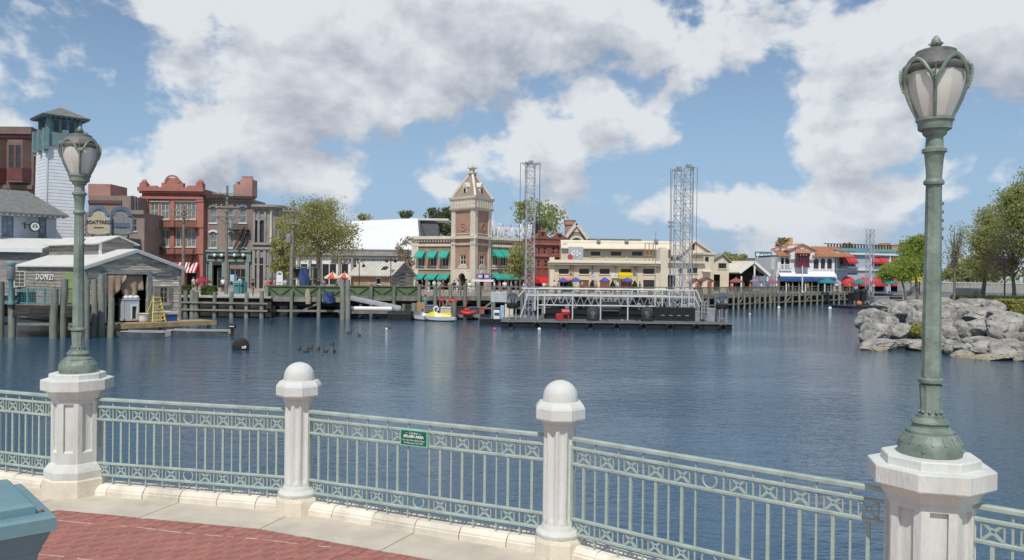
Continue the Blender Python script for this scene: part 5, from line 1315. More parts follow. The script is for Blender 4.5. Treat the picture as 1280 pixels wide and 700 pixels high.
def tree(name, label, base, ell, nl, ls, leaf, bark, tr, forks=14, group=None, cl=None, seed=1, cat='tree', lean=(0,0)):
    """trunk with limbs reaching to leaf clumps spread through the crown ellipsoids ell = [(x,y,z,rx,ry,rz,weight)]"""
    r_ = np.random.default_rng(seed); t = thing(name, label, cat, base, 0, group)
    wts = np.array([e[6] for e in ell], float); wts /= wts.sum(); C = []
    ncl = cl or 60
    for i in range(ncl):
        e = ell[r_.choice(len(ell), p=wts)]; d = r_.normal(size=3); d /= np.linalg.norm(d); q = d*(r_.random()**.42); C.append((np.array(e[:3])+q*np.array(e[3:6]), min(e[3:6])))
    per = nl//ncl; P_ = []
    for c, r0 in C:
        k = int(per*r_.uniform(.5,1.6)); s_ = r0*r_.uniform(.20,.42); g_ = np.clip(r_.normal(size=(k,3)),-1.6,1.6)*s_*np.array([1.15,1.15,.75]); P_.append(c+g_)
    o = leaf_mesh('crown', np.concatenate(P_), ls, leaf, r_); o.parent = t
    top = min(e[2]-e[5]*.35 for e in ell); cz = float(np.average([e[2] for e in ell], weights=wts)); cx = float(np.average([e[0] for e in ell], weights=wts)); cy = float(np.average([e[1] for e in ell], weights=wts))
    mb = MB(); t0 = Vector((cx*.5+lean[0], cy*.5, max(.8, top*.8))); t1 = Vector((cx, cy, cz))
    mb.path([(0,0,-.2),(t0.x*.4+.05,t0.y*.4,t0.z*.5),t0,t1.lerp(t0,.4),t1], [tr*1.25,tr,tr*.85,tr*.55,tr*.25], 8)
    for i in r_.choice(len(C), min(forks, len(C)), replace=False):
        c = Vector(C[i][0]); f = r_.uniform(.0,.75); s0 = t0.lerp(t1, f); md_ = s0.lerp(c, .5) + Vector((r_.normal()*.15, r_.normal()*.15, -.1*(c-s0).length*.5 + .2))
        rr = tr*(.42-.25*f); mb.path([s0, md_, c], [rr, rr*.6, rr*.18], 5)
    mb.build('trunk', bark, t, smooth=50); return t
# ================================================================ CENTRE: willow, show building, hut, clock-tower building
M_bark = mat('grey_bark', (.17,.15,.125), .9, .3, 3, .5, 18)
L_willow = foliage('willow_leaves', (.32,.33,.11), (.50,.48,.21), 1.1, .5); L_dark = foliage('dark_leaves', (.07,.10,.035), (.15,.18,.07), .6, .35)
L_oak = foliage('oak_leaves', (.33,.38,.13), (.52,.52,.24), .7, .6); L_pine = foliage('pine_needles', (.12,.165,.085), (.23,.26,.14), .8, .4); L_lime = foliage('spring_leaves', (.27,.36,.06), (.46,.52,.14), .8, .55); L_olive = foliage('olive_leaves', (.36,.40,.14), (.54,.53,.26), .6, .6); L_brown = foliage('bare_twig_buds', (.30,.235,.17), (.44,.36,.26), .8, .45)  # oak and olive leaf colours lifted to offset self-shadow in the crowns
def tree_at(name, label, px, d, blobs, nl, ls, leaf, tr, seed, zb=0.0, group=None, **k):
    """blobs in photo pixels: (cx, cy, rx, ry, weight)"""
    b = Vector((gx(px, d), d, zb)); E_ = []
    for cx, cy, rx, ry, w_ in blobs:
        c = at(cx, cy, d); E_.append((c.x-b.x, 0, c.z-zb, rx*d/1000, (rx+ry)/2*d/1000*.8, ry*d/1000, w_))
    return tree(name, label, b, E_, nl, ls, leaf, M_bark, tr, seed=seed, group=group, **k)
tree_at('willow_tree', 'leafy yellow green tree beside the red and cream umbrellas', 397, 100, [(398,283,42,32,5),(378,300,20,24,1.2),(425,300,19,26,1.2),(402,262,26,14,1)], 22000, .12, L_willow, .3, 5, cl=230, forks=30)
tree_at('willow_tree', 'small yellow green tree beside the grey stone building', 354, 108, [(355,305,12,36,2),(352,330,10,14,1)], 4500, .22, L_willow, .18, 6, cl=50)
# show building with the big white roof
SH = Bd('show_building', 'large show building with broad white sloping roof', 'building', 362, 172, 524, 172)
zt = SH.p(460, 312)[1]; SH.shell(M_white, zt, 40)
a, bq = SH.p(441, 279, 22), SH.p(522, 274, 22); c0, c1 = SH.p(436, 316), SH.p(503, 316)
zr2 = SH.p(480, 274.5, 22)[1]; zr2 = max(zr2, zt+4)
mb = MB(); mb.sheet([(c0[0]-9,-.6,zt+.05),(c1[0]+3.8,-.6,zt+.05),(bq[0],22,bq[1]),(a[0]-9,22,a[1]-.3)], (0,.05,.25)); mb.build('roof_slope', M_white, SH.root)
mb = MB(); mb.sheet([(bq[0]+.05,22,bq[1]),(c1[0]+3.9,-.6,zt+.05),(c1[0]+3.9,22,zt)], (.4,0,0)); mb.sheet([(bq[0]+.5,21.8,zt),(bq[0]+.5,21.8,bq[1]),(bq[0]+5,21.8,bq[1]-.6),(bq[0]+5,21.8,zt)], (0,.4,0)); mb.build('gable_end', mat('dark_gable', (.12,.13,.14), .7), SH.root)
mb = MB(); mb.box(bq[0]-.2,21.2,bq[1]-.3,bq[0]+7.5,30,bq[1]+.2); mb.build('roof_edge', M_whiteroof, SH.root)
SH.px('cornice', M_stone, 352, 314, 512, 319.5, .8, -.02); SH.px('cornice_band', M_metalgrey, 352, 319.8, 511, 321.3, .5, -.03)
tx, tz = SH.p(466, 327); text("BEETLEJUICE'S GRAVEYARD REVUE", 1.3, mat('sign_letter_grey', (.09,.09,.10), .6), SH.root, (tx-1.5,-.12,tz), ext=.06, fat=.03, wx=.74)
for a in (372, 386, 399, 423, 439): SH.px('column', M_stone, a, 321.5, a+3, 361, .5, -.02)
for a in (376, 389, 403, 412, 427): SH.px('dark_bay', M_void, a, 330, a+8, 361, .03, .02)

# low tan hut with standing-seam roof
M_tan = mat('tan_block_wall', (.47,.33,.21), .85, .2, 1.2, grime=.15); M_seam = mat('pale_seam_roof', (.55,.52,.45), .5, .1, 1)
HT = Bd('low_hut', 'low tan hut with pale standing seam roof and grey gable', 'hut', 438.5, 96, 488.5, 93)
zeH = HT.p(462, 343)[1]; zrH = HT.p(462, 327.5, 2.2)[1]; dH = 4.4
hd = HT.r(469,347,476,364); HT.shell(M_tan, zeH, dH, [hd]); window(HT.root, hd, M_white, M_glassdk, 1, 2, name='door', fw=.14)
mb = MB()
for k in range(9): z = -.2+(zeH+.2)*k/9; mb.box(.02,-.02,z,hd[0]-.02,-.002,z+(zeH+.2)/9-.04); mb.box(hd[2]+.02,-.02,z,HT.W-.02,-.002,z+(zeH+.2)/9-.04)
stuff(mb.build('block_course', M_tan, HT.root))
mb = MB(); mb.add([(HT.W,0,zeH),(HT.W,dH,zeH),(HT.W,dH/2,zrH)], [(0,1,2)]); mb.build('gable', M_siding, HT.root); mb = MB(); mb.add([(0,0,zeH),(0,dH,zeH),(0,dH/2,zrH)], [(0,2,1)]); mb.build('gable', M_siding, HT.root)
for sg, y0_ in ((0,-.35),(1,dH+.35)):
    yl = y0_; zl = zeH - .35*(zrH-zeH)/(dH/2); mb = MB(); mb.sheet([(-.3,yl,zl),(HT.W+.4,yl,zl),(HT.W+.4,dH/2,zrH),(-.3,dH/2,zrH)] if sg == 0 else [(-.3,dH/2,zrH),(HT.W+.4,dH/2,zrH),(HT.W+.4,yl,zl),(-.3,yl,zl)], (0,0,.07)); rs_ = mb.build('roof_slope', M_seam, HT.root)
    if sg == 0:
        mb = MB()
        for k in range(15): x = -.25 + k*(HT.W+.6)/14; mb.beam((x,yl,zl+.1),(x,dH/2,zrH+.1),.05,.09)
        stuff(mb.build('seam', M_seam, rs_)); x, z = HT.p(481,336.5,.9); mb = MB(); mb.cbox(x,.95,z+.05,.7,.6,.25,rx=.7); mb.build('skylight', M_void, rs_)
mb = MB(); mb.box(-.3,-.42,zeH-.32,HT.W+.45,-.30,zeH-.16); mb.build('gutter', M_brown, HT.root)
mb = MB(); mb.box(HT.W-.06,-.12,-.1,HT.W+.12,-.003,zeH-.1); mb.build('downpipe', M_white, HT.root)
def hutside(y0_, z0_, y1_, z1_, m, nm): mb = MB(); mb.box(HT.W+.003,y0_,z0_,HT.W+.09,y1_,z1_); return mb.build(nm, m, HT.root)
hutside(1.5,.9,2.7,2.4,M_metalgrey,'shutter')
for k in range(7): hutside(.1, .05+k*.42, dH-.1, .36+k*.42, M_siding, 'gable_board')
TS = Bd('teal_roof_stall', 'low stall with flat teal roof fascia behind the tan hut', 'stall', 452, 112, 488, 112)
TS.shell(M_white, TS.p(470,333)[1], 4); TS.px('fascia', mat('teal_fascia', (.16,.42,.38), .6, .06), 451, 326.5, 489, 334, .5, 4.2); TS.px('roof_edge', M_bluetrim, 450.5, 325.3, 489.5, 326.4, .6, 4.3)
for px, d_, yt, lb in ((449,92.5,328,'slim dark street lamp at the left end of the tan hut'),(488.5,91.2,322,'slim dark street lamp at the right corner of the tan hut')):
    p = at(px, hz(px), d_); h = at(px, yt, d_).z; t = thing('street_lamp', lb, 'street lamp', (p.x, d_, 0)); mb = MB(); mb.tube((0,0,0),(0,0,h),.06,.045,8); mb.build('post', M_black, t)
    for sg in (-1,1): mb = MB(); mb.path([(0,0,h-.05),(sg*.25,0,h+.1),(sg*.45,0,h),(sg*.5,0,h-.2)], .03, 5); mb.build('arm', M_black, t); mb = MB(); mb.lathe([(.16,-.55),(.2,-.35),(.05,-.18)], 8, c=(sg*.5,0,h)); mb.build('lamp_head', M_black, t)
# reddish-brown shrub tree by the clock-tower building, pines behind
tree_at('bare_shrub_tree', 'brownish sparse small tree beside the brick clock tower building', 507, 118, [(507,318,9,20,2),(505,335,10,12,1)], 1500, .2, L_brown, .14, 9, cl=30)
for px, lb, blobs, s_ in ((500,'round dark treetop behind the white show roof, left one',[(508,268,8,5,1)],11),(541,'dark pine left of the brick clock tower, the wider one',[(545,278,13,16,3),(540,263,6,8,1),(537,290,8,10,1)],12),(560,'dark pine close against the brick clock tower',[(560,276,8,17,2),(556,290,8,10,1)],13)):
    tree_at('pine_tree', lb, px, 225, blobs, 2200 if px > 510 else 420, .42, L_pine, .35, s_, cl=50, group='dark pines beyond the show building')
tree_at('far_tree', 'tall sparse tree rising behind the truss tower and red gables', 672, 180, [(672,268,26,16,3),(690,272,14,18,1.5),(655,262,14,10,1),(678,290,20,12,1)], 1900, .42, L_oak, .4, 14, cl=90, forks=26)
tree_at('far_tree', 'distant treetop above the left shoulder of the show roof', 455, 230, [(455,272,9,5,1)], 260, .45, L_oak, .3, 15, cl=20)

# ---------------------------------------------------------------- brick clock-tower building
M_sfbrick = brickmat('orange_brown_brick', (.42,.235,.16), (.36,.19,.125), (.48,.38,.30)); M_sftrim = mat('buff_stone_trim', (.68,.61,.50), .8, .1, 1, grime=.15)
M_awg = mat('green_canvas', (.035,.33,.265), .8, .1, 1); M_spire = mat('grey_brown_slate', (.29,.235,.185), .85, .2, 1.5)
TC = at(593, 300, 126); TC = Vector((TC.x, 126, 0)); dT = 126
za_ = lambda y, px=593, d=dT: at(px, y, d).z
tA = at(565, 300, 130); tC2 = at(613, 300, 131.0)
vL = Vector((tA.x-TC.x, 130-126, 0)); vR = Vector((tC2.x-TC.x, 131-126, 0)); LL, LR = vL.length, vR.length
SF = thing('clock_tower_building', 'brick building with tall buff trimmed corner tower and green awnings', 'building', TC, 0)
def face(v, rev):
    """a matrix whose x runs along the visible facade from left to right, y into the building"""
    t_ = -v if rev else v; t_ = t_.normalized(); n_ = Vector((-t_.y, t_.x, 0)); o_ = v if rev else Vector((0,0,0))
    return Matrix(((t_.x,n_.x,0,o_.x),(t_.y,n_.y,0,o_.y),(0,0,1,0),(0,0,0,1)))
ML, MR = face(vL, True), face(vR, False)
class Fc:
    def __init__(s, M, L_, root=None): s.M, s.L = M, L_; s.o = TC + M.translation; s.t = Vector(M.col[0][:3]); s.n = Vector(M.col[1][:3]); s.root = root or SF
    def p(s, px, py, y=0.0):
        v = ray(px, py); k = ((s.o + s.n*y - CAMO).dot(s.n))/v.dot(s.n); P = CAMO + v*k; return (P-s.o).dot(s.t), P.z
    def put(s, mb_or_obj, name=None, m=None): o = mb_or_obj.build(name, m, s.root); o.matrix_local = s.M; return o
    def box(s, name, m, x0, z0, x1, z1, yo, yi=0.0): mb = MB(); mb.box(x0,-yo,z0,x1,yi,z1); return s.put(mb, name, m)
    def win(s, rect, fm, gm, **k): o = window(s.root, rect, fm, gm, **k); o.matrix_local = s.M @ Matrix.Translation(o.location); return o
Z0, Z1, Z2, Z3, Z4, Z5 = -.2, za_(298), za_(262), za_(249), za_(245), za_(213)
for side_, (M_, L_) in (('l',(ML,LL)),('r',(MR,LR))):
    f = Fc(M_, L_); pw = L_*.16
    xw0, xw1 = L_*.5-.75, L_*.5+.75; wz = (za_(331), za_(318)); dr_ = (L_*.5-.9, Z0, L_*.5+.9, za_(341.5))
    hs = [(xw0,wz[0],xw1,wz[1]), dr_]
    mb = MB(); mb.wall(0, L_, Z0, Z2+.1, hs, .35); mb.spandrel(dr_[0], dr_[2], dr_[3], 0.001, .35); f.put(mb, 'tower_wall', M_sfbrick)
    f.win(hs[0], M_sftrim, M_glassdk, nx=2, nz=2, sill=M_sftrim, fw=.16)
    mb = MB(); mb.box(dr_[0],.5,Z0,dr_[2],.6,dr_[3]); f.put(mb, 'door_recess', M_void)
    mb = MB(); mb.arch(L_*.5, dr_[3]-.9, .9, .45, -.2, -.002, 12); f.put(mb, 'arch_moulding', M_sftrim)
    # stone base up to the sill, with the arch left open
    mb = MB(); mb.wall(pw, L_-pw, Z0, za_(336), [dr_], .09, -.1); mb.spandrel(dr_[0], dr_[2], dr_[3], -.1, -.012); f.put(mb, 'stone_base', M_sftrim)
    for x0_, x1_ in ((-.06,pw),(L_-pw,L_+.06)): f.box('quoin_pier', M_sftrim, x0_, Z0, x1_, Z2, .14, .05)
    f.box('sill_panel', M_sftrim, xw0-.35, za_(335.5), xw1+.35, wz[0]-.2, .12)
    for zz, h_, o_ in ((Z1, .45, .42), (Z1-.9, .22, .2), (za_(306), .2, .2)): f.box('cornice', M_sftrim, -.12, zz, L_+.12, zz+h_, o_, .3)
    f.box('belfry_panel', M_sftrim, pw+.15, za_(292), L_-pw-.15, za_(291), .08)
    mb = MB(); mb.arch(L_*.5, za_(283), .55, .14, -.1, -.003, 16, 0, 360); mb.beam((L_*.5,-.08,za_(283)),(L_*.5-.3,-.08,za_(281)),.1); f.put(mb, 'clock_ring', M_sfbrick)
# tower core, upper cornice and spire as stacked four-sided pieces
ctr = (vL+vR)/2; ax = vL.normalized(); bx = vR.normalized()
def ring(off, z): 
    o_ = [(-off,-off),(LR+off,-off),(LR+off,LL+off),(-off,LL+off)]; return [tuple((bx*u+ax*v_)[:2]) + (z,) for u, v_ in o_]
def stack(name, m, prof):
    mb = MB(); vs = []; 
    for off, z in prof: vs += ring(off, z)
    n = len(prof); fs = [(i*4+k, i*4+(k+1) % 4, (i+1)*4+(k+1) % 4, (i+1)*4+k) for i in range(n-1) for k in range(4)] + [(3,2,1,0), tuple((n-1)*4+k for k in range(4))]
    return mb.add(vs, fs).build(name, m, SF)
stack('core', M_sfbrick, [(-.6,Z0),(-.6,Z2+.2)])
stack('upper_cornice', M_sftrim, [(.12,Z2),(.45,Z2+.25),(.5,Z2+.5),(.2,Z2+.55),(.2,za_(255)),(.3,za_(254)),(.3,Z3),(.55,Z3+.2),(.6,Z4),(.1,Z4+.1)])
hl_ = (LL+LR)/4; stack('spire', M_spire, [(.15,Z4+.1),(-hl_+.38,Z5)])
for k in range(4):
    mb = MB(); a_ = Vector(ring(.2,Z4+.05)[k]); b_ = Vector(ring(-hl_+.36,Z5)[k]); mb.beam(a_, b_, .34); mb.build('hip_rib', M_sftrim, SF)
for k in range(7):
    for M_, L_ in ((ML,LL),(MR,LR)):
        mb = MB(); x = L_*(k+.5)/7; mb.box(x-.22,-.47,za_(258.8),x+.22,-.2,za_(250)); o = mb.build('parapet_baluster', M_sftrim, SF); o.matrix_local = M_
stack('spire_collar', M_sftrim, [(-hl_+.2,Z5-.1),(-hl_+.75,Z5),(-hl_+.75,Z5+.25),(-hl_+.42,Z5+.3),(-hl_+.42,za_(206.5)),(-hl_+.7,za_(206)),(-hl_+.7,za_(205)),(-hl_+.3,za_(204.5))])
for k in range(4): mb = MB(); q = Vector(ring(-hl_+.55,za_(204.8))[k]); mb.lathe([(.1,0),(.07,.45),(.01,.6)], 6, c=q); mb.build('finial', M_sftrim, SF)
for M_, L_ in ((ML,LL),(MR,LR)):
    zq = za_(236); dd = .15 + (hl_-.5)*(zq-Z4)/(Z5-Z4)
    mb = MB(); mb.box(L_/2-.5,dd-.55,zq-1.0,L_/2+.5,dd+.3,zq+.5); mb.prism([(L_/2-.65,zq+.5),(L_/2+.65,zq+.5),(L_/2,zq+1.3)], dd-.6, dd+.7); o = mb.build('dormer', M_sftrim, SF); o.matrix_local = M_
    mb = MB(); mb.box(L_/2-.25,dd-.58,zq-.6,L_/2+.25,dd-.5,zq+.3); o = mb.build('dormer_opening', M_void, SF); o.matrix_local = M_
# wings
def wing(px0, d0, px1, d1, ytop, cols, label, low=True):
    B_ = Bd('', '', '', px0, d0, px1, d1, root=SF); B_.root = SF
    f = Fc(Matrix.Identity(4), 1); inv = Matrix.Translation(B_.A - TC) @ Matrix.Rotation(B_.ang, 4, 'Z'); f.M = inv; f.o = B_.A; f.t = B_.t; f.n = B_.n; f.root = SF
    xm = (px0+px1)/2; zt = f.p(xm, ytop)[1]; zh = lambda y: f.p(xm, y)[1]
    ups = [(f.p(a,320)[0], zh(333), f.p(c,320)[0], zh(312)) for a, c in cols]; los = [(u[0]-.1, Z0, u[2]+.1, zh(342)) for u in ups]
    mb = MB(); mb.wall(0, B_.W, Z0, zt, ups+los, .35); mb.add([(0,14,Z0),(B_.W,14,Z0),(B_.W,14,zt),(0,14,zt)], [(3,2,1,0)]); mb.add([(0,0,Z0),(0,14,Z0),(0,14,zt),(0,0,zt)], [(3,2,1,0)]); mb.add([(B_.W,0,Z0),(B_.W,14,Z0),(B_.W,14,zt),(B_.W,0,zt)], [(0,1,2,3)]); f.put(mb, 'wing_wall', M_sfbrick)
    mb = MB(); mb.box(.1,.1,zt-.5,B_.W-.1,13.9,zt-.3); f.put(mb, 'wing_roof', M_rooftar)
    for u in ups:
        f.win(u, M_sftrim, M_glassdk, nx=2, nz=2, sill=M_sftrim, fw=.14)
        a_ = awning(SF, (u[0]-.2,zh(325)+.25,u[2]+.2,zh(313)), 1.4, M_awg); a_.matrix_local = f.M
    for u in los:
        mb = MB(); mb.box(u[0],.6,u[1],u[2],.7,u[3]); f.put(mb, 'shop_front', M_void)
        a_ = awning(SF, (u[0]-.2,zh(352)+.3,u[2]+.2,zh(342)), 1.5, M_awg); a_.matrix_local = f.M
    f.box('cornice', M_sftrim, -.2, zt-.35, B_.W+.1, zt+.15, .6, .3); f.box('frieze_band', M_sftrim, 0, zt-1.5, B_.W, zt-1.1, .25, .01); f.box('string_course', M_sftrim, 0, zh(337), B_.W, zh(335.6), .2, .01)
    mb = MB()
    for k in range(int(B_.W/.5)): mb.box(k*.5,-.4,zt-.75,k*.5+.25,-.003,zt-.352)
    stuff(f.put(mb, 'dentil', M_sftrim)); return f, B_
fl, bl = wing(517, 133, 566, 130.6, 296.5, [(523,531),(537.5,546),(552.5,561)], 'left')
fl.box('quoin_pier', M_sftrim, -.3, Z0, .9, fl.p(540,297)[1]-.4, .2, .02)
fr, brr = wing(613, 131.4, 690, 140, 299, [(615.5,623),(626,633),(637,644),(648,655),(660,667)], 'right')
# white roof lettering and its frame
M_roofl = mat('white_roof_letter', (.80,.80,.80), .5, .03)
lx, lz = fr.p(636, 286.5, 4); o = text('Ghirardelli', 3.0, M_roofl, SF, (0,0,0), ext=.15, fat=.11, wx=.92); o.matrix_local = fr.M @ Matrix.Translation((lx+.3, 4, lz-.2))
mb = MB()
for k in range(8): x = lx-6.4+k*1.8; mb.beam((x,4.4,lz-4),(x,4.4,lz+.9),.1); mb.beam((x,6,lz-4),(x,4.4,lz),.1)
mb.box(lx-6.6,4.35,lz-1.05,lx+6.6,4.45,lz-.9); fr.put(mb, 'sign_frame', M_metalgrey)
mb = MB(); mb.box(lx+5.2,3.2,lz-2.4,lx+6.6,4.2,lz+.9); mb.sphere((lx+5.9,3.7,lz+1.2),.5,8,6); fr.put(mb, 'roof_vent', M_black)
mb = MB(); mb.lathe([(.5,-3),(.45,0),(.7,.1),(.01,.9)], 8, c=(lx-6.9,3.6,lz+.2)); fr.put(mb, 'roof_ventilator', M_metalgrey)
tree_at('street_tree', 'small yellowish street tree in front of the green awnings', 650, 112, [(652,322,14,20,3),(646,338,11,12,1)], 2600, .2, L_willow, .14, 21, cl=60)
# purple umbrellas stall and market bits on the promenade
KS = Bd('market_stall', 'grey market stall with pale counter beside the clock tower door', 'stall', 593, 100, 615, 100)
zk = KS.p(604, 349.5)[1]; mb = MB(); mb.box(0,0,0,KS.W,2,zk-1.2); mb.build('counter', M_siding, KS.root); mb = MB(); mb.box(-.3,-.4,zk-.25,KS.W+.3,2.4,zk); mb.build('canopy', M_white, KS.root)
for x in (.1, KS.W-.1):
    for y in (.1,1.9): mb = MB(); mb.tube((x,y,0),(x,y,zk-.24),.05); mb.build('post', M_metalgrey, KS.root)
M_purp = mat('purple_canvas', (.16,.07,.22), .8); 
for k, (a, lb) in enumerate(((600,'purple round sign on the market stall roof, left one'),(608,'purple round sign on the market stall roof, right one'))):
    x, z = KS.p(a, 346.5); t = thing('round_board', lb, 'sign', KS.world(x, .4, zk), KS.ang); mb = MB(); mb.M = Matrix.Rotation(R(90), 4, 'X') @ Matrix.Diagonal((1.4,1,1,1)); mb.lathe([(.38,-.05),(.38,.05)], 14, c=(0,.42,0)); mb.build('board', M_purp, t); mb = MB(); mb.M = Matrix.Rotation(R(90), 4, 'X') @ Matrix.Diagonal((1.4,1,1,1)); mb.lathe([(.22,.052),(.22,.07)], 12, c=(0,.42,0)); mb.build('disc', mat('lilac_disc', (.5,.45,.55), .7), t)
# arched white market sign and red stand, blue tarps on a timber rack
a = at(349.5, 357, 86); t = thing('arched_sign', 'white arched notice board at the end of the green railing', 'sign', (a.x, 86, 0), .1)
hh = at(349.5, 339, 86).z; w_ = .33
mb = MB(); mb.prism([(-w_,.35),(w_,.35),(w_,hh-w_)] + [(w_*math.cos(R(k)), hh-w_+w_*math.sin(R(k))) for k in range(20,170,20)] + [(-w_,hh-w_)], -.05, .05); mb.build('board', M_white, t)
mb = MB(); mb.prism([(.7*w_*math.cos(R(k)), hh-w_*1.15+.75*w_*math.sin(R(k))) for k in range(0,181,20)], -.06, -.051); mb.build('emblem_arch', M_bluetrim, t)
for x in (-.25,.25): mb = MB(); mb.box(x-.04,-.03,0,x+.04,.03,.35); mb.build('foot', M_metalgrey, t)
for k in range(3): mb = MB(); mb.box(-.22,-.058,.75+.25*k,.22,-.051,.85+.25*k); mb.build('notice_strip', M_metalgrey, t)
RK = Bd('timber_rack', 'open timber rack of props beside the leaning utility pole', 'rack', 362, 88, 392, 88)
zk = RK.p(376, 333)[1]
for x in (.1, RK.W/2, RK.W-.1):
    for y in (0,1.8): mb = MB(); mb.box(x-.09,y-.09,0,x+.09,y+.09,zk); mb.build('post', M_wood, RK.root)
for z in (.8, 1.7, zk-.1): mb = MB(); mb.box(0,-.15,z-.06,RK.W,1.95,z+.06); mb.build('shelf', M_wood, RK.root)
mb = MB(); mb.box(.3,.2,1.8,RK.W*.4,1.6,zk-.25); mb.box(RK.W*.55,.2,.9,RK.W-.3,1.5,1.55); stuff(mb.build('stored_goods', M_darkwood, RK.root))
M_btarp = mat('blue_tarpaulin', (.025,.055,.16), .55, .25, 2)
def tarp(px0, px1, y0_, y1_, d, label, m=M_btarp, bulge=.25):
    p0, p1 = at((px0+px1)/2, y1_, d), at((px0+px1)/2, y0_, d); w_ = (px1-px0)*d/2000; h_ = p1.z-p0.z; mb = MB(); n = 14; K_ = 7; vs = []; q = []
    for j in range(K_+1):
        for i in range(n):
            a = 2*math.pi*i/n; r = (1 + bulge*math.sin(3*a+j*.9) + .12*math.sin(7*a-j))*(1 - .25*(j/K_)**3); vs.append((w_*r*math.cos(a), w_*.7*r*math.sin(a), h_*j/K_))
    mb.add(vs, [(j*n+i, j*n+(i+1) % n, (j+1)*n+(i+1) % n, (j+1)*n+i) for j in range(K_) for i in range(n)] + [tuple(K_*n+i for i in range(n)), tuple(reversed(range(n)))])
    o = mb.build('tarpaulin', m, None, (p0.x, d, p0.z), smooth=50); return tag(o, label, 'tarpaulin')
tarp(374, 387, 336, 358, 85, 'tall bundle wrapped in blue tarpaulin by the timber rack'); tarp(404, 418, 365, 379, 77.8, 'blue tarpaulin bundle hanging on the green railing of the boardwalk')
tarp(382, 388, 361, 380, 77.9, 'pale canvas bundle hanging on the boardwalk edge', mat('pale_canvas', (.42,.36,.26), .85, .15), .3)
# tall twin dolphin piles by the gangway
for px, lb in ((428,'tall tan mooring pile at the left end of the floating dock, left of a pair'),(435,'tall tan mooring pile at the left end of the floating dock, right of a pair')):
    o = pile(None, (gx(px,76.2), 76.2), at(px, 349.5, 76).z, 1.35); o.name = 'mooring_pile'; tag(o, lb, 'pile', 'mooring piles of the floating dock')
# planters, bins and sign on the left promenade
for k, (px, w_, lb) in enumerate(((231,13,'flower planter box at the foot of the shorter utility pole'),(262,16,'low flower planter box in front of the brown brick shop'))):
    leafbox('planter', lb, 'planter', (gx(px,82),82,0), w_*.082, 1.0, .9, M_hedge, 900, .13)
M_bin = mat('teal_bin', (.08,.24,.24), .5)
for px, lb in ((297,'teal litter bin below the shop window, left one'),(304,'teal litter bin below the shop window, right one')):
    t = thing('litter_bin', lb, 'bin', (gx(px,90),90,-.02), 0, 'teal litter bins'); mb = MB(); mb.bevbox(-.35,-.35,0,.35,.35,1.1,.04); mb.build('body', M_bin, t); mb = MB(); mb.lathe([(.5,1.1),(.5,1.2),(.3,1.4),(.01,1.45)], 4, rot=math.pi/4); mb.build('lid', M_bin, t); mb = MB(); mb.box(-.2,-.36,.8,.2,-.351,.95); mb.build('slot', M_void, t)
a = at(292, 340, 88); t = thing('notice_sign', 'pale blue street notice on a post right of the tall utility pole', 'sign', (a.x, 88, 0)); z = at(292, 346, 88).z; mb = MB(); mb.tube((0,0,0),(0,0,z),.04); mb.build('post', M_metalgrey, t); mb = MB(); mb.box(-.36,-.05,z-.5,.36,.0,z+.25); mb.build('board', mat('pale_blue_board', (.42,.55,.62), .6), t)

# people along the left and middle promenade
for px, d, s_, p_, wh in ((242,100,'white','khaki','under the dark red umbrella'),(247,101,'pink','denim','beside the dark red umbrella'),(279,92,'white','black','left of the tall utility pole'),(300,104,'white','denim','before the shop window'),(293,106,'yellow','grey','near the pale blue notice'),(316,80,'black','khaki','walking past the grey stone building'),
 (338,92,'red','denim','by the red stand left of the arched sign'),(343,95,'pink','grey','behind the arched notice board'),(357,90,'white','black','right of the arched notice board'),(332,98,'pink','khaki','in front of the grey stone building corner'),(398,92,'black','grey','under the willow tree'),(405,93,'grey','denim','left of the red umbrellas'),(421,97,'white','khaki','seated crowd side of the red umbrella'),
 (470,87.5,'grey','khaki','before the tan hut door'),(522,100,'pink','denim','at the left end of the brick wing'),(528,102,'black','black','below the left green awning'),(536,99,'lightblue','white','below the middle green awning'),(543,101,'white','denim','near the lower green awnings'),(549,98,'lightblue','khaki','in front of the brick wing'),(554,103,'red','black','under the right lower green awning'),(562,99,'yellow','grey','with bright yellow top before the brick wing'),(568,101,'black','denim','left of the arched tower door'),(573,100,'white','teal','beside the tower pier'),(583,104,'grey','black','in the arched tower doorway'),(587,99,'white','white','right of the tower doorway'),(618,98,'white','pink','right of the market stall'),(625,99,'pink','khaki','below the first right wing awning'),(631,101,'white','denim','below the second right wing awning'),(639,100,'lightblue','denim','left of the street tree'),(645,102,'blue','grey','under the small street tree'),(655,100,'white','black','behind the first truss tower'),(680,104,'white','red','below the bright red awning'),(684,103,'orange','grey','at the corner of the cream building')):
    person(px, d, s_, p_, wh, zb=-.05 if d > 92 else -.02)
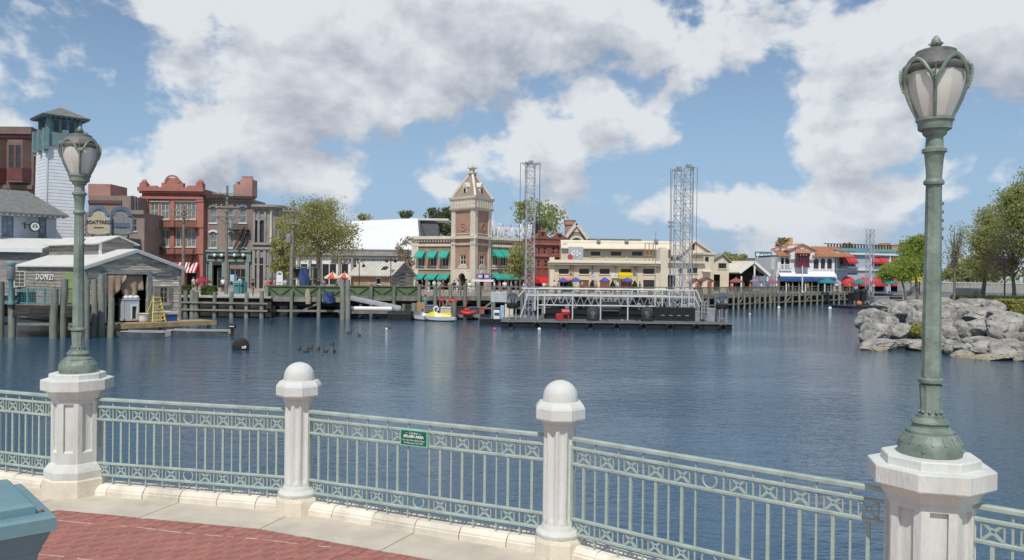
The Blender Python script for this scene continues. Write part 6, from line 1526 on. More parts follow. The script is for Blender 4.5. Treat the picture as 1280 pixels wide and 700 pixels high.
# ================================================================ RED GABLES, CHAPEL, CREAM BUILDING
M_redbrick2 = brickmat('dark_red_brick', (.27,.085,.065), (.22,.07,.055), (.30,.16,.13))
RG = Bd('red_gabled_building', 'dark red brick building with twin curved gables left of the cream building', 'building', 667, 132, 712, 136)
zt = RG.p(690, 299)[1]; wn_ = [RG.r(a,308,a+4.5,318) for a in (672,679,690,697)] + [RG.r(a,325,a+5,334) for a in (671,680)]
RG.shell(M_redbrick2, zt, 10, wn_)
for h in wn_: window(RG.root, h, M_redtrim, M_glassdk, 1, 2, sill=M_redtrim, fw=.14)
for a, c, m_, yt in ((666.5,687,678,287.5),(687.5,712,699,291)):
    x0_, x1_, xm = RG.p(a,300)[0], RG.p(c,300)[0], RG.p(m_,300)[0]; z1_ = RG.p(m_,yt)[1]; h_ = z1_-zt
    mb = MB(); mb.prism([(x0_,zt-.01),(x1_,zt-.01)] + [(xm+((x1_-xm) if u > 0 else (xm-x0_))*u, zt+h_*(.2+.62*(.5+.5*math.cos(math.pi*u)))) for u in [1-.125*q for q in range(17)]], -.12, .5); mb.build('gable', M_redbrick2, RG.root)
    mb = MB(); mb.box(xm-.5,-.25,zt+h_*.8,xm+.5,.6,z1_); mb.build('gable_cap', M_redtrim, RG.root); mb = MB(); mb.box(xm-.3,-.14,zt+h_*.35,xm+.3,-.121,zt+h_*.6); mb.build('gable_vent', M_void, RG.root)
RG.px('string_course', M_redtrim, 667, 304.5, 712, 306.3, .3, -.02); RG.px('string_course', M_redtrim, 667, 319.5, 712, 321, .25, -.02)
awning(RG.root, RG.r(672, 346, 687, 356, -1), 2.0, mat('bright_red_canvas', (.55,.02,.03), .75, .1))
mb = MB(); r_ = RG.r(672,354,687,363); mb.box(r_[0],-.05,r_[1],r_[2],.02,r_[3]); mb.build('shop_front', M_void, RG.root)

CH = Bd('chapel', 'gabled stone fronted building with round chimney behind the cream building', 'building', 707, 150, 736, 150)
zt = CH.p(720, 298)[1]; za2 = CH.p(720, 279)[1]; CH.shell(M_stone, zt, 14)
xm = CH.p(720.5,290)[0]; x0_, x1_ = CH.p(706,290)[0], CH.p(735,290)[0]
mb = MB(); mb.prism([(x0_+.3,zt),(x1_-.3,zt),(xm,za2-.6)], -.05, .4); mb.build('gable', M_brbrick, CH.root)
for a in (x0_, x1_): mb = MB(); mb.beam((a,-.25,zt-.1),(xm,-.25,za2),.5,.6); mb.build('gable_coping', M_sftrim, CH.root)
mb = MB(); mb.prism([(xm-.7,zt+1.2),(xm+.7,zt+1.2),(xm,zt+2.3)], -.12, -.06); mb.build('gable_emblem', M_sftrim, CH.root)
c0_, z0_ = CH.p(720.5,305); mb = MB(); mb.prism([(c0_+1.15*math.cos(R(k)), z0_+1.15*math.sin(R(k))) for k in range(0,181,15)], -.06, .1); mb.build('fanlight', M_glassdk, CH.root); mb = MB(); mb.arch(c0_, z0_, 1.15, .4, -.2, -.003, 12); mb.build('arch_moulding', M_sftrim, CH.root)
c0_, z0_ = CH.p(713,275,4); mb = MB(); mb.lathe([(1.05,-6),(1.0,-1.0),(1.2,-.9),(1.2,-.4),(1.05,-.35),(1.15,0),(.8,.05)], 14, c=(c0_,5,z0_)); mb.build('chimney', M_pinkbrick, CH.root, smooth=35)
bh = Bd('long_low_roof', 'long grey low roofed hall behind the cream building', 'building', 732, 165, 800, 165); bh.shell(M_stone, bh.p(760,300.5)[1], 10); bh.px('eaves', M_greyshg, 731, 298.8, 801, 300.6, .8, -.02)

M_creamw = mat('cream_stucco', (.66,.57,.42), .85, .07, .8, .2, 6, grime=.22, gcol=(.44,.36,.24)); M_creaml = mat('pale_cream_stucco', (.70,.625,.49), .85, .06, .8, grime=.2, gcol=(.5,.43,.33))
M_doorred = mat('red_brown_door', (.30,.085,.05), .6, .15, 2)
CM = Bd('cream_building', 'long low cream stucco building with red doors and stepped parapet', 'building', 687.5, 126, 826, 126)
zt = CM.p(740, 326)[1]
ups = [CM.r(a,336,c,342.5) for a, c in ((698.5,711),(724,736.5),(749.5,762),(776,789.5),(804,818))]
drs = [CM.r(a,350,c,364) for a, c in ((724,736),(750,762),(776,789.5))]
ent = CM.r(700,351,712,364)
gwn = CM.r(804,350,818,364); CM.shell(M_creamw, zt, 16, ups+drs+[ent,gwn]); window(CM.root, gwn, M_iron, M_glassdk, 5, 4, sill=M_creaml, fw=.1, y0=.12)
for h in ups: window(CM.root, h, M_iron, M_glassdk, 4, 2, sill=M_creaml, fw=.10, y0=.14)
M_wht = mat('white_lettering', (.75,.72,.66), .6)
for h in drs:
    mb = MB(); w_ = h[2]-h[0]; mb.box(h[0],.16,h[1],h[2],.22,h[3]); d_ = mb.build('door', M_doorred, CM.root)
    for k in range(5): mb = MB(); z = h[1]+.1+(h[3]-h[1]-.1)*k/5; mb.box(h[0]+.06,.12,z,h[2]-.06,.158,z+(h[3]-h[1]-.1)/5-.06); mb.build('door_panel', M_doorred, d_)
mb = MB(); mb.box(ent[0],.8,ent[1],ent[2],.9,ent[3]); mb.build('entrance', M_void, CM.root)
awning(CM.root, CM.r(699.5, 346.5, 715, 351, -1), 2.0, mat('salmon_canvas', (.62,.25,.18), .8, .08))
mb = MB(); r_ = CM.r(687.4, 325.5, 825, 329.2); mb.box(r_[0]-.3,-.9,r_[1],r_[2],-.003,r_[1]+.22); mb.box(r_[0],-.35,r_[1]+.222,r_[2],.3,r_[3]); mb.build('cornice', M_creaml, CM.root)
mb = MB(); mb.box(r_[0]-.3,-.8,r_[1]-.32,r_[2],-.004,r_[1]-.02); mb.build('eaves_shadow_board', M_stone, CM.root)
CM.px('corner_pylon', M_creaml, 687, 321.5, 693, 364, .25, 3.0)
for a in (716, 769, 795.5): CM.px('downpipe', mat('grey_tan_pipe', (.33,.28,.21), .6), a, 330, a+.9, 363, .18, -.03)
for a in (713, 740.5, 792.5): x, z = CM.p(a, 335); mb = MB(); mb.path([(x,-.02,z+.3),(x,-.5,z+.45),(x,-.55,z)], .05, 5); mb.lathe([(.26,-.25),(.1,0)], 8, c=(x,-.55,z)); mb.build('wall_lamp', M_iron, CM.root)
# setback upper floor
st2 = 5.0; up2 = [CM.r(a,314.5,c,319.5,st2) for a, c in ((738.5,750.5),(763.5,776.5),(790,803))]
x0_, x1_ = CM.p(701,310,st2)[0], CM.p(838,310,st2)[0]; zt2 = CM.p(770,303,st2)[1]
mb = MB(); mb.M = Matrix.Translation((0,st2,0)); mb.wall(x0_, x1_, zt-1, zt2, up2, .3); mb.M = None; mb.box(x0_,st2+8.5,zt-1,x1_,st2+9,zt2); mb.box(x0_,st2+.01,zt-1,x0_+.3,st2+8.5,zt2); mb.box(x1_-.3,st2+.01,zt-1,x1_,st2+8.5,zt2); mb.build('upper_wall', M_creamw, CM.root)
mb = MB(); mb.box(x0_+.3,st2+.3,zt2-.3,x1_-.3,st2+8.5,zt2-.1); mb.build('roof', M_rooftar, CM.root)
for h in up2: o = window(CM.root, h, M_iron, M_glassdk, 3, 1, sill=M_creaml, fw=.1); o.location.y = st2+.12
zz = CM.p(770,311.5,st2)[1]; mb = MB(); mb.sheet([(x0_,st2-1.0,zz),(x1_,st2-1.0,zz),(x1_,st2+.5,zt2+.15),(x0_,st2+.5,zt2+.15)], (0,.05,.18)); mb.build('sloping_parapet', M_creaml, CM.root)
CM.part('upper_pylon', M_creaml, CM.r(701,305.5,713,326,st2), -st2+.4, st2+2); CM.part('upper_pylon', M_creaml, CM.r(703.5,303.5,709,306,st2), -st2+.4, st2+2)
for a in (757.5, 782.5): CM.part('downpipe', M_creaml, CM.r(a,312.5,a+1,325,st2), -st2+.15, st2-.01)
for a in (748,783,820): x, z = CM.p(a,303,st2); mb = MB(); mb.box(x-.3,st2-.5,z,x+.3,st2+.2,z+.5); mb.build('roof_floodlight', M_metalgrey, CM.root)
M_bill = mat('grey_billboard', (.42,.43,.46), .6, .12, 1)
x0_, z0_, x1_, z1_ = CM.r(710.5,308.5,729,323.5,1); bb = thing('billboard', 'grey roof billboard with pale emblem and small red disc', 'billboard', CM.world(x0_,1,zt-.2), CM.ang); w_ = x1_-x0_
mb = MB(); mb.box(0,0,z0_-zt+.1,w_,.15,z1_-zt+.2); mb.build('panel', M_bill, bb)
for x in (.3, w_-.3): mb = MB(); mb.box(x-.08,.16,0,x+.08,.3,z1_-zt); mb.build('post', M_metalgrey, bb)
for cx_, r0_ in ((.38,.42),(.6,.46),(.72,.30)): mb = MB(); mb.arch(w_*cx_, (z1_-zt)*.62, r0_*.6, r0_*.35, -.05, -.003, 14, 0, 360); mb.build('pale_ring', M_white, bb)
mb = MB(); mb.M = Matrix.Translation((w_*.12,0,(z0_-zt)+.5)) @ Matrix.Rotation(R(90),4,'X'); mb.lathe([(.42,.003),(.42,.06)], 14); mb.build('red_disc', mat('red_disc', (.5,.05,.07), .6), bb)
# shop signs, umbrellas, cypress pots in front of it
M_yelc = mat('yellow_canvas', (.70,.50,.01), .7, .08)
x0_, z0_, x1_, z1_ = CM.r(773.5,340.5,790.5,348.5,-1.2); ya = awning(CM.root, (x0_,z0_,x1_,z1_), 1.4, M_yelc, valance=.55, label='bright yellow shop awning')
for a, c, ya_, yb_, m_, lb in ((764.5,773,342,347.5,M_white,'small white board left of the yellow awning'),(740,743,341.5,350,mat('pale_lilac_board', (.55,.55,.68), .6),'narrow pale banner between two red doors')):
    x0_, z0_, x1_, z1_ = CM.r(a,ya_,c,yb_); t = thing('sign_board', lb, 'sign', CM.world(x0_,-.3,z0_), CM.ang); mb = MB(); mb.box(0,0,0,x1_-x0_,.12,z1_-z0_); mb.build('board', m_, t); mb = MB(); mb.box((x1_-x0_)*.2,-.015,(z1_-z0_)*.4,(x1_-x0_)*.8,-.002,(z1_-z0_)*.6); mb.build('strip', M_metalgrey, t); mb = MB(); mb.box(.1,.121,.1,.2,.296,.2); mb.build('bracket', M_iron, t)
M_umbl = mat('cobalt_canvas', (.03,.10,.42), .75, .1); M_umpu = mat('violet_canvas', (.12,.06,.22), .75, .1)
for px, yt, wd, lb in ((704,347,14,'blue umbrella under the salmon awning'),(720,346.5,16,'blue and violet umbrella left of the first red door'),(756,346.5,14,'blue umbrella in front of the middle red door'),(784,346.5,15,'blue umbrella in front of the red door below the yellow awning')): umbrella(px, 118, yt, wd, M_umbl, M_umpu, lb, yt+4.5)
L_cyp = foliage('cypress_leaves', (.02,.05,.018), (.05,.10,.03), 2.5, .15)
for k, (px, lb) in enumerate(((713,'dark clipped conical shrub beside the salmon awning entrance'),(740.5,'dark clipped conical shrub between the first and middle red doors'),(766,'dark clipped conical shrub right of the middle red door'),(793.5,'dark clipped conical shrub right of the yellow awning'))):
    leafbox('conical_shrub', lb, 'shrub', (gx(px,121),121,.05), .95, .95, 1.75, L_cyp, 900, .13, shape='cone', group='clipped shrubs along the cream building')
# projecting pylon and the right-hand gabled half
CR = Bd('cream_gabled_building', 'pale cream gabled hall with tall pylon and dark porch openings', 'building', 824, 126.3, 888, 129)
zt = CR.p(830, 327)[1]; ops = [CR.r(833.5,344,845,364)] ; bandw = [CR.r(a,335,c,341.5) for a, c in ((848,853),(859,865),(866,872))]
CR.shell(M_creaml, zt, 14, ops[:1]+bandw)
for h in bandw: window(CR.root, h, M_iron, M_glassdk, 2, 1, sill=M_creaml, fw=.1)
x0_, z0_, x1_, z1_ = ops[0]; mb = MB(); mb.box(x0_,1.0,z0_,x1_,1.1,z1_); mb.build('porch_recess', M_void, CR.root)
window(CR.root, (x0_+.3,z0_,x0_+1.5,z1_-.3), M_iron, M_glassdk, 2, 2, name='door', y0=.7)


CR.px('pylon', M_creaml, 823.5, 312, 833, 364, .5, .9); CR.px('pylon_cap', M_creaml, 825, 309.5, 831.5, 312.2, .35, .8)
CR.px('ledge', M_creaml, 833.1, 326.5, 880, 329, .55, -.02)
# gabled block behind
gx0, gx1, gm = CR.p(852,320,5)[0], CR.p(893,320,5)[0], CR.p(868,320,5)[0]; zg = CR.p(870,319,5)[1]; zga = CR.p(866,302.5,5)[1]
mb = MB(); mb.box(gx0,5,zt-.5,gx1,16,zg); mb.prism([(gx0,zg),(gx1,zg),(gm,zga)], 5.001, 15.9); mb.build('gabled_block', M_creaml, CR.root)
for a, b_ in ((gx0-.5,gm),(gx1+.5,gm)):
    mb = MB(); mb.sheet([(a,4.6,zg-.25),(b_,4.6,zga+.1),(b_,16.2,zga+.1),(a,16.2,zg-.25)], (0,0,.25)); mb.build('roof_slope', M_creaml, CR.root)
r_ = CR.r(864,303,868,312,5); mb = MB(); mb.box(r_[0],4.9,r_[1],r_[2],4.998,r_[3]); mb.build('louvre', M_void, CR.root)
CR.part('right_wing', M_creamw, CR.r(876,318,889,364,2), -1.2, 10); CR.part('right_wing_cap', M_creaml, CR.r(875,316,890,318.4,2), -1.0, 9)
for r_ in (CR.r(878,329.5,884,339,.8), CR.r(883,321,887,326,.8)): mb = MB(); mb.box(r_[0],1.1,r_[1],r_[2],1.196,r_[3]); mb.build('dark_opening', M_void, CR.root)
mb = MB(); r_ = CR.r(877,337.5,889,340,0); mb.sheet([(r_[0],1.19,r_[3]),(r_[2],1.19,r_[3]),(r_[2],-.6,r_[1]),(r_[0],-.6,r_[1])], (0,0,.14)); mb.build('door_hood', M_creaml, CR.root)
# small gabled tan end house
GE = Bd('tan_gabled_house', 'narrow tan gabled house at the right end of the cream hall', 'building', 888, 131, 911, 131)
zE = GE.p(898,327)[1]; zA = GE.p(903,318.5)[1]; xm = GE.p(903,320)[0]; dk_ = GE.r(892,343,900,364); GE.shell(M_creamw, zE, 10, [GE.r(898,329,908,335.5), dk_])
window(GE.root, GE.r(898,329,908,335.5), M_iron, M_glassdk, 2, 1, sill=M_creaml); mb = MB(); mb.box(dk_[0],.8,dk_[1],dk_[2],.9,dk_[3]); mb.build('porch_recess', M_void, GE.root)
mb = MB(); mb.prism([(0,zE),(GE.W,zE),(xm,zA)], .001, 9.9); mb.build('gable', M_creamw, GE.root)
for a in (-.4, GE.W+.4): mb = MB(); mb.sheet([(a,-.4,zE-.2),(xm,-.4,zA+.05),(xm,10.2,zA+.05),(a,10.2,zE-.2)], (0,0,.2)); mb.build('roof_slope', M_stone, GE.root)
# red and cream kiosks
for k, (a, c, yt, lb) in enumerate(((864,876,349,'small cream kiosk with red gable edge, left of the pair'),(876,891,347,'small cream kiosk with red gable edge, right of the pair'))):
    q = Bd('gabled_kiosk', lb, 'kiosk', a, 119, c, 119); zE = q.p((a+c)/2, yt+4)[1]; zA = q.p((a+c)/2, yt)[1]; W_ = q.W
    mb = MB(); mb.box(.1,0,-.05,W_-.1,1.8,zE); mb.prism([(.1,zE),(W_-.1,zE),(W_/2,zA)], .001, 1.79); mb.build('body', M_creaml, q.root)
    for s_ in (0, W_): mb = MB(); mb.sheet([(s_+(-.25 if s_ == 0 else .25),-.3,zE-.15),(W_/2,-.3,zA+.03),(W_/2,2,zA+.03),(s_+(-.25 if s_ == 0 else .25),2,zE-.15)], (0,0,.12)); mb.build('roof_slope', mat('red_brown_edge', (.33,.09,.07), .7), q.root)
    mb = MB(); mb.box(W_*.55,-.05,-.05,W_*.9,-.002,zE-.1); mb.build('door', M_doorred, q.root)
# thin masts
for px, yt, d_, lb in ((819,289,117,'thin flag mast in front of the cream building'),(838,276,117,'thin lamp mast left of the twin truss towers')):
    t = thing('mast', lb, 'mast', (gx(px,d_),d_,0)); h = at(px,yt,d_).z; mb = MB(); mb.tube((0,0,0),(0,0,h),.07,.04,6); mb.build('pole', M_metalgrey, t)
    mb = MB(); mb.lathe([(.2,0),(.2,.15),(.1,.2)], 8); mb.build('foot', M_metalgrey, t)
    if px == 838:
        for dx, dz in ((-.3,-.2),(.3,-.2),(-.3,-.8),(.3,-.8)): mb = MB(); mb.sphere((dx,0,h+dz),.18,8,5); mb.beam((0,0,h+dz),(dx,0,h+dz),.05); mb.build('lamp_ball', M_metalgrey, t)
a = Bd('rust_frame', 'small rust coloured pipe frame on the cream building roof', 'frame', 806, 128, 816, 128, root=None); zf_ = a.p(811,320)[1]; a.root.location.z = zf_; hh = a.p(811,304)[1]-zf_
M_orst = mat('rust_orange_paint', (.42,.20,.11), .7)
for x in (0, a.W*.5, a.W): mb = MB(); mb.box(x-.06,-.06,-1.2,x+.06,.06,hh); mb.build('upright', M_orst, a.root)
for z in (.1, hh*.5, hh): mb = MB(); mb.box(0,-.05,z-.06,a.W,.05,z+.06); mb.build('crossbar', M_orst, a.root)

# ================================================================ open pavilion, dark roofs, white restaurant, grey-blue restaurant
M_palecanopy = mat('ivory_roof', (.72,.66,.52), .6, .06, 1)
PV = Bd('open_pavilion', 'open pavilion with broad ivory gabled roof and dark interior', 'pavilion', 909, 142, 966, 142)
def pp(px, py, y): q = PV.p(px, py, y); return (q[0], y, q[1])
r0, r1 = pp(914,326.5,14), pp(943,327.5,0); l0, l1 = pp(908,341.5,14), pp(925,341.5,0); q1 = pp(963,345,0); q0 = (q1[0]-.5,14,q1[2]); r0 = (r1[0]-.8,14,r1[2])
l1 = (r1[0]-(q1[0]-r1[0])*.9,0,pp(925,341.5,0)[2]); l0 = (l1[0]-3.2,14,l1[2]+.1); r0 = (r1[0]-4.3,14,r1[2]+.2)
mb = MB(); mb.sheet([l1,r1,r0,l0], (0,0,.2)); mb.build('roof_slope', M_palecanopy, PV.root); mb = MB(); mb.sheet([r1,q1,q0,r0], (0,0,.2)); mb.build('roof_slope', M_palecanopy, PV.root)
for a_, b_ in ((l1,r1),(r1,q1)): mb = MB(); mb.beam((a_[0],-.06,a_[2]+.05),(b_[0],-.06,b_[2]+.05),.1,.4); mb.build('barge_board', M_white, PV.root)
for x in (l1[0]+.4, (l1[0]+q1[0])/2, q1[0]-.4):
    for y in (.3, 12): mb = MB(); mb.tube((x,y,0),(x,y,(r1[2] if abs(x-(l1[0]+q1[0])/2) < .1 else q1[2])-.1),.16); mb.build('post', M_white if y < 1 else M_void, PV.root)  # rear posts coloured near black as if in shade
mb = MB(); mb.prism([(l1[0]+.2,l1[2]-1.2),(q1[0]-.2,q1[2]-1.0),(q1[0]-.2,q1[2]-.05),(r1[0],r1[2]-.1),(l1[0]+.2,l1[2]-.05)], 2.4, 2.6); mb.build('gable_shade_sheet', M_void, PV.root)  # added dark sheet under the gable, stands in for the shaded interior
mb = MB(); mb.box(l0[0]-.5,13.2,-.1,q1[0]+1,13.4,q1[2]+.6); mb.build('back_wall', M_void, PV.root)  # near-black colour stands in for the shade inside
mb = MB()
for k in range(5): x = l1[0]+1+k*(q1[0]-l1[0]-2)/4; mb.beam((x,.5,q1[2]+.3),(x,13,q1[2]+.3),.15)
stuff(mb.build('roof_beam', M_darkwood, PV.root))
for px, yt, wd, m_, lb in ((920,347,18,mat('dusty_red_canvas', (.30,.09,.09), .8),'dusty red umbrella in front of the open pavilion'),(966,348,16,mat('plum_canvas', (.27,.10,.14), .8),'plum umbrella at the right side of the open pavilion'),(943,348,11,mat('mauve_canvas', (.33,.18,.24), .8),'small mauve umbrella below the pavilion gable')): umbrella(px, 133, yt, wd, m_, None, lb, yt+5)
BS = thing('panel_screen', 'blue and white patterned screen below the pavilion gable', 'screen', (gx(948,137),137,0)); zz = at(948,345,137).z
mb = MB(); mb.box(-1.0,0,.6,1.4,.1,zz); mb.build('board', mat('blue_white_panel', (.06,.10,.25), .6, .3, 2.5, col2=(.35,.37,.42)), BS)
for x in (-.9,1.3): mb = MB(); mb.box(x-.05,.11,0,x+.05,.2,zz); mb.build('post', M_metalgrey, BS)
DKR = Bd('dark_roofed_hall', 'grey hipped roof hall behind the pavilion with rooftop sign', 'building', 918, 172, 972, 172)
zE = DKR.p(945,345)[1]; DKR.shell(M_siding, zE, 12); zA = DKR.p(950,322.5,6)[1]; xa, xb = DKR.p(934,322,6)[0], DKR.p(968,322,6)[0]
mb = MB(); v = [(-.5,-.5,zE),(DKR.W+.5,-.5,zE),(DKR.W+.5,12.5,zE),(-.5,12.5,zE),(xa,6,zA),(xb,6,zA)]; mb.add(v, [(0,1,5,4),(1,2,5),(2,3,4,5),(3,0,4),(3,2,1,0)]); mb.build('roof', mat('brown_grey_shingle', (.10,.093,.085), .9, .25, 2), DKR.root)
x0_, z0_, x1_, z1_ = DKR.r(944,314.5,965,321,5); rs = thing('roof_sign', 'blue rooftop sign board with white emblem above the dark roof', 'sign', DKR.world(x0_,5,z0_-.2), DKR.ang); w_ = x1_-x0_; h_ = z1_-z0_
mb = MB(); mb.box(0,0,.1,w_,.2,h_+.2); mb.build('board', mat('steel_blue_sign', (.10,.22,.30), .6), rs); mb = MB(); mb.sphere((w_*.16,-.02,h_*.55),h_*.36,10,6,1,.12,1); mb.build('emblem', M_white, rs)
for a_, c_, zq in ((.30,.46,.5),(.5,.6,.58),(.64,.74,.52),(.78,.92,.6)): mb = MB(); mb.box(w_*a_,-.06,h_*(zq-.14),w_*c_,-.003,h_*(zq+.18)); mb.build('letter_stroke', M_white, rs)
for x in (.4,w_-.4): mb = MB(); mb.box(x-.08,.21,-1.2,x+.08,.35,h_); mb.build('post', M_metalgrey, rs)
DB_ = Bd('dark_side_block', 'narrow navy grey block between the pavilion and the white restaurant', 'building', 963.5, 156, 976, 156); DB_.shell(mat('navy_grey_wall', (.045,.05,.07), .7), DB_.p(969,319)[1], 8); DB_.px('corner_board', M_bluetrim, 963.3, 319, 965, 364, .2, -.02)

M_terra = mat('terracotta_tiles', (.42,.17,.085), .8, .25, 2.5, .5, 12, col2=(.55,.27,.15))
WR = Bd('white_restaurant', 'white restaurant with terracotta roofs, red bay window and blue awning', 'building', 972, 150, 1043, 150)
zt = WR.p(1010, 321)[1]
bal = WR.r(975.5,322,987,337); arcs = [WR.r(a,323,c,336) for a, c in ((1017,1023.5),(1026,1031.5),(1034,1040))]; lowo = WR.r(975,352,1042,364)
WR.shell(M_white, zt, 14, [bal, lowo] + arcs, arched=arcs)
M_dkred = mat('dark_red_joinery', (.17,.02,.03), .5, .15)
for h in arcs: window(WR.root, h, M_dkred, M_glassdk, 2, 3, arch=True, y0=.18, sill=M_white)
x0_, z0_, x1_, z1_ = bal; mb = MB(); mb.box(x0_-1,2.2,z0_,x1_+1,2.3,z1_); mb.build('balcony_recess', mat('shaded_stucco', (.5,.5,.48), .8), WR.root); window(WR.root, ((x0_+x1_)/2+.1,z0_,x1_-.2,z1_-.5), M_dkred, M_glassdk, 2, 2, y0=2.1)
mb = MB(); mb.box(x0_-.3,-.6,z0_-.2,x1_+.3,-.003,z0_); mb.box(x0_-.3,-.6,z0_+.9,x1_+.3,-.5,z0_+1.02)
for k in range(9): x = x0_-.2+k*(x1_-x0_+.4)/8; mb.box(x-.06,-.58,z0_,x+.06,-.5,z0_+.9)
mb.build('balcony', M_white, WR.root)
for a in (975.6, 981): x = WR.p(a,330)[0]; mb = MB(); mb.tube((x,.15,z0_),(x,.15,z1_),.13); mb.build('column', M_white, WR.root)
# gabled centre piece with the red bay
g0, g1, gm = WR.p(986.5,310)[0], WR.p(1017.5,310)[0], WR.p(1001,310)[0]; zg, zga = WR.p(1000,313.5)[1], WR.p(1000,306.5)[1]
mb = MB(); mb.prism([(g0,zt-.5),(g1,zt-.5),(g1,zg),(gm+1.5,zga-.1),(gm,zga),(gm-1.5,zga-.1),(g0,zg)], -.5, 6); mb.build('gable_front', M_white, WR.root)
for a_, b_ in ((g0-.4,gm),(g1+.4,gm)): mb = MB(); mb.sheet([(a_,-.9,zg-.1),(b_,-.9,zga+.1),(b_,7,zga+.1),(a_,7,zg-.1)], (0,0,.22)); mb.build('gable_tile', M_terra, WR.root)
x0_, z0_, x1_, z1_ = WR.r(993,317,1008,334); by = ob('bay_window', None, WR.root); mb = MB(); mb.box(x0_,-1.5,z0_,x1_,-.51,z0_+.9); mb.box(x0_-.1,-1.6,z1_-.5,x1_+.1,-.51,z1_)
mb.build('bay_panel', M_dkred, by); n = 4
for k in range(n+1): x = x0_+.06+k*(x1_-x0_-.12)/n; mb = MB(); mb.box(x-.08,-1.5,z0_+.9,x+.08,-1.3,z1_-.5); mb.build('mullion', M_dkred, by)
mb = MB(); mb.box(x0_+.05,-1.35,z0_+.9,x1_-.05,-.51,z1_-.5); mb.build('pane', M_glassdk, by)
mb = MB(); mb.sheet([(x0_-.4,-1.9,z1_),(x1_+.4,-1.9,z1_),(x1_,-.51,z1_+.8),(x0_,-.51,z1_+.8)], (0,0,.12)); mb.build('bay_roof', M_terra, by)
for k in range(3): mb = MB(); x = x0_+.6+k*(x1_-x0_-1.2)/2; mb.sphere((x,-1.62,z1_-.27),.16,6,4,1,.4,1); mb.build('rosette', M_creaml, by)
# hipped tile roofs
def tileroof(x0_, x1_, za_, zb_, y0_=-.8, y1_=6, name='tiled_roof'):
    mb = MB(); mb.sheet([(x0_,y0_,za_),(x1_,y0_,za_),(x1_-.8,y1_,zb_),(x0_+.8,y1_,zb_)], (0,0,.2)); o = mb.build(name, M_terra, WR.root); mb = MB(); n = int((x1_-x0_)/.55)
    for k in range(n): x = x0_+.3+k*.55; mb.beam((x,y0_,za_+.22),(x*.999,y1_,zb_+.22),.2,.12)
    stuff(mb.build('tile_roll', M_terra, o)); return o
tileroof(WR.p(1014,318)[0], WR.p(1066,318)[0], zt, WR.p(1030,309.5,6)[1]); tileroof(WR.p(970.5,318)[0], WR.p(987,318)[0], zt+.1, WR.p(979,314,4)[1], y1_=4)
mb = MB(); r_ = WR.r(976.5,308.5,982,316,3); mb.box(r_[0],2.5,r_[1],r_[2],4,r_[3]); mb.build('small_chimney', M_white, WR.root); mb = MB(); r_ = WR.r(975.5,306.5,983,308.6,3); mb.box(r_[0],2.2,r_[1],r_[2],4.3,r_[3]); mb.build('chimney_tile', M_terra, WR.root)
M_yelw = mat('ochre_stucco', (.58,.38,.15), .8); r_ = WR.r(984,297,991,314,8); mb = MB(); mb.box(r_[0],8,r_[1],r_[2],10,r_[3]-.8); mb.box(r_[2]-.5,8,r_[3]-.81,r_[2],10,r_[3]); mb.build('ochre_tower', M_yelw, WR.root)
mb = MB(); mb.sheet([(r_[0]-2.5,7.6,r_[1]+.3),(r_[0]+.2,7.6,r_[3]-1.3),(r_[0]+.2,10,r_[3]-1.3),(r_[0]-2.5,10,r_[1]+.3)], (0,0,.2)); mb.build('tile_slope', M_terra, WR.root)
M_bluaw = mat('deep_blue_canvas', (.02,.085,.24), .75, .1); 
ba = awning(WR.root, WR.r(974,345.5,1013.5,351.5,-2), 3.0, M_bluaw, valance=.5); awning(WR.root, WR.r(1014,345.5,1043,351.5,-2), 3.0, M_bluaw, valance=.5)
mb = MB(); r_ = WR.r(973,340,1043,345,0); mb.sheet([(r_[0],-.003,r_[3]),(r_[2],-.003,r_[3]),(r_[2],-1.2,r_[1]),(r_[0],-1.2,r_[1])], (0,.0,-.15)); mb.build('flared_wall_foot', M_white, WR.root)
mb = MB(); mb.box(lowo[0],1.6,lowo[1],lowo[2],1.7,lowo[3]); mb.build('veranda_recess', M_void, WR.root)
for k in range(9): x = lowo[0]+.3+k*(lowo[2]-lowo[0]-.6)/8; mb = MB(); mb.box(x-.1,-2.6,0,x+.1,-2.4,lowo[3]-.1); mb.build('veranda_post', M_white if k % 3 == 0 else M_siding, WR.root)
for px, lb in ((971,'tall white flag pole at the left corner of the white restaurant'),(1003,'tall white pole before the blue awning')):
    d_ = 140; t = thing('pole', lb, 'pole', (gx(px,d_),d_,0)); mb = MB(); mb.tube((0,0,0),(0,0,at(px,332 if px > 980 else 338,d_).z),.12,.09); mb.build('shaft', M_white, t); mb = MB(); mb.lathe([(.25,0),(.25,.2),(.13,.3)], 8); mb.build('foot', M_white, t)
# grey-blue restaurant with red awnings
M_grblue = mat('pale_grey_blue_wall', (.45,.48,.54), .75, .06, .7); M_awcor = mat('scarlet_canvas', (.52,.045,.05), .75, .1); M_tealroof = mat('teal_metal_roof', (.09,.25,.25), .5, .15)
GB = Bd('grey_blue_restaurant', 'pale grey blue two storey restaurant with red dome awnings', 'building', 1043.5, 152, 1135, 158)
zt = GB.p(1080,317.5)[1]; ups = [GB.r(a,324,c,333.5) for a, c in ((1050,1058.5),(1059.5,1068),(1089,1097),(1098,1106),(1115,1123))]; los = [GB.r(a,352,c,364) for a, c in ((1052,1066),(1072.5,1085),(1090,1105),(1112,1126))]
GB.shell(M_grblue, zt, 14, ups+los)
for h in ups: window(GB.root, h, M_white, M_glassdk, 2, 1, sill=M_white); awning(GB.root, (h[0]-.05,h[1]+.6,h[2]+.05,h[3]+.4), 1.0, M_awcor, valance=.35)
for h in los:
    mb = MB(); mb.box(h[0],.6,h[1],h[2],.7,h[3]); mb.build('shop_recess', M_void, GB.root); dome_awning(GB.root, (h[0]+h[2])/2, h[3]-.55, (h[2]-h[0])/2+.15, 1.5, M_awcor, 'dome_awning')
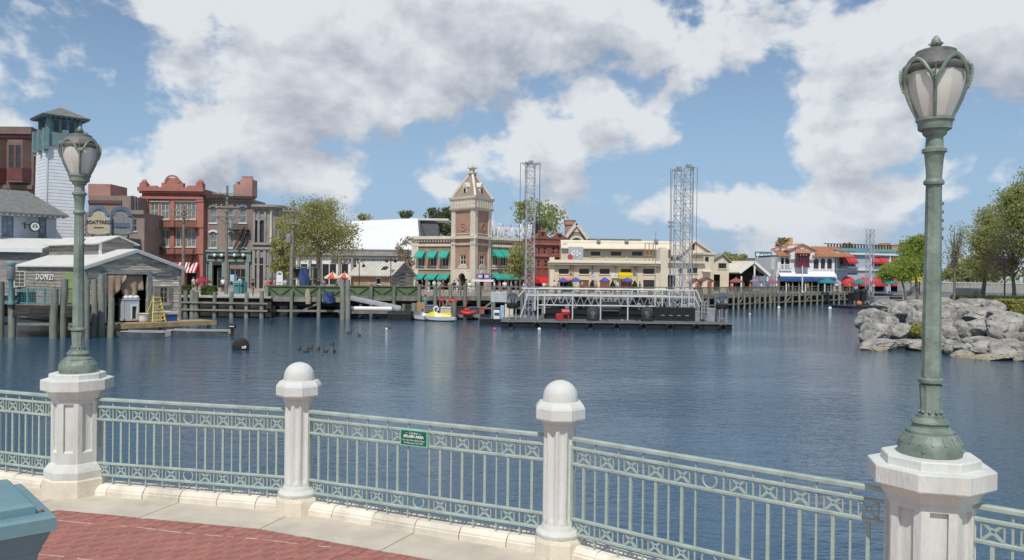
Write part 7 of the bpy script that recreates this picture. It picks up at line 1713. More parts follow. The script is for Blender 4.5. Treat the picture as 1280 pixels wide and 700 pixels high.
for ya_, yb_, o_ in ((316,319,.5),(335.5,338.5,.3)): GB.px('band', M_white, 1043, ya_, 1135.5, yb_, o_, -.02)
for a in (1043.5, 1086.5, 1110.5): GB.px('pilaster', M_white, a, 319.3, a+1.8, 364, .25, -.02)
GB.px('balcony_rail', M_metalgrey, 1048, 333.8, 1070, 335.3, .8, -.03); GB.px('name_strip', M_bluetrim, 1060, 341.2, 1071, 342.6, .05, .01)
mb = MB(); r_ = GB.r(1047,311,1136,316,0); mb.sheet([(r_[0],-.6,r_[1]+.05),(r_[2],-.6,r_[1]+.05),(r_[2],4,r_[3]+.1),(r_[0],4,r_[3]+.1)], (0,0,.15)); mb.build('teal_roof', M_tealroof, GB.root)
mb = MB()
for k in range(22): x = r_[0]+1+k*(r_[2]-r_[0]-2)/21; mb.box(x-.1,3.6,r_[3]+.0,x+.1,3.8,r_[3]+.9)
mb.box(r_[0],3.62,r_[3]+.85,r_[2],3.78,r_[3]+1.0); stuff(mb.build('roof_railing', M_iron, GB.root))
for a, yt, w_, m_ in ((1102,305.5,5,M_yelw),(1107,304,4,M_terra),(1113,308,7,M_yelw),(1122,306,5,M_pinkbrick)): GB.part('chimney', m_, GB.r(a,yt,a+w_,316,6), -5.5, 8)
for px, d_, yt, wd, lb in ((1034,139,347,22,'teal umbrella in front of the blue awning'),(1074,146,348,18,'teal umbrella between the first two red dome awnings'),(1112,148,348,19,'teal umbrella near the right lime green trees')): umbrella(px, d_, yt, wd, mat('teal_canvas', (.02,.20,.21), .75, .1), None, lb, yt+6)
# mast of open lattice beside the grey-blue restaurant, and its dark floats
def lattice(parent, w_, h_, step, m, rt=.035, name='truss_section', n=1):
    z = 0; k = 0
    while z < h_ - .01:
        z1_ = min(z+step, h_); mb = MB()
        for sx, sy in ((-1,-1),(1,-1),(1,1),(-1,1)): mb.beam((sx*w_/2,sy*w_/2,z),(sx*w_/2,sy*w_/2,z1_), rt*2)
        nb = max(1, round((z1_-z)/w_))
        for i in range(nb):
            a, b_ = z+(z1_-z)*i/nb, z+(z1_-z)*(i+1)/nb
            for sx, sy, tx, ty in ((-1,-1,1,-1),(1,-1,1,1),(1,1,-1,1),(-1,1,-1,-1)):
                p, q = ((sx,sy),(tx,ty)) if i % 2 else ((tx,ty),(sx,sy)); mb.beam((p[0]*w_/2,p[1]*w_/2,a),(q[0]*w_/2,q[1]*w_/2,b_), rt*1.3); mb.beam((sx*w_/2,sy*w_/2,b_),(tx*w_/2,ty*w_/2,b_), rt*1.3)
        mb.build(name, m, parent); z = z1_
t = thing('lattice_mast', 'slim pale lattice mast in front of the grey blue restaurant', 'mast', (gx(1087,136),136,WATER+.3), .3); lattice(t, .9, at(1087,287,136).z-WATER-.3, 3.2, M_steel, .045)
FL = Bd('float_stage', 'dark floating stage with black drums near the right rocks', 'raft', 1066, 120, 1130, 122)
mb = MB(); mb.box(0,0,WATER-.2,FL.W,5,WATER+.35); mb.build('pontoon', M_black, FL.root)
for k, (a, c, ya_, yb_, m_) in enumerate(((1068,1075,366,376,M_black),(1077,1083,367,376,M_black),(1093,1112,371,376,M_metalgrey),(1115,1128,369,376,M_darkwood))): FL.part('equipment_box', m_, FL.r(a,ya_,c,yb_,1), -1, 2.5)
for a in (1071.5, 1079.5): x, z = FL.p(a,366,2); mb = MB(); mb.sphere((x,2,z+.15),.5,10,7); mb.build('drum', M_rubber, FL.root, smooth=60)
for ya_ in (366,370,374): FL.px('handrail', M_metalgrey, 1090, ya_, 1130, ya_+.8, .0, .1)
x, z = FL.p(1074,372,.6); t = thing('orange_float', 'small orange float on the dark floating stage', 'float', FL.world(x,.6,WATER+.35)); mb = MB(); mb.sphere((0,0,.4),.42,10,7,1,1,1); mb.build('ball', mat('orange_float', (.65,.18,.07), .5), t, smooth=60); mb = MB(); mb.lathe([(.2,.78),(.12,.9),(.02,.92)], 8); mb.build('neck', M_black, t)

# ================================================================ right shore: ground, railing wall, rocks, hedge, trees
M_isl = mat('island_soil', (.20,.19,.11), .95, .3, .5, .5, 6, grime=.3)
isl = [P2(1100,62),P2(1150,59),P2(1200,59),P2(1290,56.5),P2(1420,46),(70,34),(300,30),(300,150),P2(1290,118),P2(1180,110),P2(1115,86)]
b = MB(); b.slab(isl, -3.5, .15); struct(b.build('island_ground', M_isl))
M_rock = None
def rockmat():
    m = bpy.data.materials.new('boulder_stone'); m.use_nodes = True; nt = m.node_tree; N = nt.nodes; L = nt.links; b = N['Principled BSDF']; b.inputs['Roughness'].default_value = .9
    tc = N.new('ShaderNodeTexCoord'); oi = N.new('ShaderNodeObjectInfo'); ad = N.new('ShaderNodeVectorMath'); L.new(tc.outputs['Object'], ad.inputs[0])
    ml = N.new('ShaderNodeMath'); ml.operation = 'MULTIPLY'; L.new(oi.outputs['Random'], ml.inputs[0]); ml.inputs[1].default_value = 37; L.new(ml.outputs[0], ad.inputs[1])
    def nz(s, d=8, r=.65, st=None):
        n = N.new('ShaderNodeTexNoise'); n.inputs['Scale'].default_value = s; n.inputs['Detail'].default_value = d; n.inputs['Roughness'].default_value = r; L.new(ad.outputs[0], n.inputs['Vector']); return n.outputs[0]
    cr = N.new('ShaderNodeValToRGB'); L.new(nz(1.3), cr.inputs[0]); e = cr.color_ramp.elements; e[0].position = .34; e[0].color = (.16,.152,.14,1); e[1].position = .66; e[1].color = (.45,.425,.37,1); k = e.new(.5); k.color = (.30,.285,.258,1)
    sp = N.new('ShaderNodeMapRange'); L.new(nz(9, 5), sp.inputs[0]); sp.inputs[1].default_value = .56; sp.inputs[2].default_value = .75; sp.inputs[3].default_value = 0; sp.inputs[4].default_value = .7
    x = N.new('ShaderNodeMix'); x.data_type = 'RGBA'; L.new(sp.outputs[0], x.inputs[0]); L.new(cr.outputs[0], x.inputs[6]); x.inputs[7].default_value = (.09,.085,.08,1)
    # tan tide band just above the water line
    ge = N.new('ShaderNodeNewGeometry'); sz = N.new('ShaderNodeSeparateXYZ'); L.new(ge.outputs['Position'], sz.inputs[0]); tb = N.new('ShaderNodeMapRange'); L.new(sz.outputs[2], tb.inputs[0]); tb.inputs[1].default_value = WATER+.10; tb.inputs[2].default_value = WATER+.38; tb.inputs[3].default_value = .75; tb.inputs[4].default_value = 0
    x2 = N.new('ShaderNodeMix'); x2.data_type = 'RGBA'; L.new(tb.outputs[0], x2.inputs[0]); L.new(x.outputs[2], x2.inputs[6]); x2.inputs[7].default_value = (.33,.27,.16,1); L.new(x2.outputs[2], b.inputs['Base Color'])
    bp = N.new('ShaderNodeBump'); bp.inputs['Strength'].default_value = .4; bp.inputs['Distance'].default_value = .06; L.new(nz(4, 9, .7), bp.inputs['Height']); L.new(bp.outputs[0], b.inputs['Normal']); return m
M_rock = rockmat()
import bmesh
def rock_mesh(seed, sub=5):
    bm = bmesh.new(); bmesh.ops.create_icosphere(bm, subdivisions=sub, radius=1); of = Vector((seed*7.3, seed*3.1, seed*1.7)); rr = random.Random(seed)
    planes = [(Vector((rr.gauss(0,1), rr.gauss(0,1), rr.gauss(0,.8))).normalized(), rr.uniform(.70,.95)) for _ in range(12)]
    for v in bm.verts:
        d = v.co.normalized(); r = 1.0
        for n_, h in planes:
            c = d.dot(n_)
            if c > .15: r = min(r, h/c*1.0) if h/c < r else r
        p = d*r; f = noise.fractal(p*1.1+of, .9, 2.1, 4)*.12 + noise.fractal(p*3.2+of, .8, 2.2, 5)*.035; cr_ = noise.noise(p*2.0+of*2); f -= .10*max(0, 1-abs(cr_)*13)
        v.co = p*(1+f)
    me = bpy.data.meshes.new('rock'); bm.to_mesh(me); bm.free(); me.materials.append(M_rock); me.polygons.foreach_set('use_smooth', [True]*len(me.polygons)); me.set_sharp_from_angle(angle=R(38)); return me
ROCKS = [rock_mesh(s) for s in range(1, 13)]
# (cx, cy, half width, half height, depth, variant, label or None) in photo pixels
RK_ = [(1090,396,16,11,59,0,'rounded grey boulder at the far left tip of the rock bank'),(1112,384,24,10,61,1,'broad flat topped boulder at the top left of the rock bank'),(1100,399,14,13,56.5,2,None),(1130,390,18,16,57.5,3,'tall pale boulder with a dark hollow beneath, left of the lamp post'),(1093,416,20,17,53,4,'big pale boulder at the water near the left end of the bank'),(1127,414,18,11,52.5,5,'smooth white grey boulder beside the lamp post, near the water'),(1112,405,10,12,54.5,6,None),
 (1080,402,11,8,56,7,'low pointed rock farthest out in the water on the left'),(1098,430,24,7,50.5,8,'flat pale slab lying in the water at the left end'),(1128,428,18,5,50.8,9,None),(1148,431,18,8,50.3,10,None),(1145,400,10,14,55,11,None),(1155,388,10,14,57,0,None),
 (1165,384,18,10,58,3,None),(1185,397,16,17,54,1,'large upright boulder immediately right of the lamp post'),(1186,416,16,14,51,2,None),(1183,432,18,11,49,4,None),(1207,381,18,9,58,5,'pale boulder at the top of the bank under the bare tree'),(1225,379,17,7,58.5,6,None),
 (1224,394,28,13,54,7,'long grey boulder across the middle of the bank right of the lamp post'),(1205,412,14,14,50.5,8,'brown stained boulder with reddish crack in the middle of the bank'),(1226,410,22,13,50,9,None),(1258,410,26,22,47.5,10,'largest dark grey boulder at the right edge of the picture'),(1262,399,26,11,51,11,None),(1228,432,30,12,46.6,0,'wide sloping boulder at the water below the stained one'),(1203,444,14,7,46,1,'small flat pale rock in the water right of the lamp post'),(1258,436,24,15,45.5,2,'boulder at the water by the right picture edge'),(1240,446,24,6,45.2,3,None),(1282,430,20,20,46,4,None),(1303,408,24,18,47,5,None),(1330,420,34,30,44,6,None),(1280,448,12,7,44.2,7,None),(1245,382,14,8,56,8,None),(1190,437,10,6,47.5,9,None),(1166,424,14,10,50.4,11,None),(1140,380,16,7,61,4,None),(1170,409,10,9,52,6,None),(1214,390,18,9,57,10,None),(1240,390,16,8,55.5,0,None),(1178,378,14,7,60,2,None)]
ROWN = {}
for _q in ('top','middle','waterline'):
    _s = sorted([k for k, r in enumerate(RK_) if (r[1] < 396) == (_q == 'top') and (r[1] > 420) == (_q == 'waterline')], key=lambda k: RK_[k][0])
    for _i, k in enumerate(_s): ROWN[k] = (_q, ('first','second','third','fourth','fifth','sixth','seventh','eighth','ninth','tenth','eleventh','twelfth','thirteenth','fourteenth','fifteenth','sixteenth')[_i])
for k, (cx_, cy_, hw, hh, d_, v, lb) in enumerate(RK_):
    c = at(cx_, cy_+hh*.2, d_); o = ob('boulder', ROCKS[v], None, c); a = hw*d_/1000*1.10; z = hh*d_/1000*1.10; rr = random.Random(k)
    o.scale = (a, a*rr.uniform(.8,1.1), z); o.rotation_euler = (rr.uniform(-.12,.12), rr.uniform(-.15,.15), rr.choice((0,math.pi,.3,2.8)))
    tag(o, lb or f'weathered grey boulder, {ROWN[k][1]} from the left in the {ROWN[k][0]} row of the right bank', 'boulder', 'boulders of the right bank')
# rocks bedding the slope behind and below the visible ones
M_hedgey = foliage('yellow_green_hedge', (.32,.32,.08), (.52,.49,.15), 2.2, .45)
leafbox('hedge', 'clipped yellow green hedge above the boulders at the right edge', 'hedge', (gx(1284,56), 56, .1), 3.4, 2.0, at(1262,374.5,56).z-.1, M_hedgey, 6000, .10)
leafbox('dark_hedge', 'low dark hedge behind the boulders below the black lamp', 'hedge', (gx(1238,76), 76, .1), 6.5, 2.0, at(1238,370,76).z-.1, L_dark, 4000, .14)
leafbox('rock_shrub', 'small yellowish shrub growing between boulders left of the lamp post', 'shrub', tuple(at(1147,421,51.2)), .9, .8, .85, M_hedgey, 700, .09, shape='ball')
fr_ = Bd('wire_guard', 'low wire guard rail on the boulders left of the hedge', 'railing', 1233, 57.5, 1254, 57.5); zb_ = fr_.p(1243,388)[1]; zt_ = fr_.p(1243,379)[1]
for k in range(5): x = k*fr_.W/4; mb = MB(); mb.box(x-.02,-.02,zb_-.3,x+.02,.02,zt_); mb.build('post', M_iron, fr_.root)
for z in (zt_, (zt_+zb_)/2): mb = MB(); mb.box(0,-.015,z-.015,fr_.W,.015,z+.015); mb.build('wire', M_iron, fr_.root)
bl = thing('street_lamp', 'black globe street lamp behind the hedge at the right', 'street lamp', (gx(1256,70),70,.1)); h = at(1256,328,70).z-.1
mb = MB(); mb.lathe([(.16,0),(.14,.3),(.07,.5),(.055,h-.1),(.1,h),(.05,h+.06)], 10); mb.build('post', M_black, bl, smooth=40); mb = MB(); mb.lathe([(.1,h+.06),(.22,h+.35),(.2,h+.55)], 8); mb.build('lantern', M_glassdk, bl); mb = MB(); mb.lathe([(.25,h+.55),(.16,h+.72),(.03,h+.85),(.02,h+.95)], 8); mb.build('cap', M_black, bl)
# pale slatted wall and hut in the back
PW = Bd('slatted_wall', 'long pale slatted parapet wall behind the right hand trees', 'wall', 1122, 135, 1330, 118)
zt_, zb_ = PW.p(1220,353.5)[1], PW.p(1220,366)[1]; n = 70
mb = MB(); mb.box(0,.05,-.3,PW.W,.5,zb_); mb.build('base', M_metalgrey, PW.root)
for k in range(n): x = k*PW.W/n; mb = MB(); mb.box(x,0,zb_+.01,x+PW.W/n*.72,.12,zt_-.1); mb.build('slat', M_cope, PW.root)
mb = MB(); mb.box(0,-.05,zt_-.09,PW.W,.2,zt_+.05); mb.build('cap_rail', M_whiteroof, PW.root)
WH = Bd('grey_hut', 'small grey hut with pale window below the slatted wall', 'hut', 1211, 96, 1227, 96); h_ = WH.r(1218,363,1222.5,371); WH.shell(M_metalgrey, WH.p(1219,360.5)[1], 3, [h_]); window(WH.root, h_, M_white, M_glassmd, 1, 1)
YB = Bd('yellow_banner_stall', 'bright yellow banner stall half hidden by the lime green trees', 'stall', 1138, 132, 1152, 132); mb = MB(); r_ = YB.r(1139,346,1151,352); mb.box(r_[0],-.1,r_[1],r_[2],.1,r_[3]); mb.build('banner', M_yelc, YB.root)
for x in (.2, YB.W-.2): mb = MB(); mb.tube((x,.2,0),(x,.2,r_[3]),.07); mb.build('post', M_iron, YB.root)
# trees of the right shore
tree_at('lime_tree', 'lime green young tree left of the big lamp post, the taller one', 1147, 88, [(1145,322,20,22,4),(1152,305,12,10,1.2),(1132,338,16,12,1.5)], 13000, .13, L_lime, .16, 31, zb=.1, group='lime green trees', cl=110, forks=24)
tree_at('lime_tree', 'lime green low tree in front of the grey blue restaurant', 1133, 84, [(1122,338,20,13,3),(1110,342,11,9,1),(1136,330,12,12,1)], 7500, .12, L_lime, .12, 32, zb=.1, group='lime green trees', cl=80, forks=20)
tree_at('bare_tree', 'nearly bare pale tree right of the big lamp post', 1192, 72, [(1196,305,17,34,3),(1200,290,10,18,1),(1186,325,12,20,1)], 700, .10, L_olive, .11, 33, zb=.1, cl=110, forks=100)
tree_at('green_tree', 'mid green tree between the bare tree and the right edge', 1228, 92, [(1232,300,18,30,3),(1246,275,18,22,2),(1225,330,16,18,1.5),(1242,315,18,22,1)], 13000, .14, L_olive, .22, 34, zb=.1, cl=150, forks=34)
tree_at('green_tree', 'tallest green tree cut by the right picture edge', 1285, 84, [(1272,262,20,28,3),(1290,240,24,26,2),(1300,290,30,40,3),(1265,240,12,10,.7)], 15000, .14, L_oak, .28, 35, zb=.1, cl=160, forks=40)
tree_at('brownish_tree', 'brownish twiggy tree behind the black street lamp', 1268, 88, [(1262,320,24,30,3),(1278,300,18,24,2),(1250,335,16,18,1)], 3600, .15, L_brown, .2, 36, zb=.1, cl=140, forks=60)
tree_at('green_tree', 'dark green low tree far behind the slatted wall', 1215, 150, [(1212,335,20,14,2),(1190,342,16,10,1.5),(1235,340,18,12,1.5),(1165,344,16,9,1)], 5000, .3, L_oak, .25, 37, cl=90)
# far tree line and distant palms
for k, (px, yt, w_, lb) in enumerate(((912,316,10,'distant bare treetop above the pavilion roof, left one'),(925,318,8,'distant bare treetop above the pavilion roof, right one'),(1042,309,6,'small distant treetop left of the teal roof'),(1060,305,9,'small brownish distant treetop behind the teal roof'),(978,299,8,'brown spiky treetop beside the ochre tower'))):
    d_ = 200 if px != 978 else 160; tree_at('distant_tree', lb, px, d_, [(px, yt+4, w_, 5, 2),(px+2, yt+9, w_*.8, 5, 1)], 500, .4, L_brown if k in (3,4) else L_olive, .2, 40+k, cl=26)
r_ = np.random.default_rng(77); pts = []
for k in range(420):
    az = r_.uniform(-.95,.95); d_ = r_.uniform(360,520); h = r_.uniform(5,11); c = np.array([math.tan(az)*d_*.9, d_, h*.55]); q = r_.normal(size=(26,3))*np.array([5,5,h*.33]) + c; pts.append(q)
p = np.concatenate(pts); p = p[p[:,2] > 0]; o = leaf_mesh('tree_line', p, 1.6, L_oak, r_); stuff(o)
# ================================================================ SHOW BARGE
BG = Bd('show_barge', 'long black show barge with white pipe frames and black cabinets', 'barge', 627, 66.5, 916, 66.5)
zk = BG.p(770,402)[1]; BD = 9.0
M_hull = mat('black_hull', (.010,.010,.011), .6, .4, 1, .3, 6, grime=.2, gcol=(.06,.055,.05)); M_pipe = mat('white_pipe', (.60,.61,.61), .45, .04, 2)
M_bcab = mat('black_cabinet', (.012,.011,.011), .55, .3, 1.5)
nseg = 8
for k in range(nseg):
    mb = MB(); mb.bevbox(k*BG.W/nseg+.02,0,WATER-.5,(k+1)*BG.W/nseg-.02,BD,zk-.06,.03); mb.build('pontoon', M_hull, BG.root)
mb = MB(); mb.box(0,-.06,zk-.055,BG.W,BD,zk); mb.build('deck', mat('grey_deck', (.13,.13,.125), .8, .2, 1), BG.root)
mb = MB(); mb.box(0,-.12,zk-.12,BG.W,-.003,zk-.06); mb.build('rub_rail', M_metalgrey, BG.root)
for k in range(9): x = .8+k*(BG.W-1.6)/8; mb = MB(); mb.path([(x+.28*math.cos(2*math.pi*i/10),-.16,zk-.42+.28*math.sin(2*math.pi*i/10)) for i in range(10)], .08, 6, closed=True); mb.build('tyre_fender', M_rubber, BG.root)
def bx(name, a, ya, c, yb, y0_, y1_, m, z0_=None, parent=None):
    x0_, zz0, x1_, zz1 = BG.r(a, ya, c, yb, y0_); mb = MB(); mb.bevbox(x0_, y0_, zz0 if z0_ is None else z0_, x1_, y1_, zz1, .03); return mb.build(name, m, parent or BG.root)
cab = bx('cabinet_row', 681, 386, 817, 402, 3.2, 5.2, M_bcab, zk)
big = bx('cabinet_row', 817.5, 384.5, 869, 402, 2.2, 5.2, M_bcab, zk)
x0_, z0_, x1_, z1_ = BG.r(818,386,868.5,401.5,2.2)
for k in range(5): a = x0_+k*(x1_-x0_)/5; mb = MB(); mb.box(a+.05,2.16,z0_+.05,a+(x1_-x0_)/5-.05,2.197,z1_-.05); dp_ = mb.build('cabinet_door', M_bcab, big); 
for k in range(4): a = x0_+(k+.8)*(x1_-x0_)/5; mb = MB(); mb.box(a,2.12,(z0_+z1_)/2-.08,a+.3,2.158,(z0_+z1_)/2); mb.build('latch', M_metalgrey, big)
for a, c, ya, yb in ((718,734,371,383),(793,811,371,383)): bx('speaker_case', a, ya, c, yb, 4, 5.6, M_bcab)
for a, c, ya, yb in ((688,716,374,386),(736,751,373.5,386),(775,792,374,386),(813,866,374,385)): bx('dark_panel', a, ya, c, yb, 5.5, 5.8, M_bcab)
for k in range(22):
    a = 690+k*8.2; r_ = rng.uniform(2,5); bx('deck_case', a, 385.5-r_-rng.uniform(0,3), a+r_+1, 386, 3.3+rng.uniform(0,.8), 4.6, rng.choice((M_bcab,M_metalgrey,M_steel,M_bcab)))
for k in range(12):
    a = 676+k*20; r_ = rng.uniform(1.5,3.5); bx('cable_box', a, 402-r_, a+r_*1.5, 402, 1.5+rng.uniform(0,.6), 2.3, rng.choice((M_bcab,M_rubber,M_metalgrey)), zk)
bx('screen_case', 752, 377, 773.5, 389, 2.8, 4.5, mat('dark_grey_case', (.11,.11,.11), .5))
for a in (705, 726, 766, 782, 800, 830): x, z = BG.p(a, 385, 3); mb = MB(); mb.sphere((x,3.6,z+.15), .27, 9, 6); mb.lathe([(.2,-.25),(.14,0)], 8, c=(x,3.6,z)); mb.build('spot_lamp', M_black if a % 4 else M_metalgrey, BG.root, smooth=50)
# horizontal truss carried by the frame
z0_, z1_ = BG.p(770,382,4)[1], BG.p(770,370.5,4)[1]; xa, xb = BG.p(683,376,4)[0], BG.p(870,376,4)[0]; n = 20
for k in range(n):
    a, c = xa+(xb-xa)*k/n, xa+(xb-xa)*(k+1)/n; mb = MB()
    for y in (3.8,4.5):
        for z in (z0_,z1_): mb.beam((a,y,z),(c,y,z),.055)
        m_ = (a+c)/2; mb.beam((a,y,z0_),(m_,y,z1_),.04); mb.beam((m_,y,z1_),(c,y,z0_),.04)
    mb.beam((a,3.8,z1_),(a,4.5,z1_),.04); mb.beam((a,3.8,z0_),(a,4.5,z0_),.04); mb.build('truss_section', M_steel, BG.root)
# white pipe frame
for yy, xa, xb, nm in ((362,653,870,0),(370.5,658,868,0),(382.5,672,818,0)):
    for y in ((2.4,6.2) if yy < 380 else (2.6,)):
        z = BG.p(760,yy,2.4)[1]; x0_, x1_ = BG.p(xa,yy,2.4)[0], BG.p(xb,yy,2.4)[0]; mb = MB(); mb.tube((x0_,y,z),(x1_,y,z),.058,n=8); mb.build('pipe_rail', M_pipe, BG.root, smooth=50)
for a, ya, yb in ((672.5,363,397),(681,364,392),(716,364,398),(751,365,398),(785,365,398),(819,365,383),(852.5,365,384),(861.5,362,384),(669,361,388),(700,362,371),(733,362,371),(766,362,371),(797,362,371),(828,362,383),(837,362,383)):
    x, z1_ = BG.p(a,ya,2.4); z0_ = BG.p(a,yb,2.4)[1]; mb = MB(); mb.tube((x,2.4,max(z0_,zk-.01) if yb < 396 else zk),(x,2.4,z1_),.066 if yb > 380 else .05,n=8); mb.build('pipe_post', M_pipe, BG.root, smooth=50)
for (xa, ya, xb, yb) in ((662,362,650.5,397),(656,362,647,372),(870,362,877,378),(868,370.5,874,384)):
    p0, p1 = BG.p(xa,ya,2.4), BG.p(xb,yb,2.4); mb = MB(); mb.tube((p0[0],2.4,p0[1]),(p1[0],2.4,max(p1[1],zk)),.066,n=8); mb.build('pipe_brace', M_pipe, BG.root, smooth=50)
for x_, y_ in ((661,6.2),(700,6.2),(745,6.2),(790,6.2),(835,6.2),(868,6.2)): x = BG.p(x_,362,6.2)[0]; mb = MB(); mb.tube((x,y_,zk),(x,y_,BG.p(760,362,2.4)[1]),.07,n=8); mb.build('pipe_post', M_pipe, BG.root, smooth=50)
# grey cage and screens at the right end
x0_, z0_, x1_, z1_ = BG.r(877,377,884,402,2)
for x in (x0_,x1_):
    for y in (2,2.9): mb = MB(); mb.box(x-.05,y-.05,zk,x+.05,y+.05,z1_); mb.build('cage_post', M_metalgrey, BG.root)
for k in range(6): z = zk+.2+k*(z1_-zk-.2)/5; mb = MB(); mb.box(x0_,1.97,z-.03,x1_,2.03,z+.03); mb.box(x0_,2.87,z-.03,x1_,2.93,z+.03); mb.build('cage_bar', M_metalgrey, BG.root)
bx('grey_screen', 885, 385, 899, 399, 2.4, 2.6, mat('pale_grey_screen', (.34,.35,.36), .5), zk); bx('cable_trunk', 868, 389, 875, 401, 2.3, 3.1, M_metalgrey, zk)
# clear globes on black drums
def globemat():
    m = bpy.data.materials.new('clear_globe'); m.use_nodes = True; b = m.node_tree.nodes['Principled BSDF']; b.inputs['Base Color'].default_value = (.55,.58,.6,1); b.inputs['Roughness'].default_value = .04; b.inputs['Transmission Weight'].default_value = .92; b.inputs['IOR'].default_value = 1.1; b.inputs['Specular IOR Level'].default_value = .8; return m
M_gl = globemat()
for px, py, d0, st, lb in ((741,390.5,1.2,0,'clear lamp globe on a black drum at the front of the barge, left one'),(809,390.5,1.2,0,'clear lamp globe on a black drum at the front of the barge, right one'),(641,372,1.6,1,'clear lamp globe on a tall stand at the left end of the barge'),(902.5,373,1.6,1,'clear lamp globe on a tall stand at the right end of the barge')):
    x, z = BG.p(px,py,d0); r = .54 if not st else .50; t = thing('globe_lamp', lb, 'lamp', BG.world(x,d0,zk), 0, 'clear globes on the show barge'); h = z-zk
    mb = MB(); mb.sphere((0,0,h), r, 24, 14); mb.build('globe', M_gl, t, smooth=80)
    mb = MB(); mb.lathe([(.16,h-r+.05),(.2,h-.1),(.16,h+.05),(.02,h+.1)], 10); mb.build('lamp_core', M_metalgrey, t, smooth=50)
    if st:
        mb = MB(); mb.lathe([(.48,h-r-.38),(.52,h-r-.3),(.52,h-r-.02),(.4,h-r+.06)], 20); mb.build('drum', M_rubber, t, smooth=35)
        for sx in (-.28,.28):
            for sy in (-.25,.25): mb = MB(); mb.box(sx-.05,sy-.05,0,sx+.05,sy+.05,h-r-.381); mb.build('leg', M_metalgrey, t)
        for zz in (.3,.9): mb = MB(); mb.box(-.28,-.27,zz,.28,-.23,zz+.06); mb.build('cross_tie', M_metalgrey, t)
    else: mb = MB(); mb.lathe([(.5,0),(.54,.05),(.54,max(.1,h-r)),(.42,max(.15,h-r+.08))], 20); mb.build('drum', M_rubber, t, smooth=35)
x, z = BG.p(703,396,.9); t = thing('pump', 'bright red pump unit on the barge deck', 'pump', BG.world(x,.9,zk)); M_redp = mat('bright_red_paint', (.50,.02,.025), .45, .1); M_redpk = mat('pale_pink_panel', (.6,.3,.3), .5)
mb = MB(); mb.bevbox(-.55,-.3,.12,.05,.4,.55,.05); mb.build('engine', M_redp, t); mb = MB(); mb.bevbox(-.1,-.3,.5,.6,.4,.95,.05); mb.build('tank', M_redp, t); mb = MB(); mb.box(-.05,-.32,.72,.55,-.302,.9); mb.build('tank_label', M_redpk, t)
for x_ in (-.5,-.05,.5): mb = MB(); mb.box(x_-.05,-.3,0,x_+.05,.4,.6 if x_ > .3 else .15); mb.build('skid', M_redp, t)
# ---------------------------------------------------------------- truss towers standing on the barge
def truss_tower(px, d0, ytop, w_, arms, label, zb=None):
    x = BG.p(px, 300, d0)[0]; h = BG.p(px, ytop, d0)[1]-zk; t = thing('truss_tower', label, 'tower', BG.world(x,d0,zk), .12, 'aluminium truss towers on the barge')
    lattice(t, w_, h, 2.6, M_steel, .027)
    for zz in (0,): mb = MB(); mb.box(-w_*.8,-w_*.8,0,w_*.8,w_*.8,.06); mb.build('base_plate', M_metalgrey, t)
    for sx, sy, l_ in arms:
        mb = MB(); ex, ey = sx*l_, sy*l_; mb.beam((-ex*.3,-ey*.3,h+.04),(ex,ey,h+.04),.08); mb.beam((ex*.2,ey*.2,h-.3),(ex*.8,ey*.8,h),.05); mb.build('top_arm', M_steel, t)
        mb = MB(); zz = 1.4; mb.tube((ex,ey,zz),(ex,ey,h+.03),.022,n=5); mb.build('hanging_cable', M_iron, t)
    mb = MB(); mb.bevbox(-.2,-.2,h+.08,.2,.2,.3+h,.03); mb.build('head_block', M_metalgrey, t); return t
truss_tower(662.5, 4.2, 205, .72, [(-1,-.2,.95),(1,.2,.85),(-.6,-.8,1.0),(.7,-.7,1.0)], 'left aluminium truss tower standing on the barge with hanging cables')
truss_tower(847.5, 3.0, 212.5, .60, [(-1,-.1,.75),(-.5,.8,.8)], 'left tower of the twin aluminium truss towers at the right')
truss_tower(859.5, 5.6, 209.5, .60, [(1,.1,.85),(.4,-.8,.7)], 'right tower of the twin aluminium truss towers at the right')

# ================================================================ FLOATING DOCKS, SERVICE BOATS AND BITS BY THE SHORE
FD = Bd('floating_dock', 'low timber floating dock below the green railing', 'dock', 424, 76.5, 518, 77.5)
zd_ = FD.p(460,389)[1]
for k in range(7): mb = MB(); mb.box(k*FD.W/7+.01,0,zd_-.12,(k+1)*FD.W/7-.01,3,zd_); mb.build('deck_plank', M_wood, FD.root)
for k in range(5): x = .5+k*(FD.W-1)/4; mb = MB(); mb.tube((x,.4,WATER-.2),(x,2.6,WATER-.2),.32,n=10); mb.build('float_drum', M_rubber, FD.root, smooth=40)
mb = MB(); mb.box(0,-.08,zd_-.25,FD.W,-.003,zd_+.02); mb.build('edge_beam', M_wood, FD.root)
p0, p1 = at(437,373,81), at(500,386,81); t = thing('gangway', 'pale grey sloping gangway from the boardwalk down to the floating dock', 'gangway', p0); v = p1-p0
mb = MB(); mb.sheet([(0,-.7,0),(v.x,-.7,v.z),(v.x,.7,v.z),(0,.7,0)], (0,0,-.12)); mb.build('walkway', M_steel, t)
for y in (-.7,.7):
    mb = MB(); mb.beam((0,y,.12),(v.x,y,v.z+.12),.05,.3); mb.build('side_beam', M_steel, t)
p0, p1 = at(438.5,385.5,77.2), at(490,386,77.5); t = thing('white_tube', 'long white plastic tube lying on the floating dock', 'tube', (p0.x,77.4,zd_+.22)); mb = MB(); mb.tube((0,0,0),(p1.x-p0.x,.1,0),.21,n=12); mb.build('pipe', M_white, t, smooth=50)
for s_ in (0, p1.x-p0.x): mb = MB(); mb.tube((s_-.04,0,0),(s_+.06,.1*(s_ > 0),0),.225,n=12); mb.build('end_collar', M_metalgrey, t)
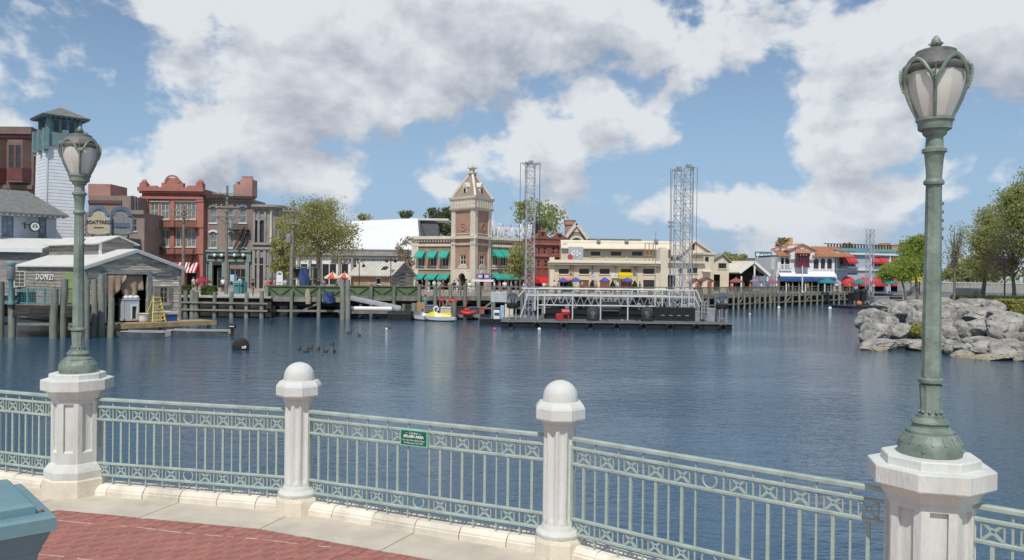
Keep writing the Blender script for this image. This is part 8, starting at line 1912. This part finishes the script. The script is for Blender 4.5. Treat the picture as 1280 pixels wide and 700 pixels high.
for k, (a, c, ya, yb, lb) in enumerate(((485,514,391,399.5,'black covered raft moored right of the floating dock'),)):
    q = Bd('covered_raft', lb, 'raft', a, 75.5, c, 75.5); z0_ = WATER-.2; z1_ = q.p((a+c)/2, ya)[1]; mb = MB(); mb.bevbox(0,0,z0_,q.W,2.2,z1_,.12); mb.build('hull', M_hull, q.root)
    mb = MB()
    for j in range(7): mb.sphere((.2+j*q.W/7,.7+.4*(j % 2),z1_),.28,7,5,1.2,1,.7)
    stuff(mb.build('cover', M_rubber, q.root, smooth=60))
# workboat dock with jet skis and red gear
WD = Bd('work_dock', 'low timber work dock crowded with red gear below the clock tower', 'dock', 516, 78, 600, 78.5)
zw = WD.p(560,393)[1]
for k in range(6): mb = MB(); mb.box(k*WD.W/6+.01,0,zw-.3,(k+1)*WD.W/6-.01,4,zw); mb.build('deck_section', M_wood, WD.root)
for k in range(4): x = .4+k*(WD.W-.8)/3; mb = MB(); mb.tube((x,.3,WATER-.2),(x,3.6,WATER-.2),.4,n=10); mb.build('float_drum', M_rubber, WD.root, smooth=40)
for px, yt, lb in ((518,379,'grey mooring pile at the left end of the work dock'),(568,377,'grey mooring pile in the middle of the work dock'),(505,380,'short grey mooring pile left of the work dock')):
    o = pile(None, (gx(px,77.2),77.2), at(px,yt,77.2).z, 1.5 if px != 505 else 1.0); o.name = 'mooring_pile'; tag(o, lb, 'pile', 'mooring piles of the work dock')
M_ski = mat('white_gelcoat', (.62,.63,.64), .25, .03); M_skig = mat('grey_gelcoat', (.16,.17,.2), .3, .1); M_skiy = mat('yellow_gelcoat', (.75,.62,.03), .3, .05)
def jetski(px, d_, m1, m2, label, rz):
    t = thing('jet_ski', label, 'jet ski', (gx(px,d_),d_,WATER), rz, 'jet skis at the work dock'); L_ = 1.55
    mb = MB(); sec = [(-L_,.38,.05,.34),(-.9,.52,-.1,.42),(0,.55,-.15,.44),(.9,.45,-.08,.46),(1.4,.2,.08,.48),(1.62,.03,.3,.5)]; vs = []
    for x, hw, zb_, zt_ in sec: vs += [(x,-hw,zt_),(x,-hw*.9,(zb_+zt_)/2-.06),(x,0,zb_),(x,hw*.9,(zb_+zt_)/2-.06),(x,hw,zt_),(x,0,zt_+.04)]
    n = len(sec); mb.add(vs, [(i*6+k,(i+1)*6+k,(i+1)*6+(k+1) % 6,i*6+(k+1) % 6) for i in range(n-1) for k in range(6)] + [tuple(range(6)),tuple(reversed(range((n-1)*6,n*6)))]); mb.build('hull', M_ski, t, smooth=40)
    mb = MB(); sec = [(-1.1,.2,.62),(-.3,.24,.70),(.15,.28,.66),(.5,.34,.95),(.95,.28,.80),(1.5,.05,.56)]; vs = []
    for x, hw, zt_ in sec: vs += [(x,-hw*1.3,.45),(x,-hw*.7,zt_),(x,hw*.7,zt_),(x,hw*1.3,.45)]
    n = len(sec); mb.add(vs, [(i*4+k,(i+1)*4+k,(i+1)*4+k+1,i*4+k+1) for i in range(n-1) for k in range(3)] + [(0,1,2,3)]); mb.build('cowl', m1, t, smooth=40)
    mb = MB(); mb.bevbox(-1.05,-.17,.62,.1,.17,.78,.06); mb.build('seat', m2, t); mb = MB(); mb.beam((.4,-.38,1.02),(.4,.38,1.02),.06); mb.beam((.55,0,.9),(.4,0,1.02),.08); mb.build('handlebar', M_black, t)
jetski(534, 76.4, M_skig, M_black, 'white and grey jet ski moored left of the yellow one', 2.9); jetski(551, 75.4, M_skiy, M_skiy, 'white jet ski with bright yellow cowl and seat', 2.95)
x0_ = gx(527,79); t = thing('crate', 'tan plywood crate standing on the work dock', 'crate', (x0_,79,zw)); M_ply = mat('plywood', (.42,.27,.13), .8, .12, 2); hh = at(527,378,79).z-zw
mb = MB(); mb.box(-.42,-.35,0,.42,.35,hh); mb.build('box', M_ply, t)
for x in (-.4,.34): mb = MB(); mb.box(x,-.38,.02,x+.07,-.352,hh-.02); mb.build('batten', M_ply, t)
c = at(545,386.5,78); t = thing('life_ring', 'white life ring standing on the work dock', 'life ring', (c.x,78,c.z)); mb = MB(); mb.path([(.22*math.cos(2*math.pi*k/16),0,.22*math.sin(2*math.pi*k/16)) for k in range(16)], .085, 8, closed=True); mb.build('ring', M_white, t, smooth=60)
mb = MB(); mb.box(-.06,-.05,-.6,.06,.05,-.3); mb.build('stand', M_wood, t)
M_redg = mat('red_plastic', (.48,.035,.03), .45, .15, 3)
for px, py, d_, wpx, lb in ((552,375.5,80,8,'red covered jet ski on the upper rack, left one'),(566,376,80,14,'long red covered boat on the upper rack, right one')):
    c = at(px,py,d_); t = thing('red_craft', lb, 'boat', (c.x,d_,c.z-.2)); l_ = wpx*d_/2000
    mb = MB(); mb.sphere((0,0,.2),.3,12,8,l_/.3,1.0,.8); mb.build('hull', M_redg, t, smooth=60); mb = MB(); mb.bevbox(-l_*.4,-.15,.36,l_*.3,.15,.5,.05); mb.build('seat', M_darkwood, t)
    for x in (-l_*.5,l_*.5): mb = MB(); mb.box(x-.05,-.3,-(c.z-.2-zw),x+.05,.3,.05); mb.build('rack_leg', M_wood, t)
c = at(585,391.5,77.5); t = thing('inflatable', 'red inflatable dinghy heap at the right end of the work dock', 'dinghy', (c.x,77.6,zw)); l_ = .55
mb = MB(); mb.path([(l_*1.1*math.cos(2*math.pi*k/14),.5*math.sin(2*math.pi*k/14),.2+.05*math.cos(4*math.pi*k/14)) for k in range(14)], .2, 8, closed=True); mb.build('tube', M_redg, t, smooth=60); mb = MB(); mb.bevbox(-.4,-.25,.3,.15,.2,.62,.08); mb.build('cover', M_redp, t)
mb = MB(); mb.path([(-.3,0,.6),(-.1,.05,1.2),(.05,0,1.5)], .04, 6); mb.build('mast', M_redp, t)
for px, d_, m_, lb, s_ in ((540,79,M_skig,'dark grey equipment trunk behind the life ring',.5),(558,78.6,mat('cream_bundle', (.6,.52,.42), .8),'cream equipment bundle right of the life ring',.42),(575,79,M_darkwood,'dark equipment trunk between the pile and the dinghy',.45),(512,79.5,M_darkwood,'dark trunk at the left end of the work dock',.5),(566,79.3,M_redg,'bright red trunk behind the middle mooring pile',.4),(592,79.6,mat('navy_box', (.05,.07,.12), .6),'navy box just right of the dinghy',.42),(600,80,mat('rust_red_box', (.33,.10,.08), .7),'rust red box at the end of the work dock',.4)):
    t = thing('equipment_trunk', lb, 'trunk', (gx(px,d_),d_,zw)); mb = MB(); mb.bevbox(-s_*1.2,-s_,0,s_*1.2,s_,s_*1.5,.08); mb.build('body', m_, t); mb = MB(); mb.bevbox(-s_*1.25,-s_*1.05,s_*1.5,s_*1.25,s_*1.05,s_*1.75,.08); mb.build('lid', m_, t)
# staff on the dock, with head and hat
person(560, 78.8, 'khaki', 'black', 'working among the red craft', zb=zw); person(532, 79.5, 'teal', 'denim', 'behind the tan crate', zb=zw)
# electrical cabinet platform left of the barge
EP = Bd('service_raft', 'black service raft with grey cabinet, white cooler and blue locker left of the barge', 'raft', 600, 70.5, 645, 70.5)
zz = EP.p(622,399)[1]; mb = MB(); mb.box(0,0,WATER-.2,EP.W,3,zz); mb.build('pontoon', M_hull, EP.root)
x0_, z0_, x1_, z1_ = EP.r(613.5,365,633.5,377.5,.8); mb = MB(); mb.bevbox(x0_,.8,z0_,x1_,1.6,z1_,.03); mb.build('cabinet', mat('pale_grey_cabinet', (.50,.53,.53), .5), EP.root)
for x in (x0_+.1,x1_-.1): mb = MB(); mb.box(x-.05,.9,zz,x+.05,1.0,z0_); mb.build('cabinet_leg', M_metalgrey, EP.root)
for a, c, ya, yb, m_, nm in ((617,624.5,388,398.6,M_white,'ice_box'),(625.5,630,382,398.6,mat('light_blue_locker', (.35,.52,.66), .5),'locker'),(631,641.5,380.5,398.6,M_creaml,'tank'),(633.5,641,396,398.6,M_black,'battery')): 
    r_ = EP.r(a,ya,c,yb,.6); mb = MB(); mb.bevbox(r_[0],.5 if nm != 'battery' else .2,zz,r_[2],1.4 if nm != 'battery' else .45,r_[3],.04); mb.build(nm, m_, EP.root)
r_ = EP.r(618,391,624,394,.48); mb = MB(); mb.box(r_[0],.46,r_[1],r_[2],.496,r_[3]); mb.build('blue_label', M_blue, EP.root)
# ---------------------------------------------------------------- buoys, ducks
c = at(301,437,45.2); t = thing('barrel_buoy', 'black barrel buoy floating with pale orange label', 'buoy', (c.x,45.2,WATER+.08), .30)
mb = MB(); mb.M = Matrix.Rotation(R(90),4,'X') ; mb.lathe([(.40,-.35),(.47,-.31),(.47,.31),(.40,.35)], 22, c=(0,.12,0)); mb.M = None; mb.build('drum', M_rubber, t, smooth=35)
mb = MB(); mb.cbox(.17,-.37,.08,.22,.03,.13,rz=0); mb.build('label', mat('peach_label', (.7,.42,.26), .6), t); mb = MB(); mb.cbox(.24,-.385,.12,.10,.03,.10); mb.build('label_patch', M_white, t)
for px, py, m_, r, lb in ((675,411.5,M_white,.17,'white ball buoy in front of the barge'),(619,411.5,mat('pink_buoy', (.55,.10,.16), .5),.17,'pink ball buoy at the left end of the barge'),(974,384.5,M_white,.28,'white ball buoy before the pavilion pier, near the piles'),(1038,385.5,M_white,.32,'white ball buoy right, before the white restaurant'),(313,396,M_white,.17,'small white ball buoy at the foot of the left sea wall'),(938,392,M_white,.15,'tiny white ball buoy nearest the barge on the right'),(484,411,M_white,.13,'small pale ball buoy before the floating dock')):
    d_ = 1000*(EYE-WATER)/(py+1-hz(px)); t = thing('ball_buoy', lb, 'buoy', (gx(px,d_),d_,WATER), 0, 'ball buoys on the lagoon'); mb = MB(); r *= .8; mb.sphere((0,0,r*.45), r, 14, 9); mb.build('ball', m_, t, smooth=60); mb = MB(); mb.tube((0,0,r*1.4),(0,0,r*1.65),.03); mb.build('eyelet', M_metalgrey, t)
M_duck = mat('duck_brown', (.07,.055,.045), .8, .3, 8); 
def duck_mesh():
    mb = MB(); mb.sphere((0,0,.05), .16, 12, 8, 1.35, .8, .75); mb.path([(.14,0,.10),(.20,0,.19),(.21,0,.25)], [.06,.045,.05], 8); mb.sphere((.225,0,.27), .062, 8, 6, 1.15, .9, 1); mb.path([(-.17,0,.08),(-.28,0,.14)], [.06,.015], 6); return mb.mesh('body', M_duck, 60)
DK = duck_mesh(); mb = MB(); mb.path([(.27,0,.265),(.345,0,.25)], [.022,.014], 6); BK = mb.mesh('bill', mat('bill', (.35,.25,.08), .6))
for k, (px, py) in enumerate(((375,437),(384,439.5),(388.5,435.5),(399,436.5),(416,430.5),(408,439.5),(419,439.5),(437,416),(450,419.5),(487,410))):
    d_ = 1000*(EYE-WATER)/(py+.5-hz(px)); t = thing('duck', f'small dark duck, {("first","second","third","fourth","seventh","fifth","sixth")[k] if k < 7 else 0} from the left in the scattered group near the barrel buoy' if k not in (7,8,9) else ('dark duck swimming farther out, left of a pair' if k == 7 else 'dark duck swimming farther out, right of a pair' if k == 8 else 'lone dark duck nearest the floating dock'), 'duck', (gx(px,d_),d_,WATER), rng.uniform(0,6), 'ducks on the lagoon'); t.scale = (.78,.78,.78); ob('body', DK, t); ob('bill', BK, t)
# visitors by the cream building and the right pier
for px, d, s_, p_, wh in ((693,108,'white','denim','left of the salmon awning'),(698,110,'grey','khaki','below the salmon awning'),(728,111,'lightblue','black','before the first red door'),(745,112,'pink','denim','between the first two red doors'),(772,112,'white','grey','right of the middle red door'),(800,112,'black','khaki','beside the tall pylon'),(885,121,'red','denim','beside the right gabled kiosk'),(915,125,'pink','khaki','under the dusty red umbrella'),(930,128,'red','black','at the pavilion railing'),(938,128,'orange','denim','near the mauve umbrella'),(952,130,'white','khaki','before the patterned screen'),(960,131,'blue','grey','at the right side of the pavilion'),(986,136,'yellow','denim','under the blue awning, leftmost'),(1010,141,'orange','grey','under the blue awning near the white pole'),(1046,147,'white','denim','before the first red dome awning'),(1062,149,'yellow','khaki','under the first red dome awning'),(1092,150,'white','black','between the red dome awnings')):
    person(px, d, s_, p_, wh, zb=0 if d > 104 else -.05)
